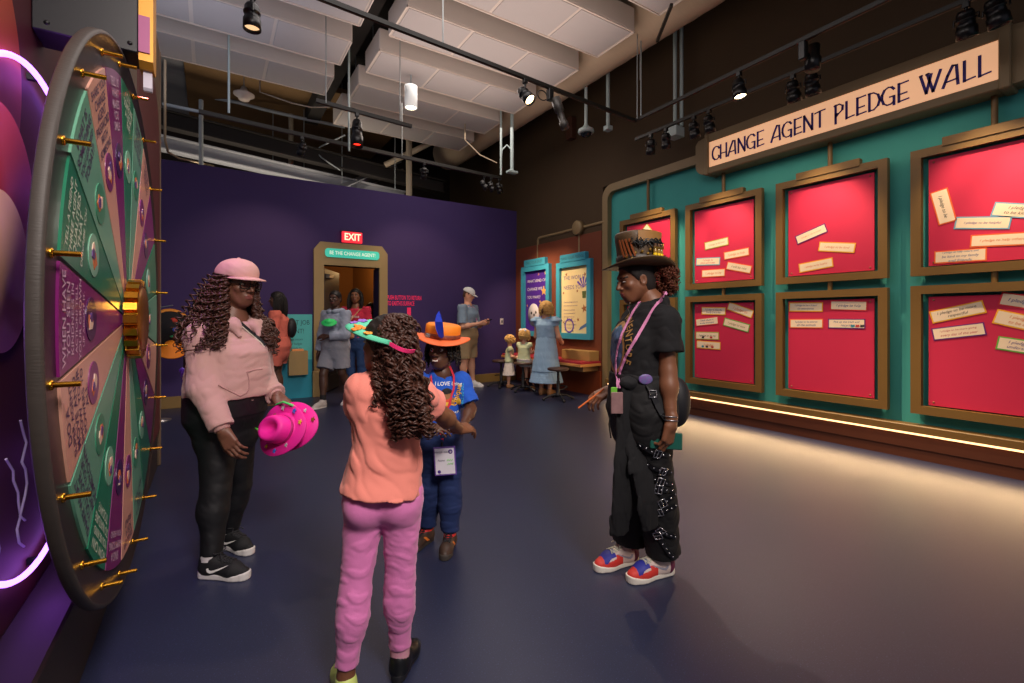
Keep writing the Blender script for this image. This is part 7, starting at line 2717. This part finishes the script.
# ================================================================ people further back
class Simple:
    """a standing or walking figure set out from a few photo measures; faces dir fc"""

    def __init__(s, label, px, head_y, foot_y, d, fc, fh, skin, build=1.0, head=1.0, arms=None, legs=None, lean=(0, 0), vox=.009, kid=False, hair_name='hair', tag_name='person', foot=None):
        s.fc, s.rc = fc, right_of(fc)
        fl = V(*onZ(px, CY + CAM_H * FPX / d)[:2], 0)
        s.root = thing(tag_name, label, 'person', fl)
        top = P(px, head_y, d).z
        s.Ht = Ht = top
        s.o = fl
        k = Ht / 1.70
        s.k = k
        up = lambda z, r=0.0, f=0.0: fl + V(0, 0, z * Ht) + s.rc * (r * k) + fc * (f * k)
        s.up = up
        hk = head * (.23 * Ht / 1.72 / .23 if not kid else .185 / .23)
        b = build
        lx, lf = lean
        J = dict(neck=up(.825 if not kid else .775, lx, lf), shR=up(.80 if not kid else .745, .165 * b + lx, lf), shL=up(.80 if not kid else .745, -.165 * b + lx, lf))
        A = arms or {}
        for sd, q in (('R', 1), ('L', -1)):
            a = A.get(sd, ((.22, .02, .62), (.23, .10, .47)))
            J['el' + sd] = up(a[0][2], q * a[0][0] * b + lx, a[0][1])
            J['wr' + sd] = up(a[1][2], q * a[1][0] * b + lx, a[1][1])
            g = (legs or {}).get(sd, ((.09, 0, .28), (.085, -.02, .05)))
            J['hip' + sd] = up(.50, q * .085 * b, 0)
            J['kn' + sd] = up(g[0][2], q * g[0][0], g[0][1])
            J['an' + sd] = up(g[1][2], q * g[1][0], g[1][1])
            J['toe' + sd] = (foot or {}).get(sd, fc)
        s.J = J
        T = [(up(.47), .130 * b * k, .10 * b * k, s.rc), (up(.52), .165 * b * k, .118 * b * k, s.rc), (up(.60), .140 * b * k, .105 * b * k, s.rc), (up(.66, lx * .5, lf * .5), .140 * b * k, .11 * b * k, s.rc),
             (up(.74 if not kid else .70, lx, lf), .152 * b * k, .115 * b * k, s.rc), (up(.795 if not kid else .745, lx, lf), .145 * b * k, .08 * k, s.rc), (up(.82 if not kid else .77, lx, lf), .07 * k, .06 * k, s.rc)]
        s.T = T
        D = dict(ua=.046 * k * b, eb=.037 * k * b, wr=.026 * k, th=.086 * k * b, kn=.055 * k * b, cf=.052 * k * b, an=.036 * k, nk=.050 * k, foot=.23 * k)
        hc = P(px, head_y, d) + V(0, 0, -.115 * hk) + s.rc * (lx * k) + fc * ((lf + .02) * k)
        s.h = Frame(hc, fh, UPV, hk)
        s.H = Human(J, T, D, s.h, skin, vox)

    def hands(s, R=None, L=None, curl=(20, 30, 20)):
        out = []
        for sd, q in (('R', 1), ('L', -1)):
            c = {'R': R, 'L': L}[sd] or (V(0, 0, -1) + s.fc * .15, s.rc * q)
            out.append(dict(wr=s.J['wr' + sd], fwd=c[0], back=c[1], thumb_side=(1 if (c[0].cross(c[1])).dot(s.fc) > 0 else -1), curl=curl, k=.98 * s.k, arm=(s.J['el' + sd].lerp(s.J['wr' + sd], .7), .03 * s.k)))
        return out

    def body(s, hands=None, brow=BROW, lips=LIPS2):
        s.H.body(s.root, hands if hands is not None else s.hands(), lips=lips, brow=brow, hand_vox=.0045, head_vox=.005)
        eyes(s.h, s.root, squint=.7)

    def top(s, name, mt, hem=.50, sleeve=.6, grow=.018, neck=.055, seed=1, amp=.005, flare=0.0, low=.46, parent=None):
        T = [(s.up(low), s.T[1][1] + grow + flare, s.T[1][2] + grow + flare, s.rc)] + [(t[0], t[1] + grow, t[2] + grow, s.rc) for t in s.T[1:6]] + [(s.T[6][0] - V(0, 0, .01), s.T[6][1] + .008, s.T[6][2] + .008, s.rc)]
        F = shirt_field(s.H, T, s.up(hem), sleeve, grow_arm=grow * .8, neck_r=neck * s.k, k=.035, fold=folds(seed, 34, axis=(0, 0, 1), stretch=1.5), amp=amp)
        return Solid().add(F).build(name, mt, parent or s.root)

    def legs(s, name, mt, upto, grow=.012, seed=2, flare=0.0, amp=.005, top=.60):
        T = [(t[0], t[1] + .010, t[2] + .010, s.rc) for t in s.T[:4]]
        F = legs_field(s.H, grow, upto, T=T, fold=folds(seed, 34, axis=(0, 0, 1), stretch=1.6), amp=amp, flare=flare, top=s.up(top), k=.012)
        return Solid().add(F).build(name, mt, s.root)

    def skirt(s, name, mt, top, hem, r0, r1, seed=3, pleats=.0):
        F = s.H.field()
        n = 5
        secs = []
        for i in range(n + 1):
            t = i / n
            z = hem + (top - hem) * t
            secs.append((s.up(z), (r1 + (r0 - r1) * t) * s.k, (r1 * .85 + (r0 * .8 - r1 * .85) * t) * s.k, s.rc))
        F.loft(secs, 0)
        F.cut(s.up(hem), V(0, 0, -1)).cut(s.up(top), V(0, 0, 1))
        F.bumpy(.008, folds(seed, 40, axis=(0, 0, 1), stretch=.08))
        return Solid().add(F).build(name, mt, s.root)

    def shoes(s, upper, sole, laces=None, L=.27, **kw):
        for sd in 'RL':
            shoe(s.root, s.J['an' + sd], s.J['toe' + sd], L * s.k, upper, sole, laces=laces, vox=.006, **kw)

    def long_hair(s, mt, n=140, ln=.34, r=.006, coil=0.0, az=(.35, 1.65), seed=5, wide=.02, front=.045, pitch=.04, back_low=-.10, fwd=0.0):
        h = s.h
        hb = scalp_cap(h, mt, s.root, 'hair', grow=.010, front=front, back_low=back_low, vox=.006)
        hh = Hair(seed)
        rg = hh.rg
        for i in range(n):
            a = rg.uniform(*az) * PI
            el = rg.uniform(-.5, .9)
            ce = math.sqrt(1 - el * el * .9)
            dx, dy = math.sin(a) * ce, math.cos(a) * ce
            r0 = h(dx * .080, -.016 + dy * .098, .036 + el * .086)
            o = h.x * dx + h.y * dy
            o = Vector((o.x, o.y, 0))
            l = ln * s.k * rg.uniform(.8, 1.1) + (.05 * el)
            hh.strand([r0, r0 + o * (.014 + wide * .5) - V(0, 0, l * .15), r0 + o * (wide + .012) - V(0, 0, l * .5) + s.fc * fwd, r0 + o * wide * .8 - V(0, 0, l) + s.fc * fwd * 2], r, coil=coil, pitch=pitch, n=5)
        hh.build('hair_locks', mt, hb)
        return hb


def cap_on(h, mt, root, grow=1.06):
    hc = Frame(h(0, -.014, .052), h.y - h.z * .05, h.z, h.k * grow)
    F = Field(npv(hc.c) - .2, npv(hc.c) + .2, .006)
    F.ell(hc(0, -.002, -.01), (.088 * hc.k, .106 * hc.k, .080 * hc.k), hc.R, 0)
    F.cut(hc(0, 0, -.014), -hc.z)
    cp = Solid().add(F).build('baseball_cap', mt, root)
    vs, fs = [], []
    m = MB()
    pl = [(-.078, .05), (.078, .05), (.072, .12), (.045, .158), (0, .170), (-.045, .158), (-.072, .12)]
    m.prism(pl, hc(0, 0, -.014), hc.x * hc.k, (hc.y - hc.z * .12) * hc.k, .006)
    m.build('brim', mt, cp)
    return cp


# ---- man with the phone by the back wall
fc = hdir(.92, -.38)
M = Simple('man in white cap, grey polo and khaki shorts reading his phone by the wall', 467, 288, 387, 8.78, fc, hdir(.92, -.30, -.35), SKIN_PALE, build=1.2, vox=.009, lean=(0, .02),
           arms={'R': ((.21, .05, .615), (.11, .31, .645)), 'L': ((.21, .06, .615), (.05, .33, .65))}, legs={'R': ((.09, .0, .28), (.10, -.02, .05)), 'L': ((.09, .03, .28), (.10, .06, .05))})
M.body(M.hands(R=(M.fc * .8 + M.rc * -.5 + UPV * .25, M.rc * .8 - UPV * .3), L=(M.fc * .8 + M.rc * .4 + UPV * .25, -M.rc * .8 - UPV * .3), curl=(30, 40, 30)), lips=mat('lips_pink', 'b8705f', rough=.5))
POLO = mat('grey_blue_polo', '7d93a8', rough=.9, var=.04, bump=.1, bscale=300)
M.top('polo_shirt', POLO, hem=.555, sleeve=.85, grow=.03, seed=81, neck=.052, amp=.007)
M.legs('khaki_shorts', mat('khaki_cotton', 'a08a68', rough=.9, var=.05), .93, grow=.03, seed=82, flare=.02)
MB().lathe(M.up(.565), [(.190, -.02), (.192, -.018), (.192, .018), (.190, .02)], axis=UPV, n=28, a=M.rc, sx=M.k * 1.02, sy=M.k * .76).build('belt', mat('belt_dark', '2a2422', rough=.4), M.root)
M.shoes(mat('white_trainer', 'd8d8da', rough=.6), mat('white_sole', 'd6d2d0'), laces=None)
scalp_cap(M.h, mat('hair_short_brown', '4a3324', rough=.7), M.root, 'hair', grow=.004, front=.06, back_low=-.07, vox=.006)
cap_on(M.h, mat('white_cap', 'd5d8da', rough=.8), M.root)
m = MB()
for q in (1, -1):
    m.strap([M.J['neck'] + M.rc * (.055 * q) + V(0, 0, .03), M.up(.80, .06 * q, .115), M.up(.74, .04 * q, .165), M.up(.665, .005 * q, .185)], [M.fc] * 4, .014, .003)
la = m.build('lanyard', mat('pink_ribbon', 'd88ab8'), M.root)
MB().obox(M.up(.645, 0, .195), (.075, .006, .10), M.rc, M.fc, UPV, bev=.003).build('badge', mat('badge_white', 'e4e0ea'), la)
q = M.J['wrR'].lerp(M.J['wrL'], .5) + M.fc * .10 + UPV * .045
tag(MB().obox(q, (.075, .15, .012), M.rc, (M.fc + UPV * .35).normalized(), (UPV - M.fc * .35).normalized(), bev=.004).build('phone', mat('phone_black', '0d0e12', rough=.2)), 'black phone held up in both hands by the man in the white cap', 'phone')

# ---- woman in the pale blue dress at the counter
fc = hdir(.55, .85)
W = Simple('blond woman in a pale blue ruffled dress, back turned, at the counter', 546, 301, 394, 7.95, fc, hdir(.55, .85, -.25), SKIN_PALE, build=1.08, vox=.009,
           arms={'R': ((.215, .04, .62), (.17, .24, .56)), 'L': ((.215, .04, .62), (.17, .24, .56))})
W.body(W.hands(R=(W.fc - UPV * .2, W.rc), L=(W.fc - UPV * .2, -W.rc)))
DRS = mat('pale_blue_cotton', '8fb0cf', rough=.9, var=.05, bump=.1, bscale=250)
dr = W.top('dress', DRS, hem=.60, sleeve=.35, grow=.022, seed=91, neck=.06, low=.56)
for nm, a in (('skirt', (.64, .25, .165, .26)), ('hem_ruffle', (.255, .135, .255, .31))):
    o = W.skirt(nm, DRS, *a, seed=92)
    o.parent = dr
m = MB()
for q in (1, -1):
    c = W.J['sh' + ('R' if q > 0 else 'L')]
    MB().lathe(c + W.rc * (q * .035) + V(0, 0, .01), [(.06, .02), (.085, .0), (.10, -.035), (.095, -.04), (.08, -.01)], axis=UPV, n=20).build('shoulder_ruffle', DRS, dr)
W.shoes(mat('tan_sandal', 'a5754c', rough=.6), mat('sandal_sole', '8a5f3c', rough=.7))
W.long_hair(HAIR_BLOND, n=150, ln=.20, r=.008, coil=.012, az=(.25, 1.75), seed=9, wide=.03)
MB().ell(W.h(0, -.13, -.10), (.02, .02, .05)).build('hair_clip', mat('clip_brown', '5a3a22', rough=.5), W.root)

# ---- smallest child at the counter and the girl on the stool
fc = hdir(.90, .05)
K = Simple('smallest blond child in a yellow and white dress standing behind the stool near the corner', 509, 335, 385, 8.75, fc, hdir(.90, -.05, -.45), SKIN_PALE, build=.92, kid=True, head=.95, vox=.008, lean=(0, .03),
           arms={'R': ((.20, .07, .60), (.14, .24, .58)), 'L': ((.20, .07, .60), (.14, .24, .58))})
K.body(K.hands(R=(K.fc, K.rc), L=(K.fc, -K.rc)))
kd = K.top('dress', mat('yellow_mint_cotton', 'd6c88c', rough=.9, var=.3, vscale=4, color2='a8c8b4'), hem=.48, sleeve=.25, grow=.02, seed=95, low=.44)
K.skirt('skirt', mat('white_cotton', 'd8d0cc', rough=.9), .50, .24, .17, .24, seed=96).parent = kd
K.shoes(mat('tan_sandal', 'a5754c'), mat('sandal_sole', '8a5f3c'))
K.long_hair(HAIR_BLOND, n=90, ln=.13, r=.007, coil=.012, az=(.2, 1.8), seed=10, wide=.02)

fc = hdir(.55, .84)
G2 = Simple('small girl with a white hair bow sitting on a stool, seen from behind', 524, 329, 391, 8.36, fc, hdir(.62, .78, -.35), SKIN_PALE, build=.98, kid=True, head=1.0, vox=.008, lean=(0, .02),
            arms={'R': ((.20, .07, .62), (.13, .25, .62)), 'L': ((.20, .07, .62), (.13, .25, .62))},
            legs={'R': ((.09, .30, .43), (.09, .26, .16)), 'L': ((.09, .30, .43), (.09, .26, .16))})
# seated: hips rest on the stool seat
for sd, q in (('R', 1), ('L', -1)):
    G2.J['hip' + sd] = G2.up(.47, q * .085, .02)
G2.body(G2.hands(R=(G2.fc, G2.rc), L=(G2.fc, -G2.rc)))
gd = G2.top('dress', mat('yellow_mint_cotton', 'c9c98a'), hem=.44, sleeve=.25, grow=.02, seed=97, low=.42)
G2.legs('skirt', mat('white_cotton', 'd8d0cc'), .85, grow=.02, seed=98, flare=.02, top=.52).parent = gd
G2.shoes(mat('tan_sandal', 'a5754c'), mat('sandal_sole', '8a5f3c'), L=.24)
G2.long_hair(HAIR_BLOND, n=120, ln=.20, r=.007, coil=.010, az=(.3, 1.7), seed=12, wide=.02)
q = G2.h(.0, -.10, .06)
m = MB()
for s in (-1, 1):
    m.ell(q + G2.h.x * (s * .042), (.045, .018, .03), ax=G2.h.x, ay=G2.h.y, az=G2.h.z, n=12, m=8)
m.ell(q, (.014, .02, .016))
m.build('hair_bow', mat('bow_white', 'd8d8dc', rough=.8), G2.root)

# ---- woman in the coral romper crossing behind
fc = hdir(-.92, -.25)
C = Simple('woman in a coral short romper walking left in front of the teal poster', 278, 292, 404, 7.05, fc, hdir(-.94, -.25, -.05), SKIN_DARK, build=1.18, vox=.009,
           arms={'R': ((.22, .04, .62), (.20, .16, .50)), 'L': ((.22, .03, .62), (.19, .17, .49))},
           legs={'R': ((.09, .04, .28), (.09, -.02, .05)), 'L': ((.09, .10, .28), (.09, .06, .05))})
C.body(C.hands())
CR = mat('coral_cotton', 'cf6a5a', rough=.9, var=.05, bump=.1, bscale=300)
ro = C.top('romper', CR, hem=.53, sleeve=.85, grow=.03, seed=101, amp=.007)
C.legs('romper_shorts', CR, .62, grow=.032, seed=102, flare=.03).parent = ro
C.shoes(mat('sandal_brown', '6a4432', rough=.6), mat('sandal_sole', '8a5f3c'))
C.long_hair(HAIR_BLACK, n=120, ln=.36, r=.007, az=(.42, 1.58), seed=14, wide=.03)
MB().ell(C.up(.68, 0, -.19), (.12, .07, .15), ax=C.rc, ay=C.fc, az=UPV, n=20, m=12).build('backpack', mat('bag_black', '18181d'), C.root)
MB().cyl(C.J['wrL'] + (C.J['elL'] - C.J['wrL']) * .1, C.J['wrL'] + (C.J['elL'] - C.J['wrL']) * .18, .034, n=14).build('bracelet', mat('rack_brass', '8a6a2a'), C.root)

# ---- boy in the grey hoodie and the woman in red in the doorway
fc = hdir(-.35, -.9)
B2 = Simple('boy in a pale grey hoodie and shorts stepping out of the doorway', 336, 291, 406, 6.95, fc, hdir(-.15, -1, -.05), SKIN_BLACK, build=1.05, vox=.009,
            arms={'R': ((.22, .02, .62), (.26, .06, .46)), 'L': ((.22, .08, .62), (.05, .24, .61))},
            legs={'R': ((.09, .16, .28), (.06, .20, .05)), 'L': ((.09, -.02, .29), (.09, -.22, .07))})
B2.body(B2.hands(L=(-B2.rc * -.9 + B2.fc * .3, B2.fc * .6 + UPV * .4)))
HG = mat('pale_grey_fleece', '8f97a8', rough=.95, var=.05, bump=.1, bscale=300)
hd = B2.top('hoodie', HG, hem=.49, sleeve=1.88, grow=.035, seed=111, neck=.058, amp=.005)
F = B2.H.field(.1)
n_ = B2.J['neck']
for t in np.linspace(-2.6, 2.6, 13):
    e = (-B2.fc * math.cos(t) + B2.rc * math.sin(t))
    F.ell(n_ + e * .09 + V(0, 0, .012 - .02 * abs(t) / 2.6), (.042, .042, .035), None, .03)
F.cone(n_, n_ + V(0, 0, .2), .064, .08, .01, sub=True)
Solid().add(F).build('hood', HG, hd)
B2.legs('shorts', mat('grey_shorts', '8a8c96', rough=.95, var=.05), .80, grow=.035, seed=112, flare=.03)
B2.shoes(mat('grey_trainer', 'b0a8a4', rough=.6), mat('white_sole', 'd6d2d0'))
for sd in 'RL':
    MB().cyl(B2.J['an' + sd] - V(0, 0, .01), B2.J['an' + sd].lerp(B2.J['kn' + sd], .25), .040, .043, n=14).build('sock', mat('black_sock', '18181c', rough=.9), B2.root)
scalp_cap(B2.h, HAIR_BLACK, B2.root, 'hair', grow=.008, front=.05, low=-.01, back_low=-.06, vox=.006)
q = P(329, 322, 6.65)
g = MB().lathe(q, [(0, .04), (.045, .036), (.055, .015), (.065, .0), (.105, -.008), (.105, -.013), (.06, -.006), (.045, .015)], axis=hdir(.15, -.6, .75), n=26, sy=.8)
tag(g.build('green_hat', mat('neon_green_foam', '2fd06a', rough=.6)), 'bright green foam hat held by the boy in the grey hoodie', 'hat')

fc = hdir(-.05, -1)
R2 = Simple('woman in a red tee with tan crossbody bag standing in the doorway', 356, 289, 393, 8.1, fc, hdir(.08, -1, 0), SKIN_MID, build=1.05, vox=.009)
R2.body()
rt = R2.top('red_tee', mat('crimson_jersey', 'b3203f', rough=.9, var=.05), hem=.52, sleeve=.75, grow=.022, seed=121)
R2.legs('jeans', mat('blue_denim', '24406e', rough=.9, var=.15, vscale=20), 1.94, grow=.014, seed=122)
R2.shoes(mat('white_trainer', 'd8d8da'), mat('white_sole', 'd6d2d0'))
R2.long_hair(HAIR_BLACK, n=150, ln=.26, r=.008, az=(.35, 1.65), seed=16, wide=.035, fwd=.02)
t = MB()
vs, fs = text_mesh('kindness', .06, shear=.3)
wrap(t, vs, fs, R2.up(.735, 0, .4), -R2.rc, UPV, -R2.fc, [bvh_of(rt)], lift=.003)
t.build('printed_words', mat('print_white', 'e8e6e0'), rt)
bg = MB().obox(R2.up(.565, .05, .19), (.20, .07, .13), R2.rc, R2.fc, UPV, bev=.025).build('crossbody_bag', mat('bag_tan', 'b8805a', rough=.5), R2.root)
MB().strap([R2.up(.60, .14, .16), R2.up(.70, .02, .18), R2.up(.80, -.10, .10), R2.up(.82, -.12, 0)], [R2.fc, R2.fc, R2.fc, UPV], .018, .004).build('bag_strap', mat('bag_tan', 'b8805a'), bg)

fc = hdir(-.2, -1)
S2 = Simple('person in dark clothes half hidden behind the doorway woman in red', 371, 303, 386, 9.2, fc, fc, SKIN_DARK, build=1.0, vox=.012)
S2.body([])
S2.top('dark_top', mat('charcoal_jersey', '2a2428', rough=.9), hem=.50, sleeve=1.8, grow=.02, seed=131)
S2.legs('trousers', mat('charcoal_trousers', '1d1b22', rough=.9), 1.94, grow=.015, seed=132)
S2.shoes(mat('black_leather', '101114'), mat('black_sole', '1a1b20'))
S2.long_hair(HAIR_BLACK, n=70, ln=.25, r=.009, az=(.35, 1.65), seed=17)

# ---- child mostly hidden between the girl and the boy
fc = hdir(.8, -.4)
T2 = Simple('child in a white tee almost hidden behind the girl with the teal visor', 407, 326, 440, 4.6, fc, hdir(.8, -.5), SKIN_DARK, build=.95, kid=True, head=1.0, vox=.009,
            arms={'R': ((.22, .06, .58), (.20, .20, .50)), 'L': ((.20, .10, .60), (.16, .28, .54))})
T2.body()
T2.top('tee_shirt', mat('white_jersey', 'c9bccb', rough=.9, var=.1, vscale=30), hem=.46, sleeve=.9, grow=.025, seed=141)
T2.legs('pink_shorts', mat('hot_pink_cotton', 'e0308a', rough=.9), .9, grow=.03, seed=142, flare=.03)
T2.shoes(mat('white_trainer', 'd8d8da'), mat('white_sole', 'd6d2d0'))
scalp_cap(T2.h, HAIR_BLACK, T2.root, 'hair', grow=.012, front=.05, back_low=-.09, vox=.006)

# ---- hat stand behind the wheel wall
b = onZ(158, 421)
st = thing('hat_stand', 'slim silver stand behind the end of the wheel wall holding hats', 'hat stand', b)
SILV = mat('stand_silver', 'a8a8ac', rough=.3, metal=.8)
MB().lathe(b, [(0, .0), (.14, .0), (.14, .012), (.03, .03), (.018, .05)], n=22).build('foot', SILV, st)
MB().cyl(b + V(0, 0, .03), b + V(0, 0, 1.62), .014, n=12).build('pole', SILV, st)
for z, r in ((1.42, .20), (.88, .22)):
    MB().cyl(b + V(0, 0, z), b + V(0, 0, z + .03) + RV * r - FV * .02, .008, n=8).build('arm', SILV, st)
c = b + V(0, 0, 1.16) + RV * .17 - FV * .03
ax = hdir(.78, -.55, .15)
hh_ = thing('display_hat', 'black decorated hat with orange brim edge hanging on the silver stand', 'hat', c - V(0, 0, .2))
e1 = UPV
MB().lathe(c, [(.0, .12), (.10, .11), (.13, .02), (.23, .012), (.23, -.002), (.12, .0)], axis=ax, n=30, a=e1).build('hat_body', mat('hat_black_felt', '17161b', rough=.9), hh_)
MB().lathe(c, [(.215, .016), (.245, .012), (.250, .0), (.235, -.008)], axis=ax, n=30, a=e1).build('brim_edge', mat('orange_trim', 'd8861f', rough=.6), hh_)
for z, x, cc in ((.09, .02, 'c83a2a'), (-.02, .03, '2a4ab0'), (-.09, .01, '3aa06a'), (.04, -.02, 'd8c03a')):
    MB().ell(c + ax * .075 + UPV * z + RV * x, (.04, .03, .035)).build('decoration', mat('deco_' + cc, cc, rough=.6), hh_)
c = b + V(0, 0, .90) + RV * .20 - FV * .04
oh = thing('display_hat', 'small bright orange hat hanging low on the silver stand', 'hat', c - V(0, 0, .1))
MB().lathe(c, [(.0, .10), (.07, .095), (.085, .02), (.16, .01), (.165, -.004), (.08, .0)], axis=hdir(.4, -.5, .75), n=28).build('hat_body', mat('orange_foam', 'f58a1c'), oh)
